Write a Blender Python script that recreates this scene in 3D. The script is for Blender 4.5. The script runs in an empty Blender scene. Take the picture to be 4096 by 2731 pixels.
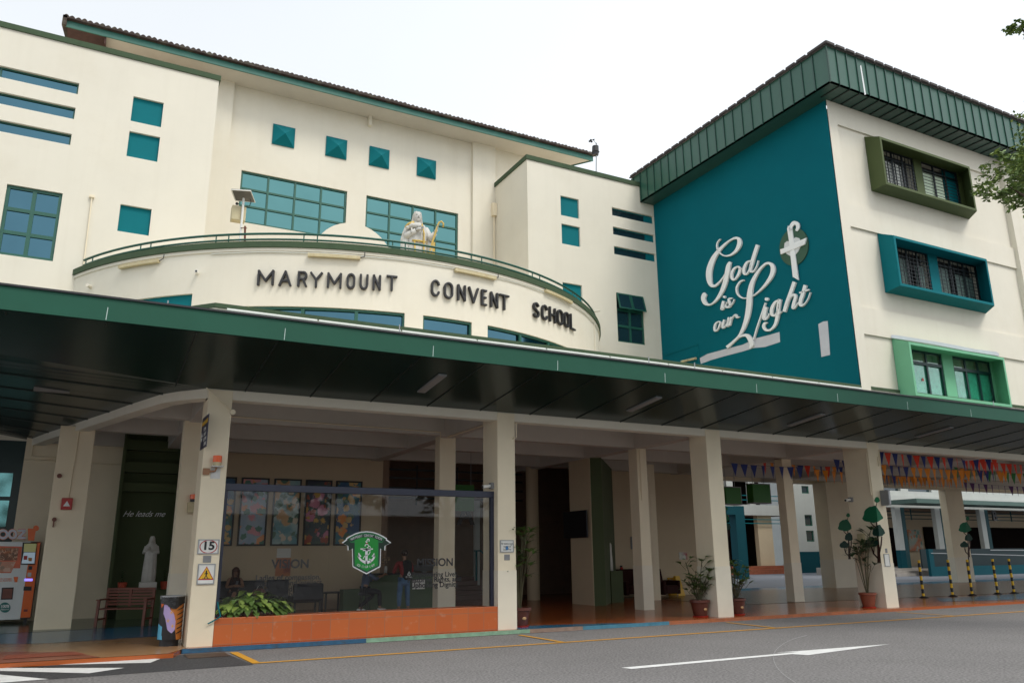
import bpy, bmesh, math, random
from mathutils import Vector, Matrix
random.seed(7)
S = bpy.context.scene
C = S.collection
# ---------------------------------------------------------------- camera
FPX, HC = 3197.72, 1.62          # focal length in photo pixels, eye height above the hall floor
yaw, pit, rol = math.radians(27.8774), math.radians(14.9301), math.radians(-.5288)
fw = Vector((math.sin(yaw)*math.cos(pit), math.cos(yaw)*math.cos(pit), math.sin(pit)))
rt0 = Vector((math.cos(yaw), -math.sin(yaw), 0)); up0 = rt0.cross(fw)
rt = math.cos(rol)*rt0 + math.sin(rol)*up0
up = -math.sin(rol)*rt0 + math.cos(rol)*up0
cd = bpy.data.cameras.new('camera'); cam = bpy.data.objects.new('camera', cd); C.objects.link(cam)
m = Matrix((rt, up, -fw)).transposed().to_4x4(); m.translation = Vector((0, 0, HC)); cam.matrix_world = m
cd.sensor_width = 36; cd.lens = 36*FPX/4096; cd.clip_start = .1; cd.clip_end = 2000
S.camera = cam
# ---------------------------------------------------------------- sky, sun, exposure
SUN_EL, SUN_AZ = math.radians(55), math.radians(160)   # azimuth from +Y, clockwise
W = bpy.data.worlds.new("World"); S.world = W; W.use_nodes = True
nt = W.node_tree; nt.nodes.clear()
sky = nt.nodes.new('ShaderNodeTexSky'); sky.sky_type = 'NISHITA'; sky.sun_disc = False
sky.sun_elevation = SUN_EL; sky.sun_rotation = SUN_AZ; sky.air_density = 1.0; sky.dust_density = 4.0
hs = nt.nodes.new('ShaderNodeHueSaturation'); hs.inputs['Saturation'].default_value = .25
mx = nt.nodes.new('ShaderNodeMix'); mx.data_type = 'RGBA'; mx.inputs[0].default_value = .72
mx.inputs[7].default_value = (10.7, 11.3, 11.9, 1)      # the bright cloud layer that hides the blue
tc = nt.nodes.new('ShaderNodeTexCoord'); nz = nt.nodes.new('ShaderNodeTexNoise'); nz.inputs['Scale'].default_value = 1.6; nz.inputs['Detail'].default_value = 4
mr = nt.nodes.new('ShaderNodeMapRange'); mr.inputs[3].default_value = .9; mr.inputs[4].default_value = 1.1
mu = nt.nodes.new('ShaderNodeVectorMath'); mu.operation = 'SCALE'
bg = nt.nodes.new('ShaderNodeBackground'); bg.inputs[1].default_value = .1
wo = nt.nodes.new('ShaderNodeOutputWorld')
L = nt.links.new
dt = nt.nodes.new('ShaderNodeVectorMath'); dt.operation = 'DOT_PRODUCT'; dt.inputs[1].default_value = (-.12, .76, .64)   # a thicker, greyer part of the cloud over the left roof
m2 = nt.nodes.new('ShaderNodeMapRange'); m2.inputs[1].default_value = .74; m2.inputs[2].default_value = .99; m2.inputs[3].default_value = 1.0; m2.inputs[4].default_value = .82
mm_ = nt.nodes.new('ShaderNodeMath'); mm_.operation = 'MULTIPLY'
L(tc.outputs['Generated'], dt.inputs[0]); L(dt.outputs['Value'], m2.inputs[0]); L(m2.outputs[0], mm_.inputs[0]); L(mr.outputs[0], mm_.inputs[1])
L(sky.outputs[0], hs.inputs['Color']); L(hs.outputs[0], mx.inputs[6]); L(tc.outputs['Generated'], nz.inputs['Vector'])
L(nz.outputs[0], mr.inputs[0]); L(mx.outputs[2], mu.inputs[0]); L(mm_.outputs[0], mu.inputs['Scale']); L(mu.outputs[0], bg.inputs[0]); L(bg.outputs[0], wo.inputs[0])
sd = bpy.data.lights.new('sun', 'SUN'); sd.energy = 1.5; sd.angle = math.radians(20); sd.color = (1, .95, .87)
sun = bpy.data.objects.new('sun', sd); C.objects.link(sun)
sv = Vector((math.sin(SUN_AZ)*math.cos(SUN_EL), math.cos(SUN_AZ)*math.cos(SUN_EL), math.sin(SUN_EL)))
sun.rotation_euler = (-sv).to_track_quat('-Z', 'Y').to_euler(); sun.location = sv*60
S.view_settings.view_transform = 'Standard'; S.view_settings.look = 'None'; S.view_settings.gamma = 1
S.view_settings.exposure = .35
try:
    S.cycles.use_denoising = True; S.cycles.max_bounces = 10; S.cycles.diffuse_bounces = 6; S.cycles.glossy_bounces = 4
    S.cycles.transparent_max_bounces = 12; S.cycles.sample_clamp_indirect = 6
except Exception: pass
# ---------------------------------------------------------------- photo pixel -> point on a real plane
def ray(x, y): return rt*(x-2048) + up*(1365.5-y) + fw*FPX
O = Vector((0, 0, HC))
def onz(p, z=0.): d = ray(*p); return O + d*((z-HC)/d.z)
def ony(p, Y): d = ray(*p); return O + d*(Y/d.y)
def onx(p, X): d = ray(*p); return O + d*(X/d.x)
def zoomer(ox, oy, s): return lambda x, y: (ox+x/s, oy+y/s)
r1 = zoomer(0, 0, 1.4257); r2 = zoomer(1300, 300, 1.4257); r3 = zoomer(2400, 100, 1.1203)
z3 = zoomer(0, 1100, 1.96); z5 = zoomer(0, 1750, 1.598); z6 = zoomer(800, 1800, 1.6838)
z7 = zoomer(2000, 1600, 1.3864); z8 = zoomer(2996, 1600, 1.3864); zz = zoomer(3380, 1850, 2.7514)
zq = zoomer(2880, 1850, 2.8516); zl = zoomer(850, 2150, 3.618); zm = zoomer(1480, 2150, 4.523)
zg = zoomer(2780, 860, 2.75); zc = zoomer(1350, 2090, 6.816); zv = zoomer(0, 2060, 3.409); zs = zoomer(760, 1620, 3.266)
zb = zoomer(880, 720, 6.27); zw = zoomer(3450, 500, 3.641); zx = zoomer(3450, 1300, 3.641); zp = zoomer(880, 1880, 3.92)
zst = zoomer(1560, 820, 7.127); zt = zoomer(0, 2500, 2.138); z4 = zoomer(1600, 1150, 2.138)
dd = lambda x, y: (x*1.7415, y*1.7415)
DC, DR = Vector((8.56, 31.28)), 10.64     # the drum balcony's centre and outer radius
def oncyl(p, R=DR):
    d = ray(*p); a = d.x**2+d.y**2; b = -2*(d.x*DC.x+d.y*DC.y); c = DC.x**2+DC.y**2-R*R
    t = (-b-math.sqrt(max(b*b-4*a*c, 0)))/(2*a); q = O+d*t
    return math.atan2(q.x-DC.x, -(q.y-DC.y)), q.z     # angle from the front, height
# ---------------------------------------------------------------- materials
MT = {}
def mat(name, col, rough=.8, var=.06, scale=3., bump=0., bscale=60., metal=0., spec=.5, dirt=None, streak=0., alpha=None, emit=None, coat=0.):
    if name in MT: return MT[name]
    M = bpy.data.materials.new(name); M.use_nodes = True; n = M.node_tree.nodes; l = M.node_tree.links.new
    b = n['Principled BSDF']; b.inputs['Roughness'].default_value = rough; b.inputs['Metallic'].default_value = metal
    b.inputs['Specular IOR Level'].default_value = spec; b.inputs['Coat Weight'].default_value = coat
    t = n.new('ShaderNodeTexCoord'); a = n.new('ShaderNodeTexNoise'); a.inputs['Scale'].default_value = scale; a.inputs['Detail'].default_value = 6; a.inputs['Roughness'].default_value = .65
    l(t.outputs['Object'], a.inputs['Vector'])
    r = n.new('ShaderNodeMapRange'); r.inputs[1].default_value = .3; r.inputs[2].default_value = .7; r.inputs[3].default_value = 1-var; r.inputs[4].default_value = 1+var
    l(a.outputs[0], r.inputs[0])
    v = n.new('ShaderNodeVectorMath'); v.operation = 'SCALE'; v.inputs[0].default_value = col[:3]; l(r.outputs[0], v.inputs['Scale'])
    out = v.outputs[0]
    if dirt:                                   # (colour, amount): stains in blotches
        a2 = n.new('ShaderNodeTexNoise'); a2.inputs['Scale'].default_value = dirt[2] if len(dirt) > 2 else .9; a2.inputs['Detail'].default_value = 8; a2.inputs['Roughness'].default_value = .7
        l(t.outputs['Object'], a2.inputs['Vector'])
        r2_ = n.new('ShaderNodeMapRange'); r2_.inputs[1].default_value = .5; r2_.inputs[2].default_value = .75; r2_.inputs[4].default_value = dirt[1]; l(a2.outputs[0], r2_.inputs[0])
        k = n.new('ShaderNodeMix'); k.data_type = 'RGBA'; l(r2_.outputs[0], k.inputs[0]); l(out, k.inputs[6]); k.inputs[7].default_value = (*dirt[0], 1); out = k.outputs[2]
    if streak:                                 # vertical rain streaks
        mp = n.new('ShaderNodeMapping'); mp.inputs['Scale'].default_value = (3.1, 3.1, .13); l(t.outputs['Object'], mp.inputs[0])
        a3 = n.new('ShaderNodeTexNoise'); a3.inputs['Scale'].default_value = 1.; a3.inputs['Detail'].default_value = 5; l(mp.outputs[0], a3.inputs['Vector'])
        r4 = n.new('ShaderNodeMapRange'); r4.inputs[1].default_value = .52; r4.inputs[2].default_value = .8; r4.inputs[4].default_value = streak; l(a3.outputs[0], r4.inputs[0])
        k2 = n.new('ShaderNodeMix'); k2.data_type = 'RGBA'; l(r4.outputs[0], k2.inputs[0]); l(out, k2.inputs[6]); k2.inputs[7].default_value = (col[0]*.62, col[1]*.58, col[2]*.5, 1); out = k2.outputs[2]
    if name.startswith('asphalt') or name == 'dark_asphalt_patch':      # light and dark aggregate
        a9 = n.new('ShaderNodeTexNoise'); a9.inputs['Scale'].default_value = 26; a9.inputs['Detail'].default_value = 3; l(t.outputs['Object'], a9.inputs['Vector'])
        r9 = n.new('ShaderNodeMapRange'); r9.inputs[1].default_value = .35; r9.inputs[2].default_value = .68; r9.inputs[3].default_value = .66; r9.inputs[4].default_value = 1.38; l(a9.outputs[0], r9.inputs[0])
        v9 = n.new('ShaderNodeVectorMath'); v9.operation = 'SCALE'; l(out, v9.inputs[0]); l(r9.outputs[0], v9.inputs['Scale']); out = v9.outputs[0]
    l(out, b.inputs['Base Color'])
    if bump:
        a4 = n.new('ShaderNodeTexNoise'); a4.inputs['Scale'].default_value = bscale; a4.inputs['Detail'].default_value = 4; l(t.outputs['Object'], a4.inputs['Vector'])
        bp = n.new('ShaderNodeBump'); bp.inputs['Strength'].default_value = bump; bp.inputs['Distance'].default_value = .02; l(a4.outputs[0], bp.inputs['Height']); l(bp.outputs[0], b.inputs['Normal'])
    if emit: b.inputs['Emission Color'].default_value = (*col[:3], 1); b.inputs['Emission Strength'].default_value = emit
    MT[name] = M; return M
def glassmat(name, tint, refl=1.0):
    M = bpy.data.materials.new(name); M.use_nodes = True; n = M.node_tree.nodes; l = M.node_tree.links.new; n.remove(n['Principled BSDF'])
    tr = n.new('ShaderNodeBsdfTransparent'); tr.inputs[0].default_value = (*tint, 1); g = n.new('ShaderNodeBsdfGlossy'); g.inputs['Roughness'].default_value = .02
    f = n.new('ShaderNodeFresnel'); f.inputs[0].default_value = 1.5; mm = n.new('ShaderNodeMath'); mm.operation = 'MULTIPLY'; mm.inputs[1].default_value = refl; mm.use_clamp = True
    x = n.new('ShaderNodeMixShader'); l(f.outputs[0], mm.inputs[0]); l(mm.outputs[0], x.inputs[0]); l(tr.outputs[0], x.inputs[1]); l(g.outputs[0], x.inputs[2]); l(x.outputs[0], n['Material Output'].inputs[0])
    MT[name] = M; return M
def artmat(name, cols, scale=3., seed=0., rough=.35):     # soft ground of the first two colours, blossoms and leaves of the others
    M = bpy.data.materials.new(name); M.use_nodes = True; n = M.node_tree.nodes; l = M.node_tree.links.new; b = n['Principled BSDF']; b.inputs['Roughness'].default_value = rough
    t = n.new('ShaderNodeTexCoord'); mp = n.new('ShaderNodeMapping'); mp.inputs['Location'].default_value = (seed, seed*1.7, seed*.6); l(t.outputs['Object'], mp.inputs[0])
    w = n.new('ShaderNodeTexNoise'); w.inputs['Scale'].default_value = scale*.7; w.inputs['Detail'].default_value = 5; w.inputs['Distortion'].default_value = .4; l(mp.outputs[0], w.inputs['Vector'])
    r = n.new('ShaderNodeValToRGB'); e = r.color_ramp.elements; e[0].position = .4; e[0].color = (*cols[0], 1); e[1].position = .6; e[1].color = (*cols[1], 1); l(w.outputs[0], r.inputs[0]); out = r.outputs[0]
    for i, c in enumerate(cols[2:]):
        v = n.new('ShaderNodeTexVoronoi'); v.inputs['Scale'].default_value = scale*(1.1+.45*i); ad = n.new('ShaderNodeVectorMath'); ad.operation = 'ADD'; w2_ = n.new('ShaderNodeTexNoise'); w2_.inputs['Scale'].default_value = scale*5; l(mp.outputs[0], w2_.inputs['Vector'])
        sc = n.new('ShaderNodeVectorMath'); sc.operation = 'SCALE'; sc.inputs['Scale'].default_value = .16; l(w2_.outputs['Color'], sc.inputs[0]); l(mp.outputs[0], ad.inputs[0]); l(sc.outputs[0], ad.inputs[1]); ofs = n.new('ShaderNodeVectorMath'); ofs.operation = 'ADD'; ofs.inputs[1].default_value = (i*3.3, 0, i*1.9); l(ad.outputs[0], ofs.inputs[0]); l(ofs.outputs[0], v.inputs['Vector'])
        g = n.new('ShaderNodeMapRange'); g.inputs[1].default_value = .40; g.inputs[2].default_value = .33; l(v.outputs['Distance'], g.inputs[0])
        k = n.new('ShaderNodeMix'); k.data_type = 'RGBA'; l(g.outputs[0], k.inputs[0]); l(out, k.inputs[6]); k.inputs[7].default_value = (*c, 1); out = k.outputs[2]
    l(out, b.inputs['Base Color']); MT[name] = M; return M
cream = mat('cream_paint', (.72, .68, .575), .85, .03, .5, .25, 90, dirt=((.55, .47, .33), .2, .35), streak=.09)
cream2 = mat('cream_plaster', (.78, .69, .515), .8, .035, .8, .2, 80, dirt=((.5, .42, .3), .18, .6))
incream = mat('inner_wall_shade_tint', (.58, .47, .32), .8, .04, .7, .1, 60)  # indoor shade and orange floor bounce put into the cream colour
cwhite = mat('shaded_court_white', (.46, .48, .46), .7, .04, 1., .1, 60, streak=.1)  # white paint darkened: the court's shade is put into the colour
white = mat('white_paint', (.66, .68, .64), .7, .03, 1., .1, 60, streak=.08)
soffitw = mat('grey_white_ceiling', (.56, .53, .48), .9, .05, 1., .1, 40)
teal = mat('teal_paint', (.0, .108, .138), .85, .05, .4, .3, 80, dirt=((.0, .128, .158), .35, .5), spec=.12)
teal2 = mat('bright_teal_paint', (.0, .145, .17), .75, .05, 1., .1, 60, spec=.2)
tealtrim = mat('teal_green_trim', (.02, .125, .095), .5, .08, 2., .05, 40, dirt=((.1, .2, .15), .3, 2.))
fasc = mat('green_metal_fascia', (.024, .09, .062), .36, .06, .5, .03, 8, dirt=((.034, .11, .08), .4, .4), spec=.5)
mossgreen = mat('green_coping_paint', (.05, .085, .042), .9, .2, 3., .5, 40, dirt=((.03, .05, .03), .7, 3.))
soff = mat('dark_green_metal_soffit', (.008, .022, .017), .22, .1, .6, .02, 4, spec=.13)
seam = mat('dark_panel_seam', (.006, .012, .01), .5, .1)
frameg = mat('green_window_frame', (.012, .09, .062), .45, .1, 2.)
darkframe = mat('black_window_frame', (.012, .018, .022), .45, .1, 2.)
glass_up = mat('teal_mirror_glass', (.11, .25, .25), .06, .05, .8, metal=1.)
glass_st = mat('blue_mirror_glass', (.07, .155, .20), .06, .05, .8, metal=1.)
glass_dk = mat('dark_tinted_glass', (.012, .03, .04), .05, .1, .8, spec=.9)
glass_cl = glassmat('clear_glass_sheet', (.98, .99, .985), .55)
tile = mat('roof_tile_clay', (.045, .03, .024), .9, .35, 4., .4, 30, dirt=((.16, .17, .11), .6, 2.))
asph = mat('asphalt', (.21, .20, .195), .92, .08, .3, .9, 130, dirt=((.17, .162, .156), .5, .8))
asphdk = mat('dark_asphalt_patch', (.055, .054, .056), .8, .12, .6, .9, 130, dirt=((.085, .083, .08), .5, 1.5))  # newer asphalt; the canopy's shade is also put into this dark colour
wline = mat('white_road_paint', (.72, .72, .7), .7, .08, 4., .3, 90, dirt=((.4, .39, .37), .5, 5.))
yline = mat('yellow_road_paint', (.62, .30, .02), .7, .1, 5., .3, 90, dirt=((.3, .18, .06), .5, 5.))
orangeT = mat('orange_glazed_tile', (.46, .125, .035), .35, .06, 2., .05, 20)
floor_or = mat('rust_orange_floor', (.34, .085, .022), .2, .1, .6, .02, 3)
floor_tan = mat('tan_floor', (.38, .22, .11), .25, .08, .6, .02, 3)
floor_red = mat('red_brown_floor', (.27, .09, .05), .3, .08, .8, .02, 3)
floor_blue = mat('blue_floor', (.03, .15, .27), .2, .1, .7, .02, 3)
floor_green = mat('green_grey_floor', (.07, .11, .075), .2, .1, .7, .02, 3)
court = mat('blue_grey_court', (.13, .14, .165), .6, .05, .5, .1, 40)
olive = mat('olive_paint', (.06, .085, .022), .7, .06, 1., .1, 60)
mint = mat('mint_paint', (.16, .44, .26), .7, .05, 1., .1, 60)
dgreen = mat('dark_green_wall', (.06, .08, .032), .8, .06, 1., .1, 60)
blackm = mat('black_satin', (.012, .012, .014), .45, .1)
deepdark = mat('recess_shade_black', (.012, .009, .008), 1., .1, spec=0.)  # near-black colour stands in for the shade inside recesses
letterblk = mat('black_letter_paint', (.016, .016, .018), .5, .1, 3.)
letterwh = mat('white_letter_paint', (.76, .78, .78), .6, .03, 3.)
navy = mat('navy_metal', (.02, .025, .05), .4, .08)
steel = mat('grey_steel', (.35, .36, .37), .35, .08, metal=.6)
brownw = mat('dark_wood', (.16, .042, .02), .45, .2, 6.)
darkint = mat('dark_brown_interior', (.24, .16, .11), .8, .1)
cteal = mat('shaded_court_teal', (.0, .055, .075), .7, .05, .5, .1, 60, spec=.2)  # teal paint darkened the same way, court shade in the colour
stone = mat('white_stone', (.54, .53, .49), .7, .08, 5., .3, 60, dirt=((.35, .33, .28), .4, 6.))
gold = mat('yellow_gold_paint', (.55, .38, .08), .45, .1, 5.)
leafm = mat('leaf_green', (.085, .15, .03), .5, .35, 9.)
leafl = mat('leaf_light_green', (.22, .31, .06), .5, .25, 9.)
leafd = mat('leaf_dark_green', (.03, .07, .02), .5, .3, 9.)
bark = mat('bark', (.09, .065, .045), .9, .3, 8., .5, 30)
terra = mat('terracotta_glaze', (.10, .03, .02), .35, .2, 5.)
soil = mat('soil', (.04, .03, .02), .95, .3, 20.)
orangep = mat('orange_plastic', (.75, .13, .01), .3, .05)
redp = mat('red_plastic', (.42, .02, .015), .4, .05)
yellowp = mat('yellow_plastic', (.72, .42, .02), .4, .06)
beige = mat('beige_plastic', (.52, .45, .27), .5, .1, 5., dirt=((.3, .15, .05), .4, 4.))
paper = mat('white_card', (.72, .72, .68), .7, .04)
greyp = mat('grey_plastic', (.22, .225, .23), .6, .06)
patch = mat('grey_primer_patch', (.50, .52, .56), .85, .06, 2., .2, 50)
# ---------------------------------------------------------------- mesh helpers
class MB:
    def __init__(s): s.v = []; s.f = []
    def add(s, vs, fs): n = len(s.v); s.v += [tuple(q) for q in vs]; s.f += [tuple(i+n for i in f) for f in fs]; return s
    def box(s, x0, x1, y0, y1, z0, z1): return s.add([(x, y, z) for z in (z0, z1) for y in (y0, y1) for x in (x0, x1)], [(0, 2, 3, 1), (4, 5, 7, 6), (0, 1, 5, 4), (2, 6, 7, 3), (0, 4, 6, 2), (1, 3, 7, 5)])
    def poly(s, pts): return s.add(pts, [tuple(range(len(pts)))])
    def prism(s, pts, off):
        n = len(pts); a = [Vector(q) for q in pts]; o = Vector(off)
        return s.add(a+[q+o for q in a], [tuple(range(n)), tuple(range(2*n-1, n-1, -1))]+[(i, i+n, (i+1) % n+n, (i+1) % n) for i in range(n)])
    def hexa(s, a, b): return s.add(list(a)+list(b), [(0, 1, 2, 3), (7, 6, 5, 4)]+[(i, i+4, (i+1) % 4+4, (i+1) % 4) for i in range(4)])
    def tube(s, path, r, n=8, cap=True):
        P = [Vector(q) for q in path]; R = r if isinstance(r, (list, tuple)) else [r]*len(P); base = len(s.v); u = None
        for i, q in enumerate(P):
            t = (P[min(i+1, len(P)-1)]-P[max(i-1, 0)]).normalized()
            if u is None: u = t.orthogonal().normalized()
            u = (u-t*u.dot(t)); u = u.normalized() if u.length > 1e-6 else t.orthogonal().normalized(); w = t.cross(u)
            for k in range(n): a = 2*math.pi*k/n; s.v.append(tuple(q+(u*math.cos(a)+w*math.sin(a))*R[i]))
        for i in range(len(P)-1):
            for k in range(n): a = base+i*n+k; b = base+i*n+(k+1) % n; s.f.append((a, b, b+n, a+n))
        if cap: s.f.append(tuple(base+k for k in reversed(range(n)))); s.f.append(tuple(base+(len(P)-1)*n+k for k in range(n)))
        return s
    def loft(s, rings, n=20, cap=True):     # rings: (cx,cy,cz,rx,ry[,pleat])
        base = len(s.v)
        for i, g in enumerate(rings):
            pl = g[5] if len(g) > 5 else 0
            for k in range(n):
                a = 2*math.pi*k/n; q = 1+pl*math.sin(a*9+i*.25)+pl*.6*math.sin(a*5+1.3)
                s.v.append((g[0]+g[3]*q*math.cos(a), g[1]+g[4]*q*math.sin(a), g[2]))
        for i in range(len(rings)-1):
            for k in range(n): a = base+i*n+k; b = base+i*n+(k+1) % n; s.f.append((a, b, b+n, a+n))
        if cap: s.f.append(tuple(base+k for k in reversed(range(n)))); s.f.append(tuple(base+(len(rings)-1)*n+k for k in range(n)))
        return s
    def ball(s, c, r, n=12, sq=(1, 1, 1)):
        return s.loft([(c[0], c[1], c[2]+r*sq[2]*math.sin(t), max(r*sq[0]*math.cos(t), 1e-4), max(r*sq[1]*math.cos(t), 1e-4)) for t in [math.pi*(-.5+i/8) for i in range(9)]], n)
def obj(name, mb, m, parent=None, label=None, cat=None, group=None, kind=None, smooth=False, bevel=0):
    me = bpy.data.meshes.new(name); me.from_pydata(mb.v, [], mb.f); me.update()
    o = bpy.data.objects.new(name, me); C.objects.link(o); me.materials.append(m)
    bm = bmesh.new(); bm.from_mesh(me); bmesh.ops.recalc_face_normals(bm, faces=bm.faces); bm.to_mesh(me); bm.free()
    if smooth:
        for p in me.polygons: p.use_smooth = True
    if bevel: b = o.modifiers.new('bevel', 'BEVEL'); b.width = bevel; b.segments = 2; b.limit_method = 'ANGLE'
    if parent: o.parent = parent
    return tag(o, label, cat, group, kind)
def tag(o, label=None, cat=None, group=None, kind=None):
    if label: o['label'] = label
    if cat: o['category'] = cat
    if group: o['group'] = group
    if kind: o['kind'] = kind
    return o
def thing(name, label, cat, loc=(0, 0, 0), group=None, rz=0):
    o = bpy.data.objects.new(name, None); C.objects.link(o); o.location = loc; o.rotation_euler = (0, 0, rz); o.empty_display_size = .2
    return tag(o, label, cat, group)
def put(name, mb, m, parent, **k):      # mesh given in world coordinates, parented under an unrotated empty
    l = parent.location
    if parent.parent: l = l+parent.parent.location
    mb.v = [(x-l.x, y-l.y, z-l.z) for x, y, z in mb.v]
    return obj(name, mb, m, parent, **k)
def copy_tree(o, parent=None):
    c = o.copy(); C.objects.link(c); c.parent = parent
    for ch in o.children: copy_tree(ch, c)
    return c
def text(s, size, m, origin, right, upv, extr=.004, parent=None, name='lettering', sx=1., align='CENTER', bold=0., shear=0.):
    cu = bpy.data.curves.new('t', 'FONT'); cu.body = s; cu.size = size; cu.align_x = align; cu.align_y = 'CENTER'; cu.extrude = extr; cu.offset = bold; cu.shear = shear
    t = bpy.data.objects.new('t', cu); C.objects.link(t); dg = bpy.context.evaluated_depsgraph_get()
    me = bpy.data.meshes.new_from_object(t.evaluated_get(dg)); bpy.data.objects.remove(t)
    R = Vector(right).normalized(); U = Vector(upv).normalized(); N = R.cross(U); M = Matrix((R*sx, U, N)).transposed().to_4x4(); M.translation = Vector(origin)
    me.transform(M)
    if parent:
        l = parent.location+(parent.parent.location if parent.parent else Vector((0, 0, 0)))
        me.transform(Matrix.Translation(-l))
    me.materials.clear(); me.materials.append(m); me.name = name
    o = bpy.data.objects.new(name, me); C.objects.link(o); o.parent = parent
    return o
def catmull(P, n=6):
    out = []; Q = [P[0]]+list(P)+[P[-1]]
    for i in range(1, len(Q)-2):
        for k in range(n):
            t = k/n; out.append(tuple(.5*((2*b)+(-a+c)*t+(2*a-5*b+4*c-d)*t*t+(-a+3*b-3*c+d)*t**3) for a, b, c, d in zip(Q[i-1], Q[i], Q[i+1], Q[i+2])))
    out.append(tuple(P[-1])); return out
def ribbon(mb, P, f, off, n=6):          # P: (x,y,width) in a 2-d layout, f maps the layout to the wall, off = thickness
    Q = catmull(P, n) if n else P; Lp = []; Rp = []
    for i, q in enumerate(Q):
        a = Q[max(i-1, 0)]; b = Q[min(i+1, len(Q)-1)]; dx, dy = b[0]-a[0], b[1]-a[1]; h = math.hypot(dx, dy) or 1; w = max(q[2], .8)/2
        Lp.append(f(q[0]-dy/h*w, q[1]+dx/h*w)); Rp.append(f(q[0]+dy/h*w, q[1]-dx/h*w))
    k = len(Q); o = Vector(off); A = [Vector(q) for q in Lp+Rp]; B = [q+o for q in A]; F = []
    for i in range(k-1): F += [(i, i+1, k+i+1, k+i), (2*k+i, 3*k+i, 3*k+i+1, 2*k+i+1), (i, 2*k+i, 2*k+i+1, i+1), (k+i, k+i+1, 3*k+i+1, 3*k+i)]
    F += [(0, k, 3*k, 2*k), (k-1, 3*k-1, 4*k-1, 2*k-1)]
    return mb.add(A+B, F)
def disc(mb, cx, cy, rx, ry, f, off, n=28, rot=0):
    return mb.prism([f(cx+rx*math.cos(a)*math.cos(rot)-ry*math.sin(a)*math.sin(rot), cy+rx*math.cos(a)*math.sin(rot)+ry*math.sin(a)*math.cos(rot)) for a in [2*math.pi*i/n for i in range(n)]], off)
def wall_y(mb, x0, x1, z0, z1, y, holes, d=.15, sub=None):      # wall skin at Y=y facing -Y with recessed openings of depth d
    xs = sorted({x0, x1}|{h[i] for h in holes for i in (0, 1)}); zs_ = sorted({z0, z1}|{h[i] for h in holes for i in (2, 3)})
    for i in range(len(xs)-1):
        for j in range(len(zs_)-1):
            cx, cz = (xs[i]+xs[i+1])/2, (zs_[j]+zs_[j+1])/2
            if any(h[0] < cx < h[1] and h[2] < cz < h[3] for h in holes): continue
            mb.poly([(xs[i], y, zs_[j]), (xs[i+1], y, zs_[j]), (xs[i+1], y, zs_[j+1]), (xs[i], y, zs_[j+1])])
    for a, b, c, e in holes:
        for p, q in (((a, c), (b, c)), ((b, c), (b, e)), ((b, e), (a, e)), ((a, e), (a, c))):
            mb.poly([(p[0], y, p[1]), (q[0], y, q[1]), (q[0], y+d, q[1]), (p[0], y+d, p[1])])
    return mb
def frame_y(mb, a, b, c, e, y, d, w, cols=1, rows=1, mw=None):   # window frame of bars, outer a..b x c..e
    mw = mw or w
    for x in [a+w/2]+[a+(b-a)*i/cols for i in range(1, cols)]+[b-w/2]:
        ww = w if x in (a+w/2, b-w/2) else mw; mb.box(x-ww/2, x+ww/2, y, y+d, c, e)
    for z in [c+w/2]+[c+(e-c)*i/rows for i in range(1, rows)]+[e-w/2]:
        ww = w if z in (c+w/2, e-w/2) else mw; mb.box(a+w, b-w, y+.003, y+d-.003, z-ww/2, z+ww/2)
    return mb
def window(parent, a, b, c, e, y, cols, rows, gm, fm=None, w=.07, depth=.1, mw=None, label=None):
    fm = fm or frameg
    o = put('window', frame_y(MB(), a+.003, b-.003, c+.003, e-.003, y+depth-.06, .06, w, cols, rows, mw), fm, parent, label=label)
    put('pane', MB().box(a+.01, b-.01, y+depth-.012, y+depth-.002, c+.01, e-.01), gm, o)
    return o
def leafblade(mb, o, d, L_, w, droop=.3, fold=0.):
    o, d = Vector(o), Vector(d).normalized(); sd_ = d.cross(Vector((0, 0, 1))); sd_ = sd_.normalized() if sd_.length > .01 else Vector((1, 0, 0))
    P = [o, o+d*L_*.35+Vector((0, 0, -droop*L_*.08)), o+d*L_*.7+Vector((0, 0, -droop*L_*.35)), o+d*L_+Vector((0, 0, -droop*L_*.8))]; ws = [w*.25, w, w*.8, .002]
    base = len(mb.v)
    for p, q in zip(P, ws): mb.v += [tuple(p-sd_*q/2), tuple(p+sd_*q/2)]
    for i in range(3): mb.f.append((base+2*i, base+2*i+1, base+2*i+3, base+2*i+2))
# ================================================================ GROUND
RZ = -.075
def sheet(name, pts, z, m, kind='structure', label=None, **k):
    return obj(name, MB().poly([(p[0], p[1], z) for p in pts]), m, kind=kind, label=label, **k)
def gp(*ps, z=RZ): return [onz(p, z) for p in ps]
sheet('road', [(-250, -250), (400, -250), (400, 16.6), (-250, 16.6)], RZ, asph)
sheet('ground', [(-250, 16.6), (400, 16.6), (400, 400), (-250, 400)], RZ-.01, court)
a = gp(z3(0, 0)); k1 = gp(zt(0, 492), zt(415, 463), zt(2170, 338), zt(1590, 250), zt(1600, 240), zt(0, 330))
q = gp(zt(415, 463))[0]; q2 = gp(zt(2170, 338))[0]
sheet('asphalt_patch_and_shade', [(-12, q.y-.2), (q.x, q.y), (q2.x, q2.y), (2.6, 16.45), (-12, 16.45)], RZ+.004, asphdk)
Yl = gp(z6(2189, 1312))[0].y
def bar(p, q, w, z, m, name='road_marking'):
    p, q = Vector(p), Vector(q); t = (q-p).normalized()*(w/2); n = Vector((-t.y, t.x))
    return sheet(name, [p-n, q-n, q+n, p+n], z, m)
ya, yb = gp(z6(365, 1445))[0], gp(z6(410, 1440))[0]
sheet('road_marking', [(ya.x, Yl-.06), (60, Yl-.06), (60, Yl+.06), (yb.x, Yl+.06)], RZ+.008, yline)
yc, yd = gp(z6(183, 1355))[0], gp(z6(240, 1353))[0]
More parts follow.
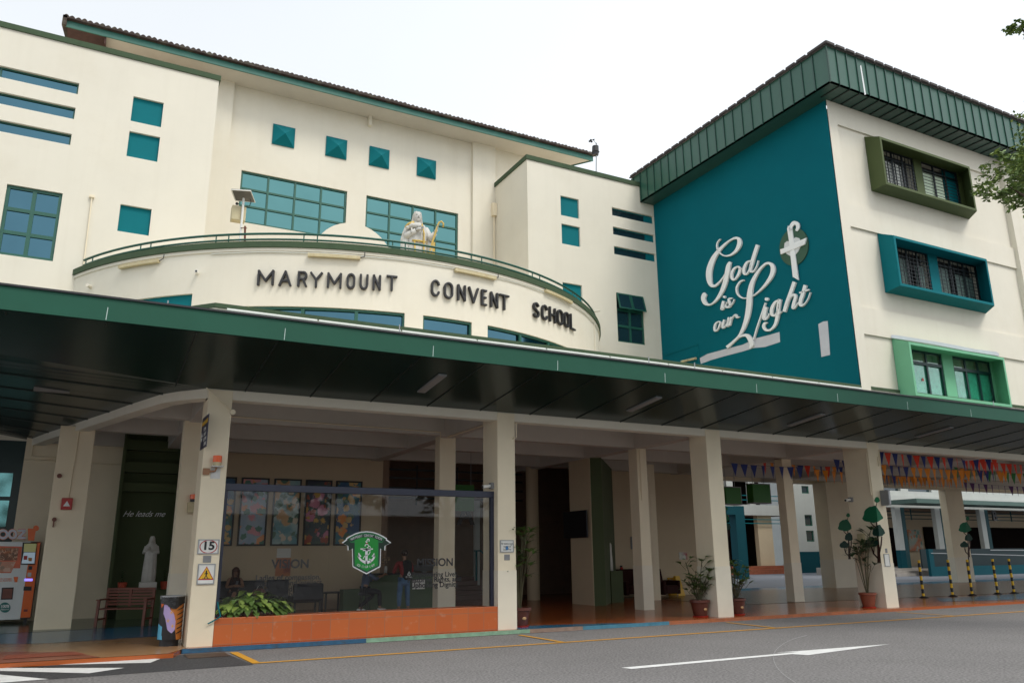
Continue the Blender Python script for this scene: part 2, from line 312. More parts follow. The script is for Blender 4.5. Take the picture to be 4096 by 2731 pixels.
sheet('road_marking', [(ya.x, Yl-.06), (yb.x+.02, Yl+.06), (yd.x, 16.3), (yc.x, 16.3)], RZ+.012, yline)
for p in [(z7(150, 1310), z7(360, 1345)), (z8(0, 1245), z8(170, 1266)), (z8(860, 1178), z8(1000, 1188))]:
    u_, v_ = gp(*p); bar((u_.x, 16.3), (v_.x, Yl), .1, RZ+.012, yline)
ar = gp(z7(655, 1480), z7(712, 1495), z8(210, 1404), z8(320, 1410), z8(815, 1355), z8(210, 1393), z8(240, 1397))
ax = [p.x for p in ar]; ac = (ar[0].y+ar[1].y)/2
sheet('road_arrow', [(ax[0], ac+.08), (ax[0]+.05, ac-.12), (ax[2], ac-.06), (ax[3]-.05, ac-.3), (ax[4], ac+.1), (ax[5]-.3, ac+.24), (ax[5]+.1, ac+.1)], RZ+.006, wline)
for P in [[zt(0, 337), zt(1280, 288), zt(1370, 288), zt(1285, 322), zt(0, 350)], [zt(0, 366), zt(1065, 366), zt(760, 412), zt(0, 392)], [zt(0, 424), zt(418, 463), zt(0, 494)]]:
    g_ = gp(*P); lo = [p for p in g_ if p.x < -1.0]
    Q = [(p.x, p.y) for p in g_]; Q = [(-9, Q[0][1]+(Q[0][1]-Q[1][1])/(Q[0][0]-Q[1][0])*(-9-Q[0][0]))]+Q[1:-1]+[(-9, Q[-1][1]+(Q[-1][1]-Q[-2][1])/(Q[-1][0]-Q[-2][0])*(-9-Q[-1][0]))]
    sheet('crossing_stripe', Q, RZ+.008, wline)
mb = MB(); ribbon(mb, [(z8(x, y)[0], z8(x, y)[1], 1.) for x, y in [(320, 1302), (240, 1325), (175, 1360), (135, 1410), (150, 1470), (200, 1525), (262, 1566)]], lambda x, y: onz((x, y), RZ+.014), (0, 0, .001)); obj('road_scratch', mb, mat('pale_scratch', (.42, .42, .41), .8, .1), kind='structure')
# floor of the open hall, raised above the road
ke = [(-12, 16.05), (1.7, 16.05), (1.9, 16.72), (9.2, 16.72), (22.15, 16.62), (60, 16.62)]
KF = [(x, y) for x, y in ke]+[(60, 31.), (-12, 31.)]
obj('hall_floor', MB().prism([(x, y, 0) for x, y in KF], (0, 0, -.1)), floor_or, kind='structure')
sheet('floor_paint', [(-12, 16.07), (1.6, 16.07), (1.95, 16.75), (2.5, 17.8), (2.5, 26.4), (-12, 26.4)], .004, floor_tan)
def wavy(xs, f): return [(x, f(x)) for x in xs]
XS = [-12+.5*i for i in range(30)]
bl = [(x, 19.3+.9/(1+math.exp(-(x+.9)*-4))+.25*math.sin(x*1.1)) for x in XS if x <= 2.5]
bu = [(x, 22.4+.2*math.sin(x*.8)) for x in XS if x <= 2.5]
sheet('floor_paint', bl+bu[::-1], .008, floor_blue)
sheet('floor_paint', bu+[(2.5, 26.4), (-12, 26.4)], .012, floor_green)
sheet('floor_paint', [(-12, 16.08), (.55, 16.08), (.35, 16.6), (.05, 17.3), (-.8, 17.9), (-2, 18.2), (-12, 18.4)], .008, floor_red)
sheet('tactile_paving', [(-.9, 16.6), (.35, 16.6), (.15, 17.25), (-.9, 17.25)], .016, mat('tactile_tile', (.3, .085, .05), .5, .1, 30, .9, 40))
# right-hand hall: blue and tan areas
sheet('floor_paint', [(9.0, 16.75), (12.2, 16.72), (11.6, 17.0), (10.3, 17.35), (9.0, 17.6)], .004, floor_blue)
sheet('floor_paint', [(25.5, 18.0), (28, 17.3), (31, 17.2), (60, 17.2), (60, 19.9), (34, 19.7), (30, 19.3), (27, 19.2)], .004, floor_blue)
sheet('floor_paint', [(31, 17.9), (37, 17.7), (46, 18.2), (60, 18.4), (60, 19.3), (36, 18.8)], .008, mat('yellow_tan_floor', (.40, .22, .05), .25, .08))
sheet('floor_paint', [(23, 27.9), (60, 27.9), (60, 29.6), (23, 29.6)], .004, floor_blue)
sheet('floor_paint', [(19, 20.5), (30, 20), (60, 20.2), (60, 27.9), (19, 27.9)], .006, mat('brown_floor', (.22, .115, .055), .25, .1))
sheet('court_floor', [(23, 29.6), (90, 29.6), (90, 60), (23, 60)], .006, court)
# painted kerb faces
def kerb(p, q, m, h0=-.075, h1=.004, t=.06): 
    p, q = Vector((*p, 0)), Vector((*q, 0)); n = Vector(((q-p).y, -(q-p).x, 0)).normalized()*t
    return obj('kerb', MB().prism([p+n+Vector((0, 0, h0)), q+n+Vector((0, 0, h0)), q+Vector((0, 0, h0)), p+Vector((0, 0, h0))], (0, 0, h1-h0)), m, kind='structure')
bk = mat('blue_kerb_paint', (.02, .09, .17), .7, .25, 6., .4, 40, dirt=((.04, .04, .04), .95, 4.)); gk = mat('pale_green_kerb_paint', (.2, .33, .22), .7, .2, 6., .4, 40, dirt=((.15, .15, .12), .7, 5.))
kerb((1.9, 16.72), (5.4, 16.72), bk); kerb((5.4, 16.72), (9.2, 16.72), gk); kerb((9.2, 16.72), (10.6, 16.7), mat('worn_concrete', (.25, .17, .13), .9, .2, 6., .5, 40))
kerb((10.6, 16.7), (13.1, 16.68), mat('light_blue_kerb', (.05, .17, .24), .7, .2, 6.)); kerb((13.1, 16.68), (22.1, 16.62), mat('orange_kerb', (.36, .11, .04), .7, .2, 6., dirt=((.15, .1, .08), .6, 5.)))
# ================================================================ SCHOOL BUILDING
B = thing('school_building', 'cream four-storey school block with teal squares and dark tiled roof behind the curved balcony', 'building', (8.78, 26.8, 0))
Yw, Yb = 29.96, 26.8
# --- main wall between the two side blocks
bigL, bigR = (4.0, 8.21, 14.04, 16.19), (9.03, 13.22, 14.04, 16.19)
put('main_wall', wall_y(MB(), 2.57, 14.97, 5.6, 19.8, Yw, [bigL, bigR], .16), cream, B)
win = []
for h in (bigL, bigR): window(B, *h, Yw, 4, 3, glass_up, w=.07, depth=.12, mw=.075)
put('round_panel', disc(MB(), 8.62, 13.05, 1.72, 1.78, lambda x, z: (x, Yw-.004, z), (0, .11, 0), 48), cream, B)
for x0, x1 in ((2.55, 3.45), (13.86, 14.99)): put('pilaster', MB().box(x0, x1, Yw-.16, Yw+.1, 5.6, 19.785), cream, B)
for x in (5.06, 7.22, 9.08, 11.235):
    s = .44; cx, cz = x+.435, 18.02; f = [(cx-s, Yw-.02, cz-s), (cx+s, Yw-.02, cz-s), (cx+s, Yw-.02, cz+s), (cx-s, Yw-.02, cz+s)]
    mb = MB().box(cx-s, cx+s, Yw-.05, Yw+.02, cz-s, cz+s)
    ff = [(cx-s+.02, Yw-.055, cz-s+.02), (cx+s-.02, Yw-.055, cz-s+.02), (cx+s-.02, Yw-.055, cz+s-.02), (cx-s+.02, Yw-.055, cz+s-.02), (cx, Yw-.34, cz-.03)]
    mb.add(ff, [(0, 1, 4), (1, 2, 4), (2, 3, 4), (3, 0, 4)]); put('pyramid_panel', mb, teal2, B)
# --- left side block
sq = [(-.04, .89, 15.61, 16.53), (-.03, .9, 14.33, 15.24), (-.02, .9, 11.70, 12.63)]
st = [(-9.5, -1.65, 16.14, 16.54), (-9.5, -1.65, 15.24, 15.65), (-9.5, -1.65, 14.32, 14.71)]
tw = (-3.14, -1.655, 10.395, 12.65)
HW = [(a_, b_, c_, d_) for a_, b_, c_, d_ in sq+st+[tw]]
put('side_wall', wall_y(MB(), -12, 2.57, 4.9, 17.87, Yb, HW, .18), cream, B)
put('return_wall', MB().poly([(2.57, Yb, 5.6), (2.57, Yw, 5.6), (2.57, Yw, 17.87), (2.57, Yb, 17.87)]), cream, B)
put('coping', MB().box(-12, 2.62, Yb-.05, Yb+.3, 17.87, 18.06).box(2.42, 2.62, Yb+.3, Yw, 17.87, 18.06), mossgreen, B)
for h in sq: put('teal_square', MB().box(h[0]+.002, h[1]-.002, Yb+.09, Yb+.13, h[2]+.002, h[3]-.002), teal2, B)
for h in st:
    o = put('strip_window', MB().box(h[0], h[1]-.003, Yb+.1, Yb+.16, h[3]-.05, h[3]-.003).box(h[1]-.05, h[1]-.003, Yb+.1, Yb+.16, h[2], h[3]-.05).box(-3.83, -3.78, Yb+.1, Yb+.16, h[2], h[3]-.05), frameg, B)
    put('pane', MB().box(h[0], h[1]-.003, Yb+.14, Yb+.175, h[2], h[3]), glass_st, o)
window(B, *tw, Yb, 2, 3, glass_st, w=.09, depth=.13, mw=.11)
# --- right side block
sq = [(16.585, 17.51, 15.54, 16.45), (16.6, 17.52, 14.25, 15.16), (16.58, 17.53, 11.65, 12.535)]
st = [(19.24, 21.5, 16.06, 16.45), (19.25, 21.5, 15.16, 15.53), (19.26, 21.5, 14.24, 14.62)]
rw = (19.26, 20.7, 10.3, 12.48)
put('side_wall', wall_y(MB(), 14.97, 21.6, 5.6, 17.77, Yb, sq+st+[rw], .18), cream, B)
put('return_wall', MB().poly([(14.97, Yb, 5.6), (14.97, Yw, 5.6), (14.97, Yw, 17.77), (14.97, Yb, 17.77)]), cream, B)
put('coping', MB().box(14.92, 21.6, Yb-.05, Yb+.3, 17.77, 17.97).box(14.92, 15.12, Yb+.3, Yw, 17.77, 17.97), mossgreen, B)
for h in sq: put('teal_square', MB().box(h[0]+.002, h[1]-.002, Yb+.09, Yb+.13, h[2]+.002, h[3]-.002), teal2, B)
for h in st:
    o = put('strip_window', MB().box(h[0], h[1], Yb+.1, Yb+.16, h[3]-.04, h[3]-.003).box(21.05, h[1], Yb+.08, Yb+.15, h[2], h[3]-.05), teal2, B)
    put('pane', MB().box(h[0], h[1], Yb+.14, Yb+.175, h[2], h[3]), glass_dk, o)
o = window(B, *rw, Yb, 2, 3, glass_dk, w=.07, depth=.13, mw=.1)
for i in range(2):          # top casements pushed open
    x0 = 19.28+i*.71; mb = frame_y(MB(), x0, x0+.69, 0, .74, 0, .04, .06); mg = MB().box(x0+.05, x0+.64, .015, .025, .05, .69)
    for b_ in (mb, mg): b_.v = [(x, Yb-.03-.27*(.74-z)+y, 11.73+z) for x, y, z in b_.v]
    o = put('open_casement', mb, frameg, B, label='casement pushed open at the bottom'); put('pane', mg, glass_dk, o)
# the solid bodies behind
put('body', MB().box(-12, 2.5, Yb+.25, 42, 5.7, 17.8).box(2.6, 14.9, Yw+.2, 42, 5.7, 19.7).box(15.05, 26, Yb+.25, 42, 5.7, 17.7), cream2, B)
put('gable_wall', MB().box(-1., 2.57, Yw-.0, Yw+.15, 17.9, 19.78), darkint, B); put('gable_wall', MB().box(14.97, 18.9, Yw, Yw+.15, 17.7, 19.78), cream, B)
# --- main roof
rf = put('soffit', MB().prism([(-1.15, 28.87, 19.78), (19.62, 28.87, 19.78), (18.6, 30.3, 19.78), (-1.15, 30.3, 19.78)], (0, 0, .05)), soffitw, B)
put('dark_eaves', MB().box(-2.4, -1.16, 28.88, 30.3, 19.80, 19.83).box(-1.2, -1.15, 28.88, 30.3, 19.5, 19.79), mat('red_brown_rafters', (.06, .025, .02), .8, .3, 6.), B)
put('fascia', MB().box(-2.45, 19.70, 28.82, 28.87, 19.75, 20.05).prism([(19.70, 28.82, 19.75), (19.74, 28.84, 19.75), (18.66, 30.4, 19.75), (18.6, 30.4, 19.75)], (0, 0, .3)), tealtrim, B)
mb = MB(); n_ = 118; x0, x1 = -2.55, 19.78
def tilerow(mb, x0, x1, y0, y1, z0, z1, pitch=.19, r=.055):
    n = int((x1-x0)/pitch); K = 6; pts = []
    for i in range(n*K+1):
        x = x0+(x1-x0)*i/(n*K); h = r*abs(math.sin(math.pi*i/K))*1.4 + .012*math.sin(i*.37)
        pts.append((x, h))
    for i in range(len(pts)-1):
        (a, h), (b, g) = pts[i], pts[i+1]
        mb.poly([(a, y0, z0+h), (b, y0, z0+g), (b, y1, z1+g), (a, y1, z1+h)]); mb.poly([(a, y0, z0-.06), (b, y0, z0-.06), (b, y0, z0+g), (a, y0, z0+h)])
tilerow(mb, x0, x1, 28.70, 33.5, 20.08, 22.0); mb.box(x0, x1, 28.73, 28.9, 20.0, 20.06)
put('roof_tiles', mb, tile, B)
mb = MB(); tilerow(mb, 3.66, 10.35, 28.95, 33.5, 20.26, 22.15); put('raised_roof_tiles', mb, tile, B)
mb = MB()
for i in range(16): mb.box(-2.56+.0*i, -2.42, 28.7+i*.12, 28.8+i*.12, 19.98+i*.045-.25, 20.05+i*.045+.06)
put('verge_tiles', mb, tile, B)
put('downpipe', MB().tube([(14.86, Yw-.25, 16.3), (14.86, Yw-.25, 6)], .03).box(14.76, 14.96, Yw-.36, Yw-.16, 16.3, 16.9), cream2, B)
put('eaves_bracket', MB().box(9.0-.05, 9.0+.08, 29.75, 29.95, 19.35, 19.78), cream, B)
put('downpipe', MB().tube([(-.85, 26.74, 12.7), (-.8, 26.74, 8)], .02).box(-.92, -.78, 26.7, 26.78, 12.65, 12.73), cream2, B)
# --- ground-floor hall under the building: columns, beams, ceiling
cols = [(2.0, 2.47, 16.95, 17.7), (8.55, 9.02, 16.95, 17.74), (14.98, 15.5, 16.95, 17.66), (21.5, 22.03, 16.95, 17.9), (-.72, .07, 22.9, 23.3), (15.1, 15.47, 20.3, 20.75), (21.6, 22.04, 20.6, 20.95), (8.6, 9.08, 20.6, 20.95), (31.35, 32.95, 27.3, 28.1), (41.6, 43.05, 28.2, 28.6), (18.4, 18.85, 24.3, 24.7), (1.95, 2.45, 20.6, 21.0)]
for x0, x1, y0, y1 in cols: put('column', MB().box(x0, x1, y0, y1, -.01, 4.925 if y0 < 18 else 4.86), cream2, B, bevel=.012)
for x0, x1, y0, y1 in cols[1:]:
    if y0 < 21.5 or x0 > 30: put('column_dado', MB().box(x0-.006, x1+.006, y0-.006, y1+.006, .0, 1.28), mat('dado_cream', (.74, .68, .55), .7, .05, .8, .1, 60), B)
def edge(y):   # the slab's curved left edge
    P = [(16.95, 1.97), (17.5, 1.5), (18.0, 1.19), (19.45, .7), (20.82, .28), (23.57, -.61), (26.61, -1.6)]
    for (a, xa), (b, xb) in zip(P, P[1:]):
        if y <= b: return xa+(xb-xa)*(y-a)/(b-a)
    return -1.6
EY = [16.95, 17.2, 17.5, 18.0, 18.7, 19.45, 20.82, 22.2, 23.57, 25.1, 26.78]
EP = [(edge(y), y) for y in EY]
def band(mb, z0, z1, t, o=0.):      # a strip that follows the curved edge, then the straight front
    P = [(x-o, y) for x, y in EP[::-1]]+[(46, 16.966-o)]; P[-2] = (1.97, 16.966-o)
    for (a, b) in zip(P, P[1:]):
        d = Vector((b[0]-a[0], b[1]-a[1])).normalized(); n = Vector((-d.y, d.x))*t
        mb.prism([(a[0], a[1], z0), (b[0], b[1], z0), (b[0]+n.x, b[1]+n.y, z0), (a[0]+n.x, a[1]+n.y, z0)], (0, 0, z1-z0))
    return mb
put('edge_beam', band(MB(), 4.74, 5.3, .30), cream, B)
BM = MB()
for y in (20.35, 23.2, 26.3): BM.box(edge(y)+.3 if y < 26 else -1.2, 46, y, y+.3, 4.82, 5.45)
put('cross_beam', BM, soffitw, B)
for i, x in enumerate((2.05, 8.62, 15.05, 21.6, 28.1, 34.6)): put('main_beam', MB().box(x, x+.36, 17.25, 28.2, 4.79+.002*i, 5.45), soffitw, B)
put('rear_edge_beam', MB().box(22.9, 60, 28.2, 28.55, 4.84, 5.6), cream2, B)
cp = [(x, y, 5.44) for x, y in EP]+[(-12, 26.79, 5.44), (-12, 28.6, 5.44), (60, 28.6, 5.44), (60, 16.96, 5.44)]
cp = [(x+.02, y+.02 if y < 17 else y, z) for x, y, z in cp]
put('ceiling_slab', MB().prism(cp, (0, 0, .35)), soffitw, B)
for pth in ([(2.7, 20.33, 4.95), (8.5, 20.33, 4.9), (8.5, 20.33, 4.7)], [(9.05, 16.93, 4.7), (9.05, 16.93, 4.35), (8.95, 16.93, 4.3)], [(8.7, 17.9, 4.77), (8.7, 20.3, 4.77)], [(21.48, 17.0, 4.6), (21.48, 17.0, 3.3)], [(15.2, 20.28, 4.8), (15.2, 20.28, 3.2)], [(22.0, 16.93, 4.7), (22.0, 16.93, 4.25), (21.9, 16.93, 4.2), (21.9, 16.93, 4.5)]): put('conduit', MB().tube(pth, .016, 6), cream2, B)
# first-floor parapet with its green coping and the pale conduit below it
put('parapet', band(MB(), 5.3, 6.66, .2), cream, B); put('parapet_coping', band(MB(), 6.66, 6.755, .26, .03), mossgreen, B)
mb = MB()
for i in range(10): mb.tube([(2.2+i*1.93, 16.88, 6.615), (4.09+i*1.93, 16.88, 6.615)], .035)
put('light_tube_row', mb, white, B)
put('terrace_floor', MB().prism([(x+.1, y, 5.8) for x, y in EP]+[(-1.6, 29.9, 5.8), (21.5, 29.9, 5.8), (21.5, 17, 5.8)], (0, 0, .04)), cream2, B)
# --- rooms round the hall
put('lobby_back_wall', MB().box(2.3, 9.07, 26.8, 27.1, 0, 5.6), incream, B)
put('niche_wall', MB().box(-1.62, .87, 26.4, 26.7, 0, 5.5), cream2, B)
put('green_wall', MB().box(.87, .95, 25.9, 26.6, 0, 5.4).box(.95, 2.55, 26.25, 26.6, 0, 5.4).box(2.45, 2.75, 25.6, 26.6, 0, 5.4)
    .box(.95, 2.45, 25.95, 26.25, 3.5, 3.75).box(.95, 2.45, 25.95, 26.25, 4.05, 4.35).box(.95, 2.45, 25.95, 26.25, 4.7, 5.0).box(1.15, 2.45, 25.4, 26.25, 0, .78), dgreen, B, label='dark green niche wall with shelf and slats')
text('He leads me', .235, letterwh, (1.60, 26.2, 2.87), (1, 0, .01), (0, 0, 1), .006, B, 'wall_text', .95, shear=.5)
put('pipe', MB().tube([(-1.6, 26.37, 4.33), (.86, 26.37, 4.28)], .022).tube([(-1.45, 26.36, 4.9), (-1.45, 26.36, 4.45), (-1.3, 26.36, 4.42), (-.6, 26.36, 4.42)], .02).box(-.72, -.45, 26.3, 26.38, 4.3, 4.6), cream2, B)
g = put('glazed_wall', MB().box(-12, -1.63, 26.85, 27.0, 0, 5.5), mat('dark_green_panel', (.01, .035, .035), .3, .1), B)
put('pane', MB().box(-2.9, -1.85, 26.80, 26.86, 3.33, 3.98).box(-2.9, -1.85, 26.80, 26.86, 2.5, 3.22), glass_up, g)
# right side: tv pillar, diagonal green wall, cream wall
put('pillar', MB().box(15.1, 15.5, 23.0, 24.33, 0, 4.82), incream, B)
put('green_diagonal_wall', MB().prism([(15.12, 22.985, 0), (15.45, 22.8, 0), (18.0, 25.85, 0), (17.75, 25.95, 0)], (0, 0, 4.8)), dgreen, B)
put('side_room_wall', MB().box(17.9, 22.25, 26.75, 27.0, 0, 5.45).box(22.25, 22.9, 26.75, 28.3, 0, 5.45), incream, B)
put('round_column', MB().loft([(15.2, 27.2, 0, .24, .24), (15.2, 27.2, 5.4, .24, .24)], 20), incream, B, smooth=False)
sa_, sb_ = ony(dd(1087, 1250), 31.2).x, ony(dd(1107, 1250), 31.2).x
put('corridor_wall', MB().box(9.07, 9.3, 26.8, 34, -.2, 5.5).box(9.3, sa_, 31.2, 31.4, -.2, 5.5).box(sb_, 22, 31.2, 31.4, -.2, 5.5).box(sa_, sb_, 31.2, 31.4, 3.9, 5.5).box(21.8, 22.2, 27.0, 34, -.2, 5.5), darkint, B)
put('added_rear_wall', MB().box(2.5, 30, 41, 41.2, -.2, 5.7), cwhite, B)  # added wall, keeps open sky brightness out of the corridor slit
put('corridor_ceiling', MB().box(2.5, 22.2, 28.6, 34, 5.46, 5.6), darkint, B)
mb = MB()
for i in range(5): mb.box(11.2, 14.2, 29+i*.32, 31.15, i*.16, i*.16+.16)
put('stairs', mb, mat('brown_stair', (.13, .06, .04), .5, .1), B)
mb = MB()
for z in (3.6, 3.95, 4.3, 4.6): mb.box(9.3, 15, 27.6, 27.66, z, z+.07)
for x in (10.6, 12.2, 13.8): mb.box(x, x+.05, 27.55, 27.6, 3.4, 4.8)
put('louvre_rails', mb, blackm, B)
put('stair_post', MB().box(sa_+.1, sa_+.25, 31.6, 31.75, .8, 4), white, B)
put('stair_railing', MB().tube([(sa_, 31.1, 1.8), (sa_+.3, 31.1, 1.8), (sb_+.3, 31.0, 1.4)], .03).tube([(sa_+.1, 31.1, .6), (sa_+.1, 31.1, 1.8)], .05), teal2, B)
# ================================================================ CURVED BALCONY
K = thing('curved_balcony', 'curved cream balcony drum with green coping and railing carrying the black school name', 'balcony', (8.78, 21.2, 6))
def cp_(a, R, z): return (DC.x+R*math.sin(a), DC.y-R*math.cos(a), z)
A0, A1 = -math.asin(9.66/DR), math.asin(9.68/DR)
def arcband(mb, a0, a1, Ri, Ro, z0, z1, n=60):
    for i in range(n):
        a, b = a0+(a1-a0)*i/n, a0+(a1-a0)*(i+1)/n
        mb.add([cp_(a, Ri, z0), cp_(b, Ri, z0), cp_(b, Ro, z0), cp_(a, Ro, z0), cp_(a, Ri, z1), cp_(b, Ri, z1), cp_(b, Ro, z1), cp_(a, Ro, z1)],
               [(0, 1, 2, 3), (7, 6, 5, 4), (0, 4, 5, 1), (2, 6, 7, 3)]+([(0, 3, 7, 4)] if i == 0 else [])+([(1, 5, 6, 2)] if i == n-1 else []))
    return mb
RW = DR-.08
def ang(x, y=715): return oncyl(dd(x, y), RW)[0]
groups = [(ang(548, 708), ang(930), [ang(695, 710), ang(819)]), (ang(972, 725), ang(1084, 738), []), (ang(1120, 750), ang(1338, 800), [ang(1198, 765), ang(1263, 780)])]
tp = (oncyl(dd(306, 690), RW)[0], oncyl(dd(442, 674), RW)[0], oncyl(dd(442, 674), RW)[1])
HZ = oncyl(z4(195, 235), DR-.08)[1]
holes = [(a, b, 7.35, HZ) for a, b, _ in groups]+[(tp[0], tp[1], 7.0, tp[2])]
mb = MB(); an = sorted({A0+(A1-A0)*i/90 for i in range(91)}|{v for h in holes for v in h[:2]}); zs_ = sorted({6.0, 10.04, 7.35, HZ, 7.0, tp[2]})
for i in range(len(an)-1):
    for j in range(len(zs_)-1):
        c, z = (an[i]+an[i+1])/2, (zs_[j]+zs_[j+1])/2
        if any(h[0] < c < h[1] and h[2] < z < h[3] for h in holes): continue
        mb.poly([cp_(an[i], RW, zs_[j]), cp_(an[i+1], RW, zs_[j]), cp_(an[i+1], RW, zs_[j+1]), cp_(an[i], RW, zs_[j+1])])
for h in holes:
    seg = [h[0]+(h[1]-h[0])*i/8 for i in range(9)]
    for p, q in zip(seg, seg[1:]):
        for z in (h[2], h[3]): mb.poly([cp_(p, RW, z), cp_(q, RW, z), cp_(q, RW-.2, z), cp_(p, RW-.2, z)])
    for p in h[:2]: mb.poly([cp_(p, RW, h[2]), cp_(p, RW, h[3]), cp_(p, RW-.2, h[3]), cp_(p, RW-.2, h[2])])
o = put('drum_wall', mb, cream, K)
put('inner_wall', arcband(MB(), A0, A1, RW-.34, RW-.24, 6.0, 9.97), cream2, K)
put('balcony_floor', MB().prism([cp_(A0+(A1-A0)*i/60, RW-.26, 9.67) for i in range(61)], (0, 0, .05)), cream2, K)
put('coping', arcband(MB(), A0-.01, A1+.01, DR-.42, DR, 10.04, 10.22, 90), mossgreen, K)
put('moulding', arcband(MB(), A0, A1, RW-.01, RW+.035, 9.94, 10.035, 90), cream, K)
for a, b, mids in groups:
    ww = put('window_frame', MB(), frameg, K) if False else None
    mb = MB(); es = [a]+mids+[b]
    for e in es: arcband(mb, e-.0045 if e != a else e, e+.0045 if e != b else e, RW-.12, RW-.05, 7.35, HZ, 1)
    arcband(mb, a, b, RW-.12, RW-.05, HZ-.07, HZ-.002, 10)
    f_ = put('window_frame', mb, frameg, K)
    put('pane', arcband(MB(), a, b, RW-.16, RW-.13, 7.35, HZ, 10), glass_st if a < .3 else glass_dk, f_)
put('teal_recess', arcband(MB(), tp[0], tp[1], RW-.12, RW-.08, 7.0, tp[2], 6), teal2, K)
mb = MB()
for R_, z in ((DR-.16, 10.33), (DR-.16, 10.50)): mb.tube([cp_(A0+.03+(A1-A0-.06)*i/80, R_, z) for i in range(81)], .030 if z < 10.4 else .036, 8)
put('railing', mb, frameg, K)
n = 10
for i in range(n):
    a = A0+.06+(A1-A0-.12)*i/(n-1)
    for d_ in (-.018, .018): put('railing_post', MB().tube([cp_(a+d_, DR-.16, 10.21), cp_(a+d_, DR-.16, 10.49)], .018, 6), frameg, K)
# conduit and the four tube lights
put('conduit', MB().tube([cp_(-.62+1.5*i/50, RW+.03, 9.90-.006*math.sin(i)) for i in range(51)], .014, 6), white, K)
for x0, y0, x1, y1 in ((280, 610, 368, 607), (708, 590, 827, 592), (1042, 624, 1135, 638), (1248, 674, 1308, 690)):
    a, z = oncyl(dd(x0, y0), RW); b, zb_ = oncyl(dd(x1, y1), RW); z = (z+zb_)/2
    t = thing('tube_light', {280: 'rust stained tube light at the left end of the curved balcony', 708: 'cream tube light above the first letters of the curved school name', 1042: 'cream tube light above the middle word of the curved school name', 1248: 'cream tube light above the last word of the curved school name'}[x0], 'light', cp_((a+b)/2, RW, z), 'tube lights on the balcony')
    put('lamp_body', arcband(MB(), a, b, RW+.02, RW+.13, z-.05, z+.04, 6), beige, t)
    put('cable', MB().tube([cp_(b, RW+.06, z), cp_(b+.012, RW+.05, z+.06), cp_(b+.012, RW+.03, z+.2)], .012, 6), blackm, t)
# school name: stroke letters on the drum (each letter on a 0..1 x 0..1 box)
def arc(cx, cy, rx, ry, a0, a1, n=8): return [(cx+rx*math.cos(math.radians(a0+(a1-a0)*i/n)), cy+ry*math.sin(math.radians(a0+(a1-a0)*i/n))) for i in range(n+1)]
GL = {'M': [[(0, 0), (0, 1), (.5, .28), (1, 1), (1, 0)]], 'A': [[(0, 0), (.5, 1), (1, 0)], [(.2, .32), (.8, .32)]], 'R': [[(.05, 0), (.05, 1), (.6, 1)]+arc(.62, .75, .3, .25, 90, -90)[1:]+[(.05, .5)], [(.55, .5), (.95, 0)]],
      'Y': [[(0, 1), (.5, .5), (1, 1)], [(.5, .5), (.5, 0)]], 'O': [[(0, .7)]+arc(.5, .7, .45, .3, 180, 0)+[(.95, .3)]+arc(.5, .3, .45, .3, 0, -180)+[(.05, .7)]], 'U': [[(.05, 1), (.05, .35)]+arc(.5, .35, .45, .35, 180, 360)+[(.95, 1)]],
      'N': [[(.05, 0), (.05, 1), (.95, 0), (.95, 1)]], 'T': [[(0, 1), (1, 1)], [(.5, 1), (.5, 0)]], 'C': [arc(.5, .68, .42, .32, 15, 180)+arc(.5, .32, .42, .32, 180, 345)], 'V': [[(0, 1), (.5, 0), (1, 1)]],
      'E': [[(.9, 1), (.08, 1), (.08, 0), (.9, 0)], [(.08, .5), (.8, .5)]], 'S': [arc(.5, .75, .4, .25, 20, 180, 6)+[(.13, .62)]+[(.5, .5), (.85, .38)]+arc(.5, .25, .4, .25, 0, -160, 8)], 'H': [[(.05, 0), (.05, 1)], [(.95, 0), (.95, 1)], [(.05, .5), (.95, .5)]], 'L': [[(.08, 1), (.08, 0), (.9, 0)]]}
def word(s, xs, ytop, ybot, label):    # xs: photo columns (left,right) of each letter; y lists interpolate
    root = None
    for i, ch in enumerate(s):
        xl, xr = xs[i]; t = i/(len(s)-1); yt = ytop[0]+(ytop[1]-ytop[0])*t; yb_ = ybot[0]+(ybot[1]-ybot[0])*t
        a, zt_ = oncyl(dd(xl, yt), RW+.1); b, _ = oncyl(dd(xr, yt), RW+.1); zt_ = oncyl(dd((xl+xr)/2, yt), RW+.1)[1]; zb_ = oncyl(dd((xl+xr)/2, yb_), RW+.1)[1]
        if root is None: root = thing('sign_word', label, 'sign', cp_(a, RW, zb_), 'words of the school name'); Z = (zt_, zb_)
        W_ = .062; pad = W_/2/RW; a += pad; b -= pad; h0, h1 = zb_+W_/2, zt_-W_/2; mb = MB(); k = 0
        for stq in GL[ch]:
            k += 1; P = [cp_(a+(b-a)*x, RW+.06, h0+(h1-h0)*y) for x, y in stq]
            cs = []
            for u, v in zip(P, P[1:]):      # bars with square section, 10 cm deep
                u, v = Vector(u), Vector(v); N = Vector((math.sin((a+b)/2), -math.cos((a+b)/2), 0)); d = (v-u).normalized(); s_ = N.cross(d).normalized()*W_/2; e = d*W_*.42; n2 = N*.045
                mb.hexa([u-e-s_-n2, u-e+s_-n2, u-e+s_+n2, u-e-s_+n2], [v+e-s_-n2, v+e+s_-n2, v+e+s_+n2, v+e-s_+n2])
        put('letter', mb, letterblk, root, bevel=.012)
_LX = [(592, 632), (642, 673), (684, 711), (717, 745), (753, 787), (799, 828), (838, 864), (871, 893), (900, 914)]
word('MARYMOUNT', [(592, 630), (641, 671), (683, 708), (712, 742), (752, 786), (796, 818), (826, 848), (856, 877), (888, 914)], (619, 632), (655, 668), 'black raised word MARYMOUNT on the curved balcony wall')
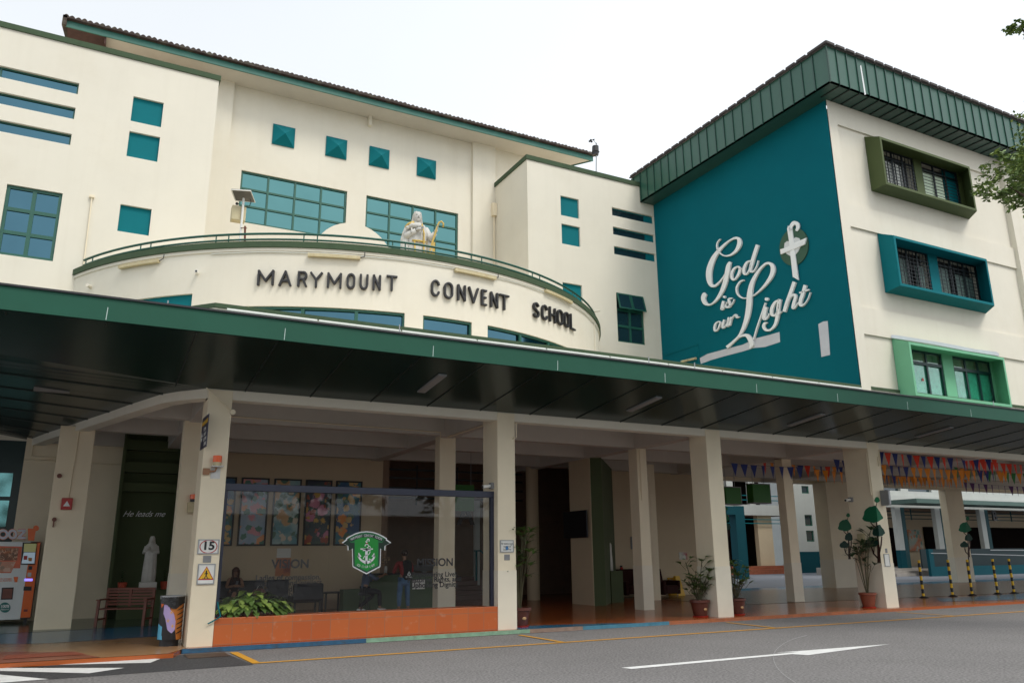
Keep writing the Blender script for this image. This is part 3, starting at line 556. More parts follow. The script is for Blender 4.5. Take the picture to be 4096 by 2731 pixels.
word('CONVENT', [(990, 1013), (1020, 1043), (1051, 1072), (1077, 1101), (1106, 1121), (1127, 1146), (1148, 1171)], (642, 676), (680, 712), 'black raised word CONVENT on the curved balcony wall')
word('SCHOOL', [(1225, 1241), (1245, 1260), (1263, 1278), (1281, 1295), (1297, 1309), (1311, 1323)], (694, 722), (729, 757), 'black raised word SCHOOL on the curved balcony wall')
# ================================================================ CLASSROOM BUILDING (right)
R = thing('classroom_building', 'right school wing with teal side wall, three boxed windows and green ribbed roof edge', 'building', (21.56, 16.95, 5))
XT = 21.56
put('teal_wall', MB().poly([(XT, 16.96, 5.5), (XT, 27.6, 5.5), (XT, 27.6, 17.02), (XT, 16.96, 17.02)]), teal, R)
put('grey_primer_patches', MB().prism([onx(r3(*p), XT-.006) for p in [(447, 1492), (480, 1474), (560, 1452), (640, 1432), (700, 1403), (760, 1388), (804, 1375), (807, 1420), (740, 1442), (690, 1447), (640, 1462), (560, 1483), (500, 1500), (452, 1518)]], (.004, 0, 0)).prism([onx(r3(*p), XT-.006) for p in [(978, 1340), (1000, 1328), (1020, 1326), (1026, 1400), (1031, 1478), (1012, 1482), (992, 1487), (985, 1410)]], (.004, 0, 0)), patch, R)
xR = 46.
recs = [(22.0, 31.45, 13.15, 16.15), (22.0, 31.45, 9.45, 12.3), (22.0, 31.45, 5.6, 8.51), (32.6, xR-.2, 13.15, 16.15), (32.6, xR-.2, 9.45, 12.3), (32.6, xR-.2, 5.6, 8.51)]
put('front_wall', wall_y(MB(), XT, xR, 5.3, 17.03, 16.93, recs, .07), cream, R)
opens = {0: [(24.2, 26.0, 14.42, 15.8), (26.43, 28.6, 14.42, 15.8)], 1: [(24.28, 26.0, 10.58, 12.0), (26.5, 28.85, 10.58, 12.0)], 2: [(24.27, 25.93, 6.71, 8.26), (26.5, 28.69, 6.71, 8.26)]}
mb = MB()
for i, h in enumerate(recs): wall_y(mb, h[0], h[1], h[2], h[3], 17.0, opens[i] if i < 3 else [], .3)
put('front_panels', mb, cream, R)
put('pilaster_strip', MB().box(31.45, 32.6, 16.78, 16.93, 5.3, 17.02), cream, R)
boxes = [(13.92, 16.05, 13.9, 15.73, 28.93, 28.42, olive), (10.15, 12.31, 10.2, 12.0, 28.99, 28.5, teal2), (6.56, 8.52, 6.47, 8.26, 29.2, 28.52, mint)]
names = ['olive green', 'teal', 'mint green']
for i, (zb0, zt0, zb1, zt1, xr0, xr1, mm) in enumerate(boxes):
    xl0, xl1 = 23.42, 23.36; t = .09; yf, yw_ = 16.35, 16.99
    ow = [(xl0, yw_, zb0), (xr0, yw_, zb0), (xr0, yw_, zt0), (xl0, yw_, zt0)]; of = [(xl1, yf, zb1), (xr1, yf, zb1), (xr1, yf, zt1), (xl1, yf, zt1)]
    nf = [(xl1+t, yf, zb1+t), (xr1-t, yf, zb1+t), (xr1-t, yf, zt1-t), (xl1+t, yf, zt1-t)]; zo = opens[i][0]
    nw = [(xl1+t+.1, yw_-.03, zo[2]-.0), (28.85, yw_-.03, zo[2]-.0), (28.85, yw_-.03, zo[3]), (xl1+t+.1, yw_-.03, zo[3])]
    mb = MB().add(ow+of+nf+nw, [(a, (a+1) % 4, (a+1) % 4+4, a+4) for a in range(4)]+[(a+4, (a+1) % 4+4, (a+1) % 4+8, a+8) for a in range(4)]+[(a+8, (a+1) % 4+8, (a+1) % 4+12, a+12) for a in range(4)])
    hs_ = opens[i]; wall_y(mb, xl1+t+.1, 28.85, zo[2], zo[3], yw_-.03, [(max(h[0], xl1+t+.15), h[1]-.005, h[2]+.001, h[3]-.001) for h in hs_], .1)
    bx = put('window_box', mb, mm, R, label=names[i]+' projecting window surround')
    for j, h in enumerate(hs_):
        a_, b_, c_, d_ = h; yy = yw_+.0
        if i == 2:
            f_ = MB().box(a_, b_, yy, yy+.05, d_-.07, d_-.003).box(a_, b_, yy, yy+.05, c_+.003, c_+.06).box(a_, b_, yy-.002, yy+.052, d_-.5, d_-.40)
            for k in range(4 if j else 3): xx = a_+.03+(b_-a_-.06)*k/(3 if j else 2); f_.box(xx-.04, xx+.04, yy+.004, yy+.046, c_+.06, d_-.07)
            put('window_frame', f_, mat('dark_green_frame', (.004, .03, .03), .4, .1), bx)
            put('curtain', MB().box(a_, b_, yy+.09, yy+.1, c_, d_-.42), mat('green_curtain', (.10, .60, .42), .6, .3, 4.), bx)
            put('pane', MB().box(a_, b_, yy+.055, yy+.06, c_, d_), MT.get('faint_glass') or glassmat('faint_glass', (.85, .95, .92), .45), bx)
        else:
            f_ = MB()
            for k in range(4): xx = a_+.03+(b_-a_-.06)*k/3; f_.box(xx-.03, xx+.03, yy, yy+.05, c_, d_)
            for zq_ in (c_+.03, d_-.03, d_-.32): f_.box(a_, b_, yy+.002, yy+.048, zq_-.025, zq_+.025)
            put('window_frame', f_, darkframe, bx)
            gr = MB()
            for k in range(8): z_ = c_+.1+(d_-c_-.45)*k/7; gr.box(a_, b_, yy-.03, yy-.015, z_-.008, z_+.008)
            if j == 0 or i == 1:
                for k in range(9): xx = a_+(b_-a_)*(k+.5)/9; gr.box(xx-.009, xx+.009, yy-.032, yy-.013, c_+.03, d_-.1)
            put('grille', gr, darkframe, bx)
            if i == 0 and j == 0:
                bl_ = MB()
                for k in range(9): xx = a_+.2+k*.13+.02*(k % 3); bl_.box(xx, xx+.075, yy+.1, yy+.11, c_, d_-.35-.03*(k % 4))
                put('blind', bl_, white, bx)
            elif i == 0: put('blind', MB().box(a_, a_+1.35, yy+.09, yy+.1, c_, d_-.36), mat('pale_green_blind', (.55, .66, .5), .7, .05), bx); put('pane', MB().box(a_+1.4, b_, yy+.09, yy+.1, c_, d_), teal2, bx)
            else: put('curtain', MB().box(a_+.1, a_+.7, yy+.09, yy+.1, c_, d_-.36).box(a_+1.1, b_-.2, yy+.09, yy+.1, c_, d_-.5), mat('dim_grey_curtain', (.12, .18, .16), .7, .3, 5.), bx)
            put('backing', MB().box(a_-.05, b_+.05, yy+.3, yy+.32, c_-.05, d_+.05), blackm, bx)
put('red_warning_triangle', MB().prism([ony(zx(*p), 17.03) for p in [(878, 758), (902, 812), (862, 810)]], (0, .003, 0)), redp, R)
put('grey_primer_strip', MB().prism([ony(zx(*p), 16.905) for p in [(418, 185), (425, 140), (520, 150), (900, 212), (1100, 245), (1340, 290), (1640, 350), (1950, 388), (1985, 410), (1992, 450), (1500, 372), (1000, 275), (700, 228)]], (0, .004, 0)), patch, R)
mb = MB().tube([onx(r3(*p), XT-.03) for p in [(290, 1480), (440, 1430), (444, 1515)]], .012, 6); put('conduit', mb, teal2, R)
put('wall_light', MB().tube([onx(r3(*p), XT-.1) for p in [(365, 1508), (430, 1493)]], .05, 8), beige, R)
put('solid_body', MB().box(XT+.05, xR-.1, 17.35, 28.5, 5.85, 17.0), cream2, R)
# roof edge
XE, YE, Z0, Z1 = 20.82, 16.09, 17.0, 18.42
mb = MB().prism([(XE, 27.4, Z0), (XE, YE, Z0), (xR, YE, Z0), (xR, 17.2, Z0), (XT+.1, 17.2, Z0), (XT+.1, 27.4, Z0)], (0, 0, .06)); so = put('soffit', mb, mat('green_metal_soffit_sheet', (.025, .075, .06), .4, .08, .5), R)
put('fascia', MB().box(XE, XE+.05, YE, 27.4, Z0, Z1).box(XE+.05, xR, YE, YE+.05, Z0, Z1), fasc, R)
ribm = mat('green_metal_rib', (.008, .05, .035), .35, .06); put('corner_trim', MB().tube([(XE-.01, YE-.01, Z0), (XE-.01, YE-.01, Z1)], .035, 8), ribm, R)
for i in range(22): y = 27.2-i*.5; put('fascia_rib', MB().box(XE-.035, XE, y-.018, y+.018, Z0+.01, Z1), ribm, R)
for i in range(34): x = XE+.45+i*.5; put('fascia_rib', MB().box(x-.018, x+.018, YE-.035, YE, Z0+.01, Z1), ribm, R); put('soffit_rib', MB().box(x-.02, x+.02, YE+.02, 16.9, Z0-.03, Z0), seam, R)
put('white_streak', MB().prism([ony(r3(*p), YE-.006) for p in [(1166, 185), (1170, 180), (1192, 312), (1186, 314)]], (0, .004, 0)), letterwh, R)
mb = MB(); xo, yo = XE-.1, YE-.1
for i in range(23):      # stepped sheets, the hip cut where the two slopes meet
    y1_, y0_ = 27.4-i*.5, 26.9-i*.5; y0_ = max(y0_, yo)
    d1, d0 = min(2.2, y1_-yo), min(2.2, y0_-yo); mb.prism([(xo, y1_, Z1), (xo, y0_, Z1), (xo+d0, y0_, Z1+.32*d0), (xo+d1, y1_, Z1+.32*d1)], (0, 0, .06)); mb.box(xo-.02, xo+.05, y0_, y0_+.4, Z1+.02, Z1+.11)
for i in range(51):
    x0_, x1_ = xo+i*.5, xo+.5+i*.5; d0, d1 = min(2.2, x0_-xo), min(2.2, x1_-xo)
    mb.prism([(x0_, yo, Z1), (x1_, yo, Z1), (x1_, yo+d1, Z1+.32*d1), (x0_, yo+d0, Z1+.32*d0)], (0, 0, .06)); mb.box(x0_, x0_+.4, yo-.02, yo+.05, Z1+.02, Z1+.11)
put('roof_tiles', mb, mat('dark_roof_sheet', (.045, .035, .032), .7, .2, 3.), R)
# script lettering on the teal wall
def fz(x, y): return onx(zg(x, y), XT-.09)
ROOT = thing('motto_lettering', 'white script wall lettering reading God is our Light on the teal wall', 'sign', onx(r3(700, 1200), XT-.03))
def glyph(name, strokes, w=1.):
    mb = MB()
    for s_ in strokes: ribbon(mb, [(x, y, ww*w) for x, y, ww in s_], fz, (.075, 0, 0))
    put(name, mb, letterwh, ROOT)
glyph('letter', [[(275, 265, 8), (245, 300, 10), (237, 350, 12), (262, 410, 12), (320, 448, 12), (390, 438, 18), (450, 390, 30), (485, 320, 44), (480, 268, 36), (445, 252, 22), (395, 270, 14), (330, 318, 20), (255, 395, 34), (195, 485, 50), (155, 600, 60), (152, 700, 56), (172, 768, 36), (215, 778, 24), (265, 738, 16), (310, 680, 12), (330, 640, 8)],
    [(385, 515, 22), (365, 560, 44), (350, 640, 48), (325, 750, 46), (280, 860, 36), (220, 945, 20), (160, 985, 16), (110, 970, 38), (88, 920, 44), (98, 880, 46), (112, 865, 38)]])
glyph('letter', [[(465, 565, 10), (425, 592, 22), (400, 650, 28), (408, 705, 24), (440, 702, 16), (478, 645, 26), (490, 590, 22), (468, 563, 12)], [(485, 592, 8), (525, 590, 8)]])
glyph('letter', [[(612, 500, 10), (565, 525, 22), (535, 590, 30), (538, 645, 24), (570, 642, 14), (605, 575, 14), (622, 510, 10)], [(685, 328, 34), (655, 420, 36), (625, 520, 36), (605, 610, 28), (640, 618, 14), (675, 562, 10), (692, 500, 8)]])
glyph('letter', [[(318, 888, 20), (318, 906, 26), (316, 912, 14)], [(310, 945, 24), (297, 1000, 28), (292, 1036, 24), (322, 1010, 8), (355, 950, 8)]])
glyph('letter', [[(405, 912, 10), (368, 925, 20), (375, 958, 22), (380, 998, 22), (348, 1015, 18), (330, 992, 14)], [(375, 1008, 8), (410, 970, 8), (428, 925, 8)]])
glyph('letter', [[(260, 1168, 8), (225, 1192, 16), (210, 1240, 20), (218, 1273, 18), (245, 1258, 10), (268, 1212, 18), (274, 1180, 14), (260, 1167, 8)], [(270, 1195, 6), (300, 1190, 6)]])
glyph('letter', [[(318, 1150, 16), (302, 1205, 20), (302, 1240, 18), (330, 1220, 8), (360, 1150, 8)], [(370, 1125, 18), (352, 1190, 20), (354, 1222, 16), (375, 1190, 6)]])
glyph('letter', [[(398, 1120, 18), (387, 1170, 20), (376, 1215, 18)], [(390, 1165, 8), (420, 1112, 10), (448, 1096, 16), (455, 1125, 18), (485, 1118, 6)]])
glyph('letter', [[(535, 715, 12), (490, 735, 14), (455, 800, 18), (465, 868, 16), (510, 908, 14), (560, 912, 10), (640, 885, 10), (740, 800, 20), (825, 690, 38), (855, 605, 46), (840, 548, 36), (795, 528, 22), (740, 562, 20), (672, 650, 30), (620, 760, 44), (598, 880, 56), (590, 1000, 56), (570, 1120, 50), (530, 1240, 36), (480, 1330, 22), (420, 1390, 22), (370, 1435, 28), (345, 1452, 28)],
    [(470, 1350, 10), (520, 1325, 20), (570, 1325, 38), (605, 1370, 48), (620, 1420, 42), (600, 1465, 12)], [(640, 1370, 12), (680, 1235, 14), (722, 1110, 12), (772, 965, 14)]])
glyph('letter', [[(785, 908, 26), (785, 928, 38), (783, 942, 20)], [(780, 1010, 30), (762, 1080, 38), (757, 1138, 36), (790, 1130, 14), (815, 1080, 10)]])
glyph('letter', [[(925, 932, 10), (878, 960, 24), (842, 1030, 34), (843, 1095, 30), (880, 1098, 16), (912, 1030, 16), (928, 955, 12)], [(930, 925, 34), (915, 1010, 38), (905, 1100, 36), (880, 1200, 28), (830, 1258, 18), (780, 1265, 24), (752, 1230, 30), (762, 1192, 24), (790, 1182, 10)], [(905, 1105, 8), (950, 1060, 8)]])
glyph('letter', [[(1090, 735, 36), (1050, 850, 36), (1010, 960, 36), (978, 1062, 34)], [(1000, 1000, 8), (1050, 905, 10), (1088, 875, 24), (1103, 900, 30), (1087, 960, 32), (1075, 1020, 30), (1100, 1010, 12), (1135, 958, 8)]])
glyph('letter', [[(1210, 770, 34), (1185, 860, 36), (1157, 945, 36), (1160, 992, 28), (1200, 978, 12), (1240, 920, 10), (1265, 850, 8)], [(1145, 855, 14), (1200, 838, 14), (1250, 820, 14)]])
EM = thing('wall_emblem', 'round dark green emblem with white cross, heart and crook on the teal wall', 'emblem', onx(r3(870, 1000), XT-.03))
put('disc', disc(MB(), 1086, 350, 156, 208, lambda x, y: onx(zg(x, y), XT-.05), (.045, 0, 0), 40, .18), mat('emblem_green', (.03, .085, .05), .7, .05), EM)
mb = MB(); ribbon(mb, [(1052, 175, 34), (1052, 130, 34), (1085, 88, 40), (1122, 100, 40), (1128, 140, 34), (1112, 175, 22)], fz, (.05, 0, 0))
mb.prism([fz(*p) for p in [(1013, 155), (1022, 118), (1040, 135), (1066, 150), (1086, 290), (1095, 400), (1112, 520), (1136, 715), (1075, 680), (1052, 470), (1035, 300)]], (.055, 0, 0)); put('crook', mb, letterwh, EM)
put('cross_bar', MB().prism([onx(zg(*p), XT-.105) for p in [(936, 378), (1010, 355), (1110, 298), (1224, 250), (1205, 322), (1100, 370), (1010, 405), (942, 432)]], (.06, 0, 0)), letterwh, EM)
mb = MB(); fh = lambda x, y: onx(zg(x, y), XT-.07); mb.prism([fh(*p) for p in [(980, 350), (985, 310), (1010, 288), (1040, 290), (1075, 262), (1110, 245), (1145, 255), (1160, 285), (1158, 350), (1135, 400), (1105, 435), (1050, 453), (1010, 430), (985, 400)]], (.03, 0, 0)); put('heart', mb, mat('pale_grey_heart', (.6, .62, .62), .6, .03), EM)
# ================================================================ ENTRANCE CANOPY
N = thing('entrance_canopy', 'long dark green metal canopy with glossy underside running across the hall front', 'canopy', (8.8, 13.85, 5.2))
YF = 13.85
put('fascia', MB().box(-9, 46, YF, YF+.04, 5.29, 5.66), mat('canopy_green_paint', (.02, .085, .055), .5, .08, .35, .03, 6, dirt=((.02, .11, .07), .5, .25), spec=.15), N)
put('flashing', MB().box(-9, 46, YF-.03, YF+.2, 5.662, 5.695), blackm, N)
sp = MB()
def zsl(y): return 5.285-(y-YF)/(16.95-YF)*.35
X_ = [-1.4, 0, 2.0]
sp.poly([(1.97, YF+.04, 5.285), (46, YF+.04, 5.285), (46, 16.94, 4.935), (1.97, 16.94, 4.935)])
outer = [(-9, y) for y in EY]
for i in range(len(EY)-1):
    (xa, ya_), (xb, yb_) = EP[i], EP[i+1]; u = max(-9, 0)
    sp.poly([(xa, ya_, 4.935), (xb, yb_, 4.935), (-3.2, yb_, 5.2), (-3.2, ya_, 5.23)]); sp.poly([(-3.2, ya_, 5.23), (-3.2, yb_, 5.2), (-9, yb_, 5.28), (-9, ya_, 5.285)])
sp.poly([(1.97, YF+.04, 5.285), (1.97, 16.95, 4.935), (-3.2, 16.95, 5.23), (-9, 16.95, 5.285), (-9, YF+.04, 5.285)])
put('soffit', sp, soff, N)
for i in range(24):
    x = 1.36+1.345*i
    put('panel_seam', MB().hexa([(x-.012, YF+.05, 5.277), (x+.012, YF+.05, 5.277), (x+.012, YF+.05, 5.284), (x-.012, YF+.05, 5.284)], [(x-.012, 16.93, 4.92), (x+.012, 16.93, 4.92), (x+.012, 16.93, 4.934), (x-.012, 16.93, 4.934)]), seam, N)
for y in (17.95, 19.4, 20.75, 22.1, 23.5, 24.9, 26.2):
    x = edge(y); put('panel_seam', MB().hexa([(x, y-.012, 4.915), (x, y+.012, 4.915), (x, y+.012, 4.93), (x, y-.012, 4.93)], [(-3.2, y-.012, 5.18), (-3.2, y+.012, 5.18), (-3.2, y+.012, 5.2), (-3.2, y-.012, 5.2)]), seam, N)
for x in (-1.38, -.01, 1.36): put('panel_seam', MB().box(x-.01, x+.01, YF+.05, 16.6, 5.262, 5.27), seam, N)
put('roof_sheet', MB().prism([(-9, YF+.05, 5.655), (46, YF+.05, 5.655), (46, 16.88, 5.7), (1.9, 16.88, 5.7), (.6, 19, 5.7), (-1.7, 26.7, 5.7), (-9, 26.7, 5.7)], (0, 0, .006)), mat('grey_green_roof_sheet', (.1, .13, .1), .6, .2, 1.), N)
mb = MB()
for x in (-.01, 2.8, 5.61, 8.39, 11.18, 13.92, 16.68, 19.37, 22.1): mb.prism([(x-.007, YF-.005, 5.3), (x+.005, YF-.005, 5.3), (x+.012, YF-.005, 5.50), (x+.002, YF-.005, 5.52)], (0, .004, 0))
put('joint_sealant', mb, mat('sealant_grey', (.4, .5, .47), .7, .1), N)
mb = MB()
for x in (.9, 5.1, 11.15, 12.5, 24.1): mb.tube([(x, YF+.5, 5.66), (x, YF+.5, 5.9+.1*(x > 4))], .012, 6)
put('roof_rod', mb, steel, N)
for i, (x, y) in enumerate([(6.19, 15.33), (11.71, 15.36), (17.18, 15.39), (22.6, 15.4)]):
    z = zsl(y); t = thing('ceiling_light', ['flat rectangular light in the canopy underside nearest the big front column', 'flat rectangular light in the canopy underside above the middle front column', 'flat rectangular light in the canopy underside left of the flags', 'flat rectangular light in the canopy underside above the striped posts'][i], 'light', (x, y, z-.03), 'lights in the canopy underside')
    put('housing', MB().hexa([(x-.09, y-.6, zsl(y-.6)-.03), (x+.09, y-.6, zsl(y-.6)-.03), (x+.09, y-.6, zsl(y-.6)+.01), (x-.09, y-.6, zsl(y-.6)+.01)], [(x-.09, y+.6, zsl(y+.6)-.03), (x+.09, y+.6, zsl(y+.6)-.03), (x+.09, y+.6, zsl(y+.6)+.01), (x-.09, y+.6, zsl(y+.6)+.01)]), greyp, t)
    put('diffuser', MB().hexa([(x-.07, y-.57, zsl(y-.57)-.036), (x+.07, y-.57, zsl(y-.57)-.036), (x+.07, y-.57, zsl(y-.57)-.03), (x-.07, y-.57, zsl(y-.57)-.03)], [(x-.07, y+.57, zsl(y+.57)-.036), (x+.07, y+.57, zsl(y+.57)-.036), (x+.07, y+.57, zsl(y+.57)-.03), (x-.07, y+.57, zsl(y+.57)-.03)]), mat('milky_diffuser', (.22, .21, .2), .5, .05), t)
q = onz(z3(1140, 570), 5.2); t = thing('spotlight', 'small square rusty rimmed lamp recessed in the canopy underside', 'light', q)
put('rim', MB().box(q.x-.13, q.x+.13, q.y-.17, q.y+.17, q.z-.0, q.z+.06), mat('rusty_rim', (.4, .2, .12), .7, .5, 12., dirt=((.6, .58, .55), .9, 9.)), t); put('lens', MB().box(q.x-.09, q.x+.09, q.y-.13, q.y+.13, q.z-.01, q.z), mat('grey_lens', (.45, .46, .5), .4, .05), t)
p_, q_ = onz(z3(265, 867), 5.08), onz(z3(547, 906), 5.08); t = thing('ceiling_light', 'long thin tube light under the left part of the canopy', 'light', (p_+q_)/2)
put('tube', MB().box(p_.x, q_.x, (p_.y+q_.y)/2-.06, (p_.y+q_.y)/2+.06, 5.0, 5.08), mat('milky_diffuser', (.22, .21, .2), .5, .05), t)
# ================================================================ PLANTER AND GLASS SCREEN
def tilemat(name, c1, c2, mortar, w, h, off=(0, 0, 0), rough=.35, ax='xz'):
    M = mat(name, c1, rough, .05); n = M.node_tree.nodes; l = M.node_tree.links.new; b = n['Principled BSDF']
    t = n.new('ShaderNodeTexCoord'); sp = n.new('ShaderNodeSeparateXYZ'); cb = n.new('ShaderNodeCombineXYZ'); mp = n.new('ShaderNodeMapping'); mp.inputs['Location'].default_value = off
    l(t.outputs['Object'], sp.inputs[0]); l(sp.outputs[0 if ax[0] == 'x' else 1], cb.inputs[0]); l(sp.outputs[2], cb.inputs[1]); l(cb.outputs[0], mp.inputs[0])
    br = n.new('ShaderNodeTexBrick'); br.offset = 0; br.inputs['Scale'].default_value = 1; br.inputs['Brick Width'].default_value = w; br.inputs['Row Height'].default_value = h; br.inputs['Mortar Size'].default_value = .006
    br.inputs['Color1'].default_value = (*c1, 1); br.inputs['Color2'].default_value = (*c2, 1); br.inputs['Mortar'].default_value = (*mortar, 1); l(mp.outputs[0], br.inputs[0])
    nz_ = n.new('ShaderNodeTexNoise'); nz_.inputs['Scale'].default_value = 7; nz_.inputs['Detail'].default_value = 8; l(t.outputs['Object'], nz_.inputs['Vector'])
    rr = n.new('ShaderNodeMapRange'); rr.inputs[1].default_value = .62; rr.inputs[2].default_value = .78; rr.inputs[4].default_value = .5; l(nz_.outputs[0], rr.inputs[0])
    k = n.new('ShaderNodeMix'); k.data_type = 'RGBA'; k.inputs[7].default_value = (.5, .3, .2, 1); l(rr.outputs[0], k.inputs[0]); l(br.outputs[0], k.inputs[6]); l(k.outputs[2], b.inputs['Base Color']); return M
pt = tilemat('orange_tile_grid', (.50, .125, .03), (.44, .10, .025), (.3, .14, .08), .385, .36, (0, -.02, 0))
P = thing('planter_box', 'low orange tiled planter wall between the first two front columns', 'planter', (5.5, 17.3, 0))
put('wall', MB().box(2.475, 8.545, 16.96, 17.1, 0, .5).box(2.475, 8.545, 17.7, 17.8, 0, .48).box(2.475, 2.6, 17.1, 17.7, 0, .48).box(8.42, 8.545, 17.1, 17.7, 0, .48), pt, P, bevel=.006)
put('soil', MB().box(2.6, 8.42, 17.1, 17.7, 0, .44), soil, P)
G = thing('glass_screen', 'clear glass screen in a navy frame on the orange planter, printed with a green crest', 'glass screen', (5.5, 17.2, .5))
put('frame', MB().box(2.5, 8.58, 17.14, 17.26, 2.93, 3.07).box(8.47, 8.56, 17.15, 17.25, .5, 2.93).box(2.5, 2.56, 17.16, 17.24, .5, 2.93), navy, G, bevel=.006)
xs = [2.56]+[ony(z6(x, 700), 17.2).x for x in (425, 870, 1235)]+[8.47]
for a, b in zip(xs, xs[1:]): put('pane', MB().box(a+.004, b-.004, 17.195, 17.203, .5, 2.93), glass_cl, G)
YG = 17.188
def gt(s, p, h, nm='lettering', m=letterblk, sx=1., bold=0.):
    q = ony(z6(*p), YG); return text(s, h, m, (q.x, YG, q.z), (1, 0, 0), (0, 0, 1), .0015, G, nm, sx, bold=bold)
for s, p, h, bo in (('VISION', (610, 767), .235, .006), ('Ladies of compassion,', (598, 856), .145, .004), ('eloquence and intellect', (598, 893), .14, .003), ('with God as our', (598, 934), .14, .003), ('shepherd', (598, 970), .14, .003),
                    ('MISSION', (1584, 756), .225, .006), ('Empowering Lives,', (1584, 836), .145, .003), ('Restoring Rights, and', (1580, 870), .145, .004), ('Upholding Dignity', (1580, 906), .15, .004)): gt(s, p, h*1.03, bold=bo*.9)
def fc(k): return lambda x, y: tuple(Vector(ony(zc(x, y), YG-.003*k)))
def lay(pts, k, m, nm): put(nm, MB().prism([fc(k)(*p) for p in pts], (0, .002, 0)), m, G)
sym = lambda R_: [(1580-x, y) for x, y in R_[::-1]]
Rr = [(795, 225), (950, 240), (1100, 285), (1250, 360), (1350, 420), (1345, 450), (1465, 538), (1310, 620), (1303, 755), (1185, 690), (1170, 1200), (790, 1400)]
def inset(t): 
    c = (790, 780); return [(x+(c[0]-x)*t, y+(c[1]-y)*t) for x, y in Rr+sym(Rr)[1:-1]]
cg1, cg2 = mat('crest_dark_green', (.005, .03, .015), .4, .02), mat('crest_green', (.004, .27, .03), .4, .02)
lay(inset(0), 0, letterwh, 'crest_outline'); lay(inset(.055), 1, cg1, 'crest_border')
I1 = [(790, 268), (950, 282), (1100, 330), (1285, 420), (1225, 540), (1120, 545), (1120, 1165), (790, 1330)]; lay(I1+sym(I1)[1:-1], 2, mat('crest_mid_green', (.01, .16, .05), .4, .02), 'crest_ground')
I2 = [(790, 310), (950, 325), (1100, 375), (1255, 450), (1215, 510), (1090, 455), (940, 400), (790, 388)]
I3 = [(790, 385), (940, 400), (1105, 470), (1095, 1150), (790, 1300)]; lay(I3+sym(I3)[1:-1], 3, cg2, 'crest_field'); lay(I2+sym(I2)[1:-1], 4, cg1, 'crest_ribbon')
mb = MB()
for s in (1, -1):
    f = lambda x, s=s: 790+s*(x-790)
    mb.prism([fc(4)(f(x), y) for x, y in [(1265, 500), (1370, 535), (1290, 590), (1265, 660), (1160, 600), (1230, 560)]], (0, .002, 0))
put('crest_ribbon_tail', mb, cg1, G)
mb = MB(); g5 = fc(5)
for st_ in ([(790, 700, 60), (790, 900, 70), (790, 1120, 40)], [(625, 712, 34), (965, 712, 34)], [(690, 735, 60), (900, 735, 60)], [(580, 860, 20), (580, 920, 50), (640, 1010, 50), (720, 1055, 70), (790, 1080, 80), (870, 1055, 70), (950, 1010, 50), (1000, 920, 50), (1002, 860, 20)],
            [(750, 640, 22), (760, 600, 22), (800, 585, 22), (840, 605, 22), (845, 650, 22), (800, 680, 22)], [(800, 545, 22), (805, 480, 26), (830, 440, 26), (860, 455, 26), (858, 510, 20)], [(760, 500, 14), (785, 530, 18), (800, 560, 14)],
            [(900, 680, 14), (880, 640, 18), (850, 625, 14)], [(895, 780, 18), (850, 860, 20), (750, 900, 20), (700, 980, 20)], [(850, 980, 18), (900, 1000, 20), (905, 1090, 20)]): ribbon(mb, st_, g5, (0, .002, 0), 4)
mb.prism([g5(*p) for p in [(545, 930), (580, 810), (655, 915)]], (0, .002, 0)); mb.prism([g5(*p) for p in [(930, 915), (1000, 815), (1030, 930)]], (0, .002, 0))
put('crest_anchor', mb, letterwh, G)
put('crest_band', MB().prism([fc(6)(*p) for p in [(775, 545), (832, 545), (828, 570), (778, 570)]], (0, .002, 0)), redp, G)
def arctext(s, cx, cy, r, a0, a1, h, m):
    q0 = ony(zc(790, 700), YG); sc = (ony(zc(890, 700), YG).x-q0.x)/100
    for i, ch in enumerate(s):
        if ch == ' ': continue
        a = math.radians(a0+(a1-a0)*i/(len(s)-1)); x, y = cx+r*math.sin(a), cy-r*math.cos(a)
        q = ony(zc(x, y), YG-.018); sg = 1 if r > 0 else -1
        text(ch, h*sc, m, (q.x, q.y, q.z), (math.cos(a), 0, -math.sin(a)), (math.sin(a), 0, math.cos(a)), .001, G, 'crest_letter', .62)
arctext('MARYMOUNT CONVENT SCHOOL', 795, 1230, 882, -28, 28, 88, letterwh); arctext('GOD IS OUR LIGHT', 775, 700, -500, 27, -27, 82, letterwh)
# ================================================================ SIGNS AND FITTINGS ON THE COLUMNS
def board(name, label, cat, P, m, t=.02, frame=None, plane='y', v=16.95, parent=None, **k):
    f = (lambda p: ony(p, v-t)) if plane == 'y' else (lambda p: onx(p, v-t)); Q = [f(p) for p in P]; cx = sum(Q, Vector())/len(Q)
    a0, a1 = (min(q[0 if plane == 'y' else 1] for q in Q), max(q[0 if plane == 'y' else 1] for q in Q)); c0, c1 = min(q.z for q in Q), max(q.z for q in Q)
    th = thing(name, label, cat, cx, k.get('group'))
    if plane == 'y': put('panel', MB().box(a0, a1, v-t, v-.001, c0, c1), m, th)
    else: put('panel', MB().box(v-t, v-.001, a0, a1, c0, c1), m, th)
    if frame:
        w = .02
        if plane == 'y': put('frame', MB().box(a0-w, a1+w, v-t-.008, v, c1, c1+w).box(a0-w, a1+w, v-t-.008, v, c0-w, c0).box(a0-w, a0, v-t-.008, v, c0, c1).box(a1, a1+w, v-t-.008, v, c0, c1), frame, th)
        else: put('frame', MB().box(v-t-.008, v, a0-w, a1+w, c1, c1+w).box(v-t-.008, v, a0-w, a1+w, c0-w, c0).box(v-t-.008, v, a0-w, a0, c0, c1).box(v-t-.008, v, a1, a1+w, c0, c1), frame, th)
    return th, (a0, a1, c0, c1)
th, (a, b, c, d) = board('speed_sign', 'framed white sign with black 15 inside a red ring on the nearest column', 'sign', [z5(1275, 655), z5(1390, 735)], paper, frame=steel)
cx, cz = (a+b)/2, (c+d)/2; k = lambda x, z: (x, 16.928, z)
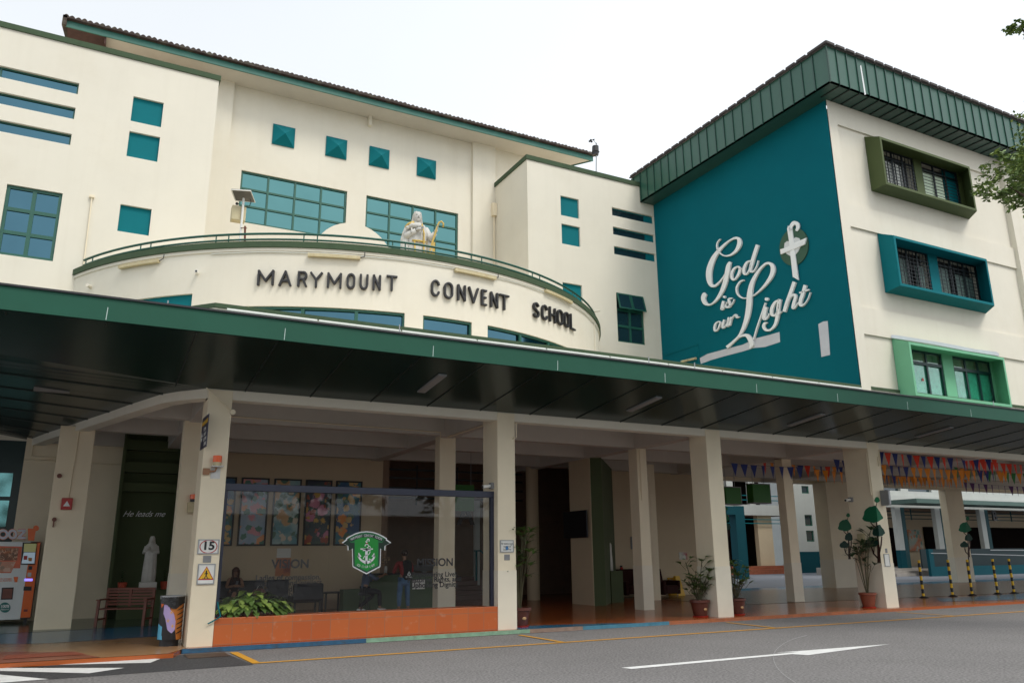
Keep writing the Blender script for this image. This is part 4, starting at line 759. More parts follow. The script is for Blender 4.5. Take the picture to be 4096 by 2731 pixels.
mb = MB(); ribbon(mb, [(cx+.155*math.cos(t/24*6.2832), cz+.012+.12*math.sin(t/24*6.2832), .018/1) for t in range(25)], k, (0, .002, 0), 0) if False else None
mb = MB()
for i in range(28):
    u, v = 2*math.pi*i/28, 2*math.pi*(i+1)/28
    mb.poly([k(cx+.165*math.cos(u), cz+.13*math.sin(u)), k(cx+.165*math.cos(v), cz+.13*math.sin(v)), k(cx+.148*math.cos(v), cz+.113*math.sin(v)), k(cx+.148*math.cos(u), cz+.113*math.sin(u))])
put('red_ring', mb, redp, th); text('15', .21, letterblk, (cx, 16.925, cz+.01), (1, 0, 0), (0, 0, 1), .001, th, 'numerals', 1.1, bold=.008)
board('notice_card', 'small plain grey card between the two framed signs on the nearest column', 'notice', [z5(1300, 753), z5(1348, 796)], greyp, .01)
th, (a, b, c, d) = board('warning_sign', 'framed white sign with yellow walking figure triangle on the nearest column', 'sign', [z5(1274, 812), z5(1362, 928)], paper, frame=steel)
cx, cz = (a+b)/2, (c+d)/2; T = lambda s, y: [(cx-s, y, cz-s*.75), (cx+s, y, cz-s*.75), (cx, y, cz+s*1.0)]
put('red_triangle', MB().prism(T(.145, 16.928), (0, .002, 0)), redp, th); put('yellow_triangle', MB().prism(T(.12, 16.925), (0, .002, 0)), yellowp, th)
mb = MB(); w2 = lambda x, z: (cx+x, 16.921, cz+z); disc(mb, 0, .055, .014, .014, w2, (0, .002, 0), 10)
for s_ in ([(0, .04, .024), (0, -.02, .024)], [(0, -.02, .014), (-.03, -.085, .012)], [(0, -.02, .014), (.028, -.085, .012)], [(0, .03, .01), (-.03, 0, .008)], [(0, .03, .01), (.03, 0, .008)]): mb_ = [(x, z, .02) for x, z, _ in s_]; 
for (x0, z0_), (x1, z1_), w_ in (((0, .04), (0, -.02), .024), ((0, -.02), (-.03, -.08), .013), ((0, -.02), (.03, -.08), .013), ((0, .03), (-.032, 0), .01), ((0, .03), (.032, 0), .01), ((-.07, -.083), (.07, -.083), .008)):
    dx, dz = x1-x0, z1_-z0_; h = math.hypot(dx, dz); nx, nz_ = -dz/h*w_/2, dx/h*w_/2; mb.prism([w2(x0+nx, z0_+nz_), w2(x1+nx, z1_+nz_), w2(x1-nx, z1_-nz_), w2(x0-nx, z0_-nz_)], (0, .002, 0))
put('walking_figure', mb, letterblk, th)
th, (a, b, c, d) = board('notice_sign', 'framed white visitor notice with blue arrow on the second front column', 'sign', [z6(2027, 610), z6(2108, 680)], paper, frame=steel)
for i, s in enumerate(('All visitors must', 'register at', 'Guard Post')): text(s, .058, letterblk, ((a+b)/2, 16.925, d-.06-.065*i), (1, 0, 0), (0, 0, 1), .001, th, 'lettering', .8)
cx = (a+b)/2; put('arrow', MB().prism([(x+cx, 16.926, z+c+.02) for x, z in [(0, 0), (.05, .05), (.025, .05), (.025, .1), (-.025, .1), (-.025, .05), (-.05, .05)]], (0, .002, 0)), mat('arrow_blue', (.02, .2, .5), .5, .03), th)
board('notice_card', 'small plain grey card under the visitor notice on the second front column', 'notice', [z6(2050, 701), z6(2087, 739)], greyp, .01)
# dark sign on the side face of the first column
th = thing('parking_notice', 'tall dark navy notice board with yellow header high on the side of the nearest column', 'sign', onx(zs(187, 350), 1.98))
f = lambda x, y, t=0: onx(zs(x, y), 1.985-t)
put('panel', MB().prism([f(165, 180), f(245, 107), f(208, 535), f(128, 590)], (.014, 0, 0)), mat('navy_sign', (.018, .02, .06), .4, .04), th); put('yellow_header', MB().prism([f(162, 235, .004), f(238, 158, .004), f(232, 215, .004), f(155, 285, .004)], (.003, 0, 0)), yellowp, th)
mb = MB(); mb.prism([f(155, 365, .004), f(165, 410, .004), f(143, 430, .004)], (.003, 0, 0)); mb.prism([f(143, 435, .004), f(160, 430, .004), f(146, 490, .004)], (.003, 0, 0)); put('white_arrows', mb, letterwh, th)
for i, s in enumerate(('VISITORS', 'SECURITY', 'RECEPTION', 'DELIVERY')): q = f(192, 315+62*i, .006); text(s, .10, paper, q, (0, -1, 0), (0, 0, 1), .001, th, 'lettering', .75) 
def beacon(label, pc, Y, r=.085, h=.2, plate=True):
    q = ony(pc, Y-.12); t = thing('beacon_lamp', label, 'lamp', q, 'orange beacon lamps')
    put('lens', MB().loft([(q.x, q.y, q.z, r, r), (q.x, q.y, q.z+h*.62, r, r), (q.x, q.y, q.z+h*.66, r*.8, r*.8)], 16), mat('orange_lens', (.78, .10, .005), .2, .05), t)
    put('base', MB().loft([(q.x, q.y, q.z-h*.36, r*.92, r*.92), (q.x, q.y, q.z, r*.95, r*.95)], 16), beige if plate else blackm, t)
    if plate: put('bracket', MB().box(q.x-.1, q.x+.12, Y-.2, Y-.001, q.z-h*.36-.02, q.z-h*.36).box(q.x-.09, q.x+.09, Y-.012, Y-.001, q.z-h*.36-.24, q.z-h*.36-.02), mat('worn_white_metal', (.55, .55, .53), .5, .15, 8.), t); put('junction_box', MB().box(q.x-.24, q.x-.12, Y-.07, Y-.001, q.z-.24, q.z-.12).tube([(q.x-.12, Y-.05, q.z-.18), (q.x-.02, Y-.08, q.z-.17), (q.x, Y-.1, q.z-.1)], .018), mat('brown_box', (.28, .14, .07), .6, .1), t)
    else: put('housing', MB().box(q.x-.13, q.x+.13, Y-.16, Y-.001, q.z-.31, q.z-.07), beige, t)
beacon('large orange beacon lamp on a white bracket on the front of the nearest column', zs(355, 745), 16.95)
beacon('small orange beacon lamp above a cream box on the inner column behind the nearest one', zs(57, 1225), 20.6, .1, .17, False)
t = thing('conduit_run', 'white conduit running diagonally down the top of the nearest column to a round box', 'conduit', (2.2, 16.9, 4.5))
mb = MB().tube([ony(z3(*p), 16.91) for p in [(1612, 740), (1603, 855), (1625, 890), (1820, 1062)]], .014, 6); q = ony(z3(1824, 1075), 16.93); disc(mb, 0, 0, .055, .055, lambda x, z: (q.x+x, 16.9, q.z+z), (0, .04, 0), 14); put('tube', mb, cream2, t)
q = ony(z5(427, 423), 22.9); t = thing('fire_alarm', 'red square alarm box with white triangle on the rear left column', 'alarm', q)
put('box', MB().box(q.x-.12, q.x+.12, 22.8, 22.9, q.z-.14, q.z+.14), redp, t, bevel=.01); put('triangle', MB().prism([(q.x-.075, 22.796, q.z-.06), (q.x+.075, 22.796, q.z-.06), (q.x, 22.796, q.z+.07)], (0, .003, 0)), letterwh, t)
put('conduit', MB().tube([(q.x+.02, 22.88, q.z+.14), (q.x+.06, 22.88, 4.8)], .016, 6), cream2, t)
for p, lb, r_ in ((z5(380, 243), 'small dark round bell high on the rear left column', .055), (z5(347, 522), 'small rust brown hook and disc low on the rear left column', .05)):
    q = ony(p, 22.85); t = thing('wall_fitting', lb, 'fitting', q); mb = MB(); disc(mb, 0, 0, r_, r_, lambda x, z: (q.x+x, 22.84, q.z+z), (0, .06, 0), 16)
    if r_ < .052: mb.box(q.x-.02, q.x+.01, 22.85, 22.9, q.z-.18, q.z-.04)
    put('body', mb, mat('dark_red_brown', (.16, .05, .03), .5, .1), t)
# ================================================================ THINGS IN THE LEFT BAY
YV = 25.4; vx = lambda x, y, t=0.: ony(zv(x, y), YV-t)
t = thing('vending_machine', 'white and orange juice vending machine with big illuminated screen at the far left', 'vending machine', (-1.8, 25.7, 0))
x1, zt_ = vx(515, 360).x, vx(300, 360).z; xd = vx(345, 900).x; x1 = vx(450, 900).x+.05
wm = mat('machine_white', (.66, .70, .70), .35, .03)
put('body', MB().box(-3.0, x1, YV, YV+.85, .12, zt_), mat('machine_dark_side', (.03, .012, .01), .4, .05), t, bevel=.01); put('front', MB().box(-3.0, xd, YV-.02, YV, .12, zt_), wm, t)
put('side_column', MB().box(xd+.004, x1, YV-.03, YV, .16, zt_-.02), orangep, t); put('feet', MB().box(-2.9, -2.8, YV+.1, YV+.2, 0, .12).box(x1-.15, x1-.07, YV+.05, YV+.15, 0, .12), blackm, t)
V = lambda pts, k, m, nm: put(nm, MB().prism([vx(*p, .024+.006*k) for p in pts], (0, .005, 0)), m, t)
V([(-140, 415), (300, 425), (275, 720), (180, 720), (150, 785), (-140, 785)], 0, mat('orange_red_panel', (.62, .12, .05), .35, .25, 2.), 'window_surround')
V([(-140, 440), (255, 445), (230, 615), (-140, 615)], 1, artmat('fruit_display', [(.12, .05, .02), (.55, .16, .04), (.3, .15, .08), (.6, .35, .22), (.2, .06, .02)], 5., 3.), 'display_window'); V([(-140, 630), (215, 630), (150, 770), (-140, 770)], 1, artmat('fruit_display_low', [(.55, .25, .16), (.4, .3, .2), (.62, .38, .28), (.3, .2, .14)], 4., 6.), 'display_lower')
V([(310, 368), (510, 368), (480, 675), (280, 672)], 1, blackm, 'screen_frame'); scr = mat('screen_glow', (.28, .36, .42), .3, .05, 2., emit=.35); V([(325, 505), (482, 505), (468, 655), (292, 655)], 2, scr, 'screen_lower'); V([(330, 385), (500, 385), (484, 500), (322, 498)], 2, mat('screen_olive', (.22, .22, .09), .3, .1, emit=.3), 'screen_upper')
V([(325, 550), (375, 550), (370, 605), (320, 605)], 3, redp, 'screen_icon'); V([(385, 575), (440, 580), (430, 625), (388, 622)], 3, mat('icon_orange', (.5, .22, .05), .5, .1), 'screen_icon')
V([(388, 690), (440, 690), (436, 740), (384, 740)], 2, blackm, 'card_reader'); V([(378, 780), (428, 780), (424, 835), (374, 835)], 2, steel, 'keypad'); V([(338, 862), (445, 862), (442, 895), (333, 895)], 2, mat('violet_slot_light', (.25, .2, .9), .3, .1, emit=1.2), 'coin_slot'); V([(325, 968), (432, 968), (428, 1025), (318, 1025)], 2, blackm, 'note_slot')
V([(25, 985), (188, 980), (170, 1145), (10, 1150)], 1, blackm, 'outlet_frame'); V([(42, 1000), (172, 998), (158, 1130), (25, 1132)], 2, mat('outlet_red', (.16, .04, .02), .3, .3, 5.), 'outlet'); V([(325, 1280), (378, 1280), (372, 1312), (320, 1312)], 2, mat('dark_red', (.2, .03, .02), .4, .1), 'outlet')
mb = MB(); disc(mb, 68, 1255, 76, 70, lambda x, y: vx(x, y, .03), (0, .005, 0), 24); put('round_badge', mb, mat('badge_green', (.01, .16, .14), .4, .05), t)
q = vx(68, 1240, .04); text('100%', .10, letterwh, q, (1, 0, 0), (.1, 0, 1), .001, t, 'lettering', .9, bold=.003); q = vx(68, 1280, .04); text('Natural', .065, letterwh, q, (1, 0, 0), (.1, 0, 1), .001, t, 'lettering', .9)
q = vx(60, 862, .03); text('Fresh oranges', .06, orangep, q, (1, 0, 0), (0, 0, 1), .001, t); q = vx(60, 890, .03); text('from Australia', .06, orangep, q, (1, 0, 0), (0, 0, 1), .001, t)
V([(185, 838), (248, 838), (235, 910), (198, 910)], 1, orangep, 'printed_cup')
for k_, (wd, m_, nm, tk) in enumerate(((46, orangep, 'name_outline', 0.), (34, mat('name_white', (.62, .6, .66), .5, .04), 'name_letter', .03))):
    for L_ in ([(x, y, wd) for x, y in [(40+58*math.cos(u/10*6.2832), 258+52*math.sin(u/10*6.2832)) for u in range(11)]], [(x, y, wd) for x, y in [(172+48*math.cos(u/10*6.2832), 258+52*math.sin(u/10*6.2832)) for u in range(11)]], ):
        mb = MB(); ribbon(mb, L_, lambda x, y: vx(x, y, .0+tk), (0, .025, 0), 3); put(nm, mb, m_, t)
    mb = MB()
    for L_ in ([(245, 208, wd), (350, 208, wd)], [(345, 212, wd), (250, 303, wd)], [(240, 306, wd), (350, 306, wd)]): ribbon(mb, L_, lambda x, y: vx(x, y, tk), (0, .025, 0), 2)
    put(nm, mb, m_, t)
V([(380, 178), (492, 185), (465, 345), (380, 342)], 0, orangep, 'cup_sign'); mb = MB(); disc(mb, 492, 175, 40, 38, lambda x, y: vx(x, y, .01), (0, .02, 0), 18); put('orange_slice', mb, orangep, t)
# bench
def bench():
    t = thing('park_bench', 'dark wooden slatted bench with armrests in front of the green niche', 'bench', (1.22, 23.15, 0), rz=math.radians(-22))
    w = .56; 
    for nm, mbs in (('seat', [MB().box(-w, w, -.24+.1*i, -.16+.1*i, .40, .43) for i in range(5)]), ('backrest', [MB().box(-w+.03, w-.03, .25+.012*i, .275+.012*i, .48+.075*i, .53+.075*i) for i in range(5)])):
        mb = MB()
        for b_ in mbs: mb.add(b_.v, b_.f)
        if nm == 'backrest': mb.box(-w, w, .30, .345, .84, .90).box(-.03, .03, .27, .31, .45, .86)
        obj(nm, mb, brownw, t)
    for sx in (-1, 1):
        x = sx*w; obj('leg', MB().hexa([(x-.03, -.32, 0), (x+.03, -.32, 0), (x+.03, -.26, 0), (x-.03, -.26, 0)], [(x-.03, -.27, .62), (x+.03, -.27, .62), (x+.03, -.21, .62), (x-.03, -.21, .62)]), brownw, t)
        obj('leg', MB().hexa([(x-.03, .24, 0), (x+.03, .24, 0), (x+.03, .30, 0), (x-.03, .30, 0)], [(x-.03, .30, .9), (x+.03, .30, .9), (x+.03, .36, .9), (x-.03, .36, .9)]), brownw, t)
        obj('armrest', MB().box(x-.045, x+.045, -.31, .33, .62, .65), brownw, t, bevel=.006); obj('side_rail', MB().box(x-.02, x+.02, -.26, .28, .15, .19), brownw, t)
bench()
# painted litter bin
q = (1.745, 17.48); t = thing('litter_bin', 'round litter bin painted with lilac, orange stripes and flowers beside the nearest column', 'bin', (q[0], q[1], 0))
rb = .215; put('base', MB().loft([(*q, 0, .17, .17), (*q, .12, .17, .17)], 24), blackm, t); put('body', MB().loft([(*q, .12, rb, rb), (*q, .88, rb, rb)], 32, False), mat('bin_orange', (.50, .17, .03), .4, .08), t)
put('rim', MB().loft([(*q, .86, rb+.012, rb+.012), (*q, .92, rb+.012, rb+.012), (*q, .92, rb-.02, rb-.02), (*q, .86, rb-.02, rb-.02)], 32, False), steel, t)
cyl = lambda u, z, r=.003: (q[0]+(rb+r)*math.sin(u), q[1]-(rb+r)*math.cos(u), z)
def cylpoly(pts, m, nm, r=.003):   # a painted patch: filled in 2-d strips between angle/height outline points
    us = [p[0] for p in pts]; u0, u1 = min(us), max(us); n = 14; mb = MB(); rows = []
    def span(u):
        zs = []
        for (ua, za), (ub, zb_) in zip(pts, pts[1:]+pts[:1]):
            if (ua-u)*(ub-u) <= 0 and ua != ub: zs.append(za+(zb_-za)*(u-ua)/(ub-ua))
        return (min(zs), max(zs)) if zs else (0, 0)
    for i in range(n):
        ua, ub = u0+(u1-u0)*(i+.001)/n, u0+(u1-u0)*(i+.999)/n; a, b = span(ua), span(ub); mb.poly([cyl(ua, a[0], r), cyl(ub, b[0], r), cyl(ub, b[1], r), cyl(ua, a[1], r)])
    put(nm, mb, m, t)
cylpoly([(-1.5, .12), (.5, .12), (.25, .4), (-.1, .62), (-.5, .88), (-1.5, .88)], blackm, 'black_paint'); cylpoly([(-.8+.0, .80), (-.5, .84), (-.2, .66), (.1, .6), (.3, .45), (.3, .3), (.05, .24), (-.3, .3), (-.55, .5), (-.8, .6)], mat('lilac_paint', (.42, .33, .6), .5, .05), 'lilac_paint', .005)
cylpoly([(-1.4, .13), (-.7, .13), (-.75, .2), (-1.1, .26), (-.8, .36), (-1.4, .42)], mat('cyan_paint', (.1, .42, .62), .5, .05), 'cyan_paint', .005); cylpoly([(-1.2, .78), (-.7, .86), (-.9, .74), (-1.1, .7)], orangep, 'orange_paint', .006)
for i in range(6): z = .22+.085*i; cylpoly([(.35+.05*(i < 2), z), (1.3, z+.06), (1.3, z+.085), (.5, z+.03)], blackm, 'tiger_stripe', .005)
for u, z in ((-.1, .62), (-.32, .47), (.08, .37)):
    mb = MB(); 
    for k in range(5): a = 2*math.pi*k/5+.3; mb.poly([cyl(u+.12*math.cos(a+s)*w_, z+.03*math.sin(a+s)*w_, .008) for s, w_ in ((-.35, .8), (0, 1.45), (.35, .8), (3.14, .0))])
    put('flower_petals', mb, mat('petal_peach', (.72, .4, .2), .5, .05), t); put('flower_centre', MB().poly([cyl(u+.045*math.cos(2*math.pi*k/8), z+.011*math.sin(2*math.pi*k/8), .011) for k in range(8)]), yellowp, t)
mb = MB()
for i in range(12):
    a = -1.2+.2*i; d_ = .12+.10*math.exp(-((a-.1)/.5)**2)+.02*random.random(); b_ = a+.2; e_ = .12+.10*math.exp(-((b_-.1)/.5)**2)
    mb.poly([cyl(a, .9, .012), cyl(b_, .9, .012), cyl(b_, .9-e_, .02), cyl(a, .9-d_, .02)])
put('bin_liner', mb, mat('black_plastic_bag', (.012, .012, .013), .25, .2, 8., .8, 20), t)
# statues
def statue(name, label, base, h, m, face=-math.pi/2, gold_trim=False, ped=None):
    t = thing(name, label, 'statue', base); x, y, z = base; s = h/1.75; dx, dy = math.cos(face), math.sin(face); px, py = -dy, dx
    R_ = [(0, 0, .0, .25, .22, .05), (0, 0, .3, .245, .21, .06), (0, 0, .7, .23, .2, .055), (0, 0, 1.0, .215, .18, .045), (0, 0, 1.2, .23, .17, .04), (0, 0, 1.36, .225, .15, .03), (0, 0, 1.44, .17, .12, .01), (0, 0, 1.48, .075, .07), (0, 0, 1.54, .055, .055)]
    W_ = lambda a, b, c: (x+(a*px+b*dx)*s, y+(a*py+b*dy)*s, z+c*s)    # a sideways (his left), b forward, c up
    mb = MB()
    for k in range(1): mb.loft([(x, y, z+g[2]*s, g[3]*s if abs(px) > .5 else g[4]*s, g[4]*s if abs(px) > .5 else g[3]*s, g[5] if len(g) > 5 else 0) for g in R_], 36)
    put('robe', mb, m, t, smooth=True)
    hd = MB(); hr = [(.0, 1.50, .045, .05), (.0, 1.535, .062, .07), (.012, 1.575, .074, .083), (.008, 1.62, .08, .09), (0, 1.67, .079, .09), (-.005, 1.71, .07, .08), (-.01, 1.74, .045, .055), (-.01, 1.752, .01, .01)]
    hd.loft([(*W_(0, b, c)[:2], W_(0, b, c)[2], (w if abs(px) > .5 else d_)*s, (d_ if abs(px) > .5 else w)*s) for b, c, w, d_ in hr], 20)
    hd.tube([W_(0, .085, 1.655), W_(0, .112, 1.615), W_(0, .085, 1.61)], [.008*s, .015*s, .01*s], 6)      # nose
    hd.tube([W_(-.03, .088, 1.59), W_(.03, .088, 1.59)], .008*s, 6)  # beard, lips
    for e in (-.03, .03): hd.tube([W_(e-.016, .078, 1.668), W_(e+.016, .08, 1.668)], .008*s, 6)
    put('head', hd, m, t, smooth=True); ey = MB()
    for e in (-.03, .03): ey.tube([W_(e-.014, .084, 1.655), W_(e+.014, .085, 1.655)], .005*s, 5)
    ey.tube([W_(-.025, .098, 1.588), W_(.025, .098, 1.588)], .004*s, 5); bd = MB().ball(W_(0, .052, 1.55), .05*s, 12, (1, .9, 1.25)); put('beard', bd, mat('stone_hair_shade', (.47, .45, .40)), t, smooth=True); put('carved_shadow_lines', ey, mat('carved_shadow_grey', (.2, .19, .17), .9, .1), t)  # dark grey tubes put carved shadow into the eyes and mouth
    hb = MB()
    for e in (-1, 1): hb.tube([W_(.015*e, .01, 1.752), W_(.055*e, .02, 1.73), W_(.08*e, -.01, 1.66), W_(.088*e, -.03, 1.56), W_(.10*e, -.02, 1.46), W_(.11*e, .02, 1.38)], [.016*s, .022*s, .024*s, .03*s, .036*s, .016*s], 8)
    hb.loft([(*W_(0, -.035, c)[:2], z+c*s, .085*s*w, .08*s*w) for c, w in ((1.40, .9), (1.5, 1.0), (1.6, 1.), (1.7, .95), (1.745, .6), (1.76, .1))], 14); put('hair', hb, mat('stone_hair_shade', (.47, .45, .40), .8, .15, 14., .5, 40), t, smooth=True)
    return t, W_, s
def hand(mb, c, d, side, s):     # palm, four curled fingers and a thumb; d = direction of the forearm
    c, d, side = Vector(c), Vector(d).normalized(), Vector(side).normalized(); n = d.cross(side)
    mb.tube([c-d*.02*s, c+d*.04*s, c+d*.085*s], [.028*s, .038*s, .032*s], 8)
    for i, L_ in enumerate((.065, .078, .072, .055)):
        o = c+d*.08*s+side*(.03-.02*i)*s; mb.tube([o, o+d*L_*.5*s+n*.012*s, o+d*L_*.75*s+n*.035*s, o+d*L_*.7*s+n*.06*s], [.0095*s, .0095*s, .009*s, .007*s], 6)
    o = c+d*.02*s+side*.035*s; mb.tube([o, o+side*.03*s+d*.03*s+n*.01*s, o+side*.03*s+d*.06*s+n*.03*s], [.011*s, .011*s, .009*s], 6)
sb = (8.80, 23.3, 9.95); t, W_, s = statue('shepherd_statue', 'white and gold robed statue holding a lamb and a crook on the curved balcony', sb, 2.76, stone, face=math.radians(-96))
am = MB(); am.tube([W_(.17, 0, 1.38), W_(.24, .05, 1.2), W_(.27, .12, 1.14), W_(.33, .2, 1.24)], [.075*s, .085*s, .08*s, .05*s], 12); am.tube([W_(.24, .05, 1.2), W_(.25, .06, .9), W_(.24, .05, .72)], [.06*s, .07*s, .03*s], 10); am.tube([W_(-.17, 0, 1.4), W_(-.24, .02, 1.2), W_(-.24, .06, 1.14), W_(-.08, .2, 1.24)], [.08*s, .09*s, .085*s, .05*s], 12); am.tube([W_(-.2, -.02, 1.36), W_(-.25, 0, 1.1), W_(-.25, 0, .6), W_(-.27, 0, .05)], [.07*s, .10*s, .10*s, .11*s], 12); put('sleeve', am, stone, t, smooth=True)
hm = MB(); hand(hm, W_(.33, .21, 1.25), Vector(W_(.37, .25, 1.33))-Vector(W_(.33, .21, 1.25)), (0, 0, 1), s); hand(hm, W_(-.06, .22, 1.26), Vector(W_(.04, .24, 1.29))-Vector(W_(-.06, .22, 1.26)), (0, 0, 1), s); put('hands', hm, stone, t, smooth=True)
lb = MB(); lb.tube([W_(-.24, .12, 1.31), W_(-.15, .16, 1.36), W_(-.02, .18, 1.36), W_(.03, .18, 1.33)], [.03*s, .055*s, .055*s, .03*s], 12); lb.ball(W_(-.25, .15, 1.30), .04*s, 10)
for a_, b_ in ((-.17, -.18), (.04, .06)): lb.tube([W_(a_, .2, 1.28), W_(b_, .23, 1.16)], [.016*s, .011*s], 6)
put('lamb', lb, stone, t, smooth=True)
ck = MB(); P_ = [W_(.06, .26, .02), W_(.14, .26, .5), W_(.26, .26, 1.0), W_(.37, .26, 1.40), W_(.40, .26, 1.47), W_(.45, .26, 1.50), W_(.495, .26, 1.46), W_(.49, .26, 1.38)]; ck.tube([P_[0], P_[1], P_[2], P_[3], P_[4], P_[5], P_[6], P_[7]], .019*s, 8); put('crook', ck, gold, t, smooth=True)
gd = MB(); gd.tube([W_(-.1, .12, 1.44), W_(-.2, .1, 1.40), W_(-.24, .02, 1.36)], .045*s, 8)
for e in (1,): gd.tube([W_(.07, .12, 1.44), W_(.1, .19, 1.2), W_(.09, .22, .9), W_(.12, .22, .4), W_(.15, .24, .02)], .016*s, 6)
gd.tube([W_(-.1, .19, 1.0), W_(-.08, .22, .6), W_(-.1, .24, .02)], .016*s, 6); gd.tube([W_(-.14, .16, 1.03), W_(0, .21, 1.02), W_(.14, .16, 1.03)], .02*s, 6); gd.loft([(W_(.27, .05, c)[0], W_(.27, .05, c)[1], W_(0, 0, c)[2], .10*s, .05*s, .15) for c in (.05, .5, .95, 1.1)], 12); put('gold_trim', gd, gold, t, smooth=True)
put('plinth', MB().box(sb[0]-.5, sb[0]+.5, sb[1]-.4, sb[1]+.4, 9.72, 9.97), stone, t)
t, W_, s = statue('robed_statue', 'plain white robed statue on the ledge of the dark green niche', (1.84, 25.3, .98), 1.24, stone, face=-math.pi/2-.15)
put('plinth', MB().box(1.62, 2.06, 25.12, 25.5, .78, .98), stone, t, bevel=.01); am = MB(); am.tube([W_(.19, 0, 1.36), W_(.25, .06, 1.12), W_(.08, .2, 1.15)], [.07*s, .07*s, .05*s], 10); am.tube([W_(-.19, 0, 1.36), W_(-.25, .04, 1.12), W_(-.1, .19, 1.25)], [.07*s, .07*s, .05*s], 10)
hand(am, W_(.06, .2, 1.16), (-1, 0, .3), (0, 0, 1), s); hand(am, W_(-.08, .2, 1.26), (.5, -.3, 1), (0, 0, 1), s); put('arms', am, stone, t, smooth=True)
for x_, lb in ((1.2, 'small red pot with a spindly plant left of the niche statue'), (2.28, 'small red pot with a spindly plant right of the niche statue')):
    t = thing('potted_plant', lb, 'potted plant', (x_, 25.35, .78)); put('pot', MB().loft([(x_, 25.35, .785, .09, .09), (x_, 25.35, .97, .12, .12), (x_, 25.35, .99, .125, .125)], 16), mat('red_clay_pot', (.36, .05, .02), .5, .1), t)
    lf = MB()
    for i in range(26): a_ = i*2.4; leafblade(lf, (x_, 25.35, .98+.012*i), (math.cos(a_), math.sin(a_), .9), .13, .05, .5)
    put('leaves', lf, leafd, t); put('stem', MB().tube([(x_, 25.35, .96), (x_+.02, 25.35, 1.28)], .008, 5), bark, t)
t, W_, s = statue('robed_statue', 'pale statue half hidden at the dark green diagonal wall', (16.7, 24.42, 1.05), 1.15, stone, face=-math.pi/2); put('plinth', MB().box(16.5, 17.0, 24.0, 24.45, 0, 1.05), dgreen, t)
# ================================================================ PLANTS
def palm(label, pos, pot_r, H_, stems, seed, spread=.3, lw=.052, ll=.38):
    rnd = random.Random(seed); x, y = pos; t = thing('potted_palm', label, 'potted plant', (x, y, 0), 'potted lady palms')
    pm = terra if seed != 4 else mat('plain_terracotta', (.22, .06, .03), .5, .1)
    put('pot', MB().loft([(x, y, .02, pot_r*.66, pot_r*.66), (x, y, .1, pot_r*.75, pot_r*.75), (x, y, .36, pot_r*.95, pot_r*.95), (x, y, .37, pot_r*1.07, pot_r*1.07), (x, y, .43, pot_r*1.07, pot_r*1.07), (x, y, .43, pot_r*.9, pot_r*.9), (x, y, .38, pot_r*.88, pot_r*.88)], 28), pm, t, smooth=False)
    put('saucer', MB().loft([(x, y, 0.004, pot_r*.8, pot_r*.8), (x, y, .03, pot_r*.85, pot_r*.85)], 24), redp, t)
    if seed != 4: put('pot_ornament', MB().ball((x, y-pot_r*.86, .2), .035, 8, (1.6, .5, 1)), mat('ornament_tan', (.5, .3, .14), .4, .1), t)
    sm, lf = MB(), MB()
    for i in range(stems):
        a = rnd.random()*6.28; lean = spread*(.25+.75*rnd.random()); h = H_*(.45+.55*rnd.random()); tx, ty = x+lean*math.cos(a), y+lean*math.sin(a)
        sm.tube([(x+.3*(tx-x)*.3, y+.3*(ty-y)*.3, .38), ((x+tx)/2-.02, (y+ty)/2, .38+(h-.38)*.5), (tx, ty, h)], .011, 5)
        for f_ in range(rnd.choice((2, 3, 4))):
            b = rnd.random()*6.28; zz_ = h-.16*f_*rnd.random(); hub = Vector((tx+.14*math.cos(b), ty+.14*math.sin(b), zz_+.1)); sm.tube([(tx, ty, zz_-.06), hub], .005, 4)
            for k in range(7): c_ = b+(k-3)*.36; leafblade(lf, hub, (math.cos(c_), math.sin(c_), .35+.5*rnd.random()), ll*(.75+.4*rnd.random()), lw, .45)
    put('stems', sm, mat('palm_stem', (.09, .08, .04), .7, .2), t); put('leaves', lf, leafm if seed % 2 else leafd, t); put('soil', MB().loft([(x, y, .36, pot_r*.9, pot_r*.9), (x, y, .385, pot_r*.9, pot_r*.9)], 16), soil, t)
palm('tall thin potted palm just right of the second front column', (9.32, 17.35), .25, 2.15, 12, 1, .28)
palm('bushy potted palm in a patterned pot at the left of the third front column', (14.72, 17.35), .25, 1.45, 19, 3, .30, ll=.28)
palm('potted palm with pale trailing leaves at the right of the third front column', (16.0, 17.35), .24, 1.45, 16, 5, .32, ll=.28)
palm('potted palm in a plain terracotta pot against the fourth front column', (21.15, 17.3), .24, 2.2, 12, 4, .42)
t = thing('leafy_bush', 'broad leaved bright green bush at the left end of the orange planter', 'plant', (3.1, 17.45, .44), )
for nm, m_, n_, s0 in (('leaves', leafm, 260, 0), ('bright_leaves', leafl, 60, .06)):
    lf = MB()
    for i in range(n_):
        a = random.random()*6.28; u = random.random()**.5; cx, cy = 3.2+.72*u*math.cos(a), 17.42+.24*u*math.sin(a); z = .46+s0+.46*math.sqrt(max(0, 1-u*u*.8))*random.uniform(.5, 1.)
        leafblade(lf, (cx, cy, z), (math.cos(a)+random.uniform(-.5, .5), math.sin(a)-.5, random.uniform(-.2, .7)), random.uniform(.18, .28), .14, .7)
    put(nm, lf, m_, t)
put('stems', MB().tube([(3.1, 17.42, .44), (3.05, 17.4, .9)], .01, 5).tube([(3.1, 17.42, .44), (3.3, 17.4, .8)], .01, 5).tube([(3.1, 17.42, .44), (2.9, 17.4, .8)], .01, 5), bark, t)
t = thing('garden_hose', 'thin teal hose hanging over the left end of the orange planter', 'hose', (2.5, 16.9, .45)); put('tube', MB().tube([ony(p, 16.9) for p in [z6(118, 1020), z6(128, 1075), z6(138, 1118), z6(105, 1140), z6(52, 1168)]], .013, 6), teal2, t)
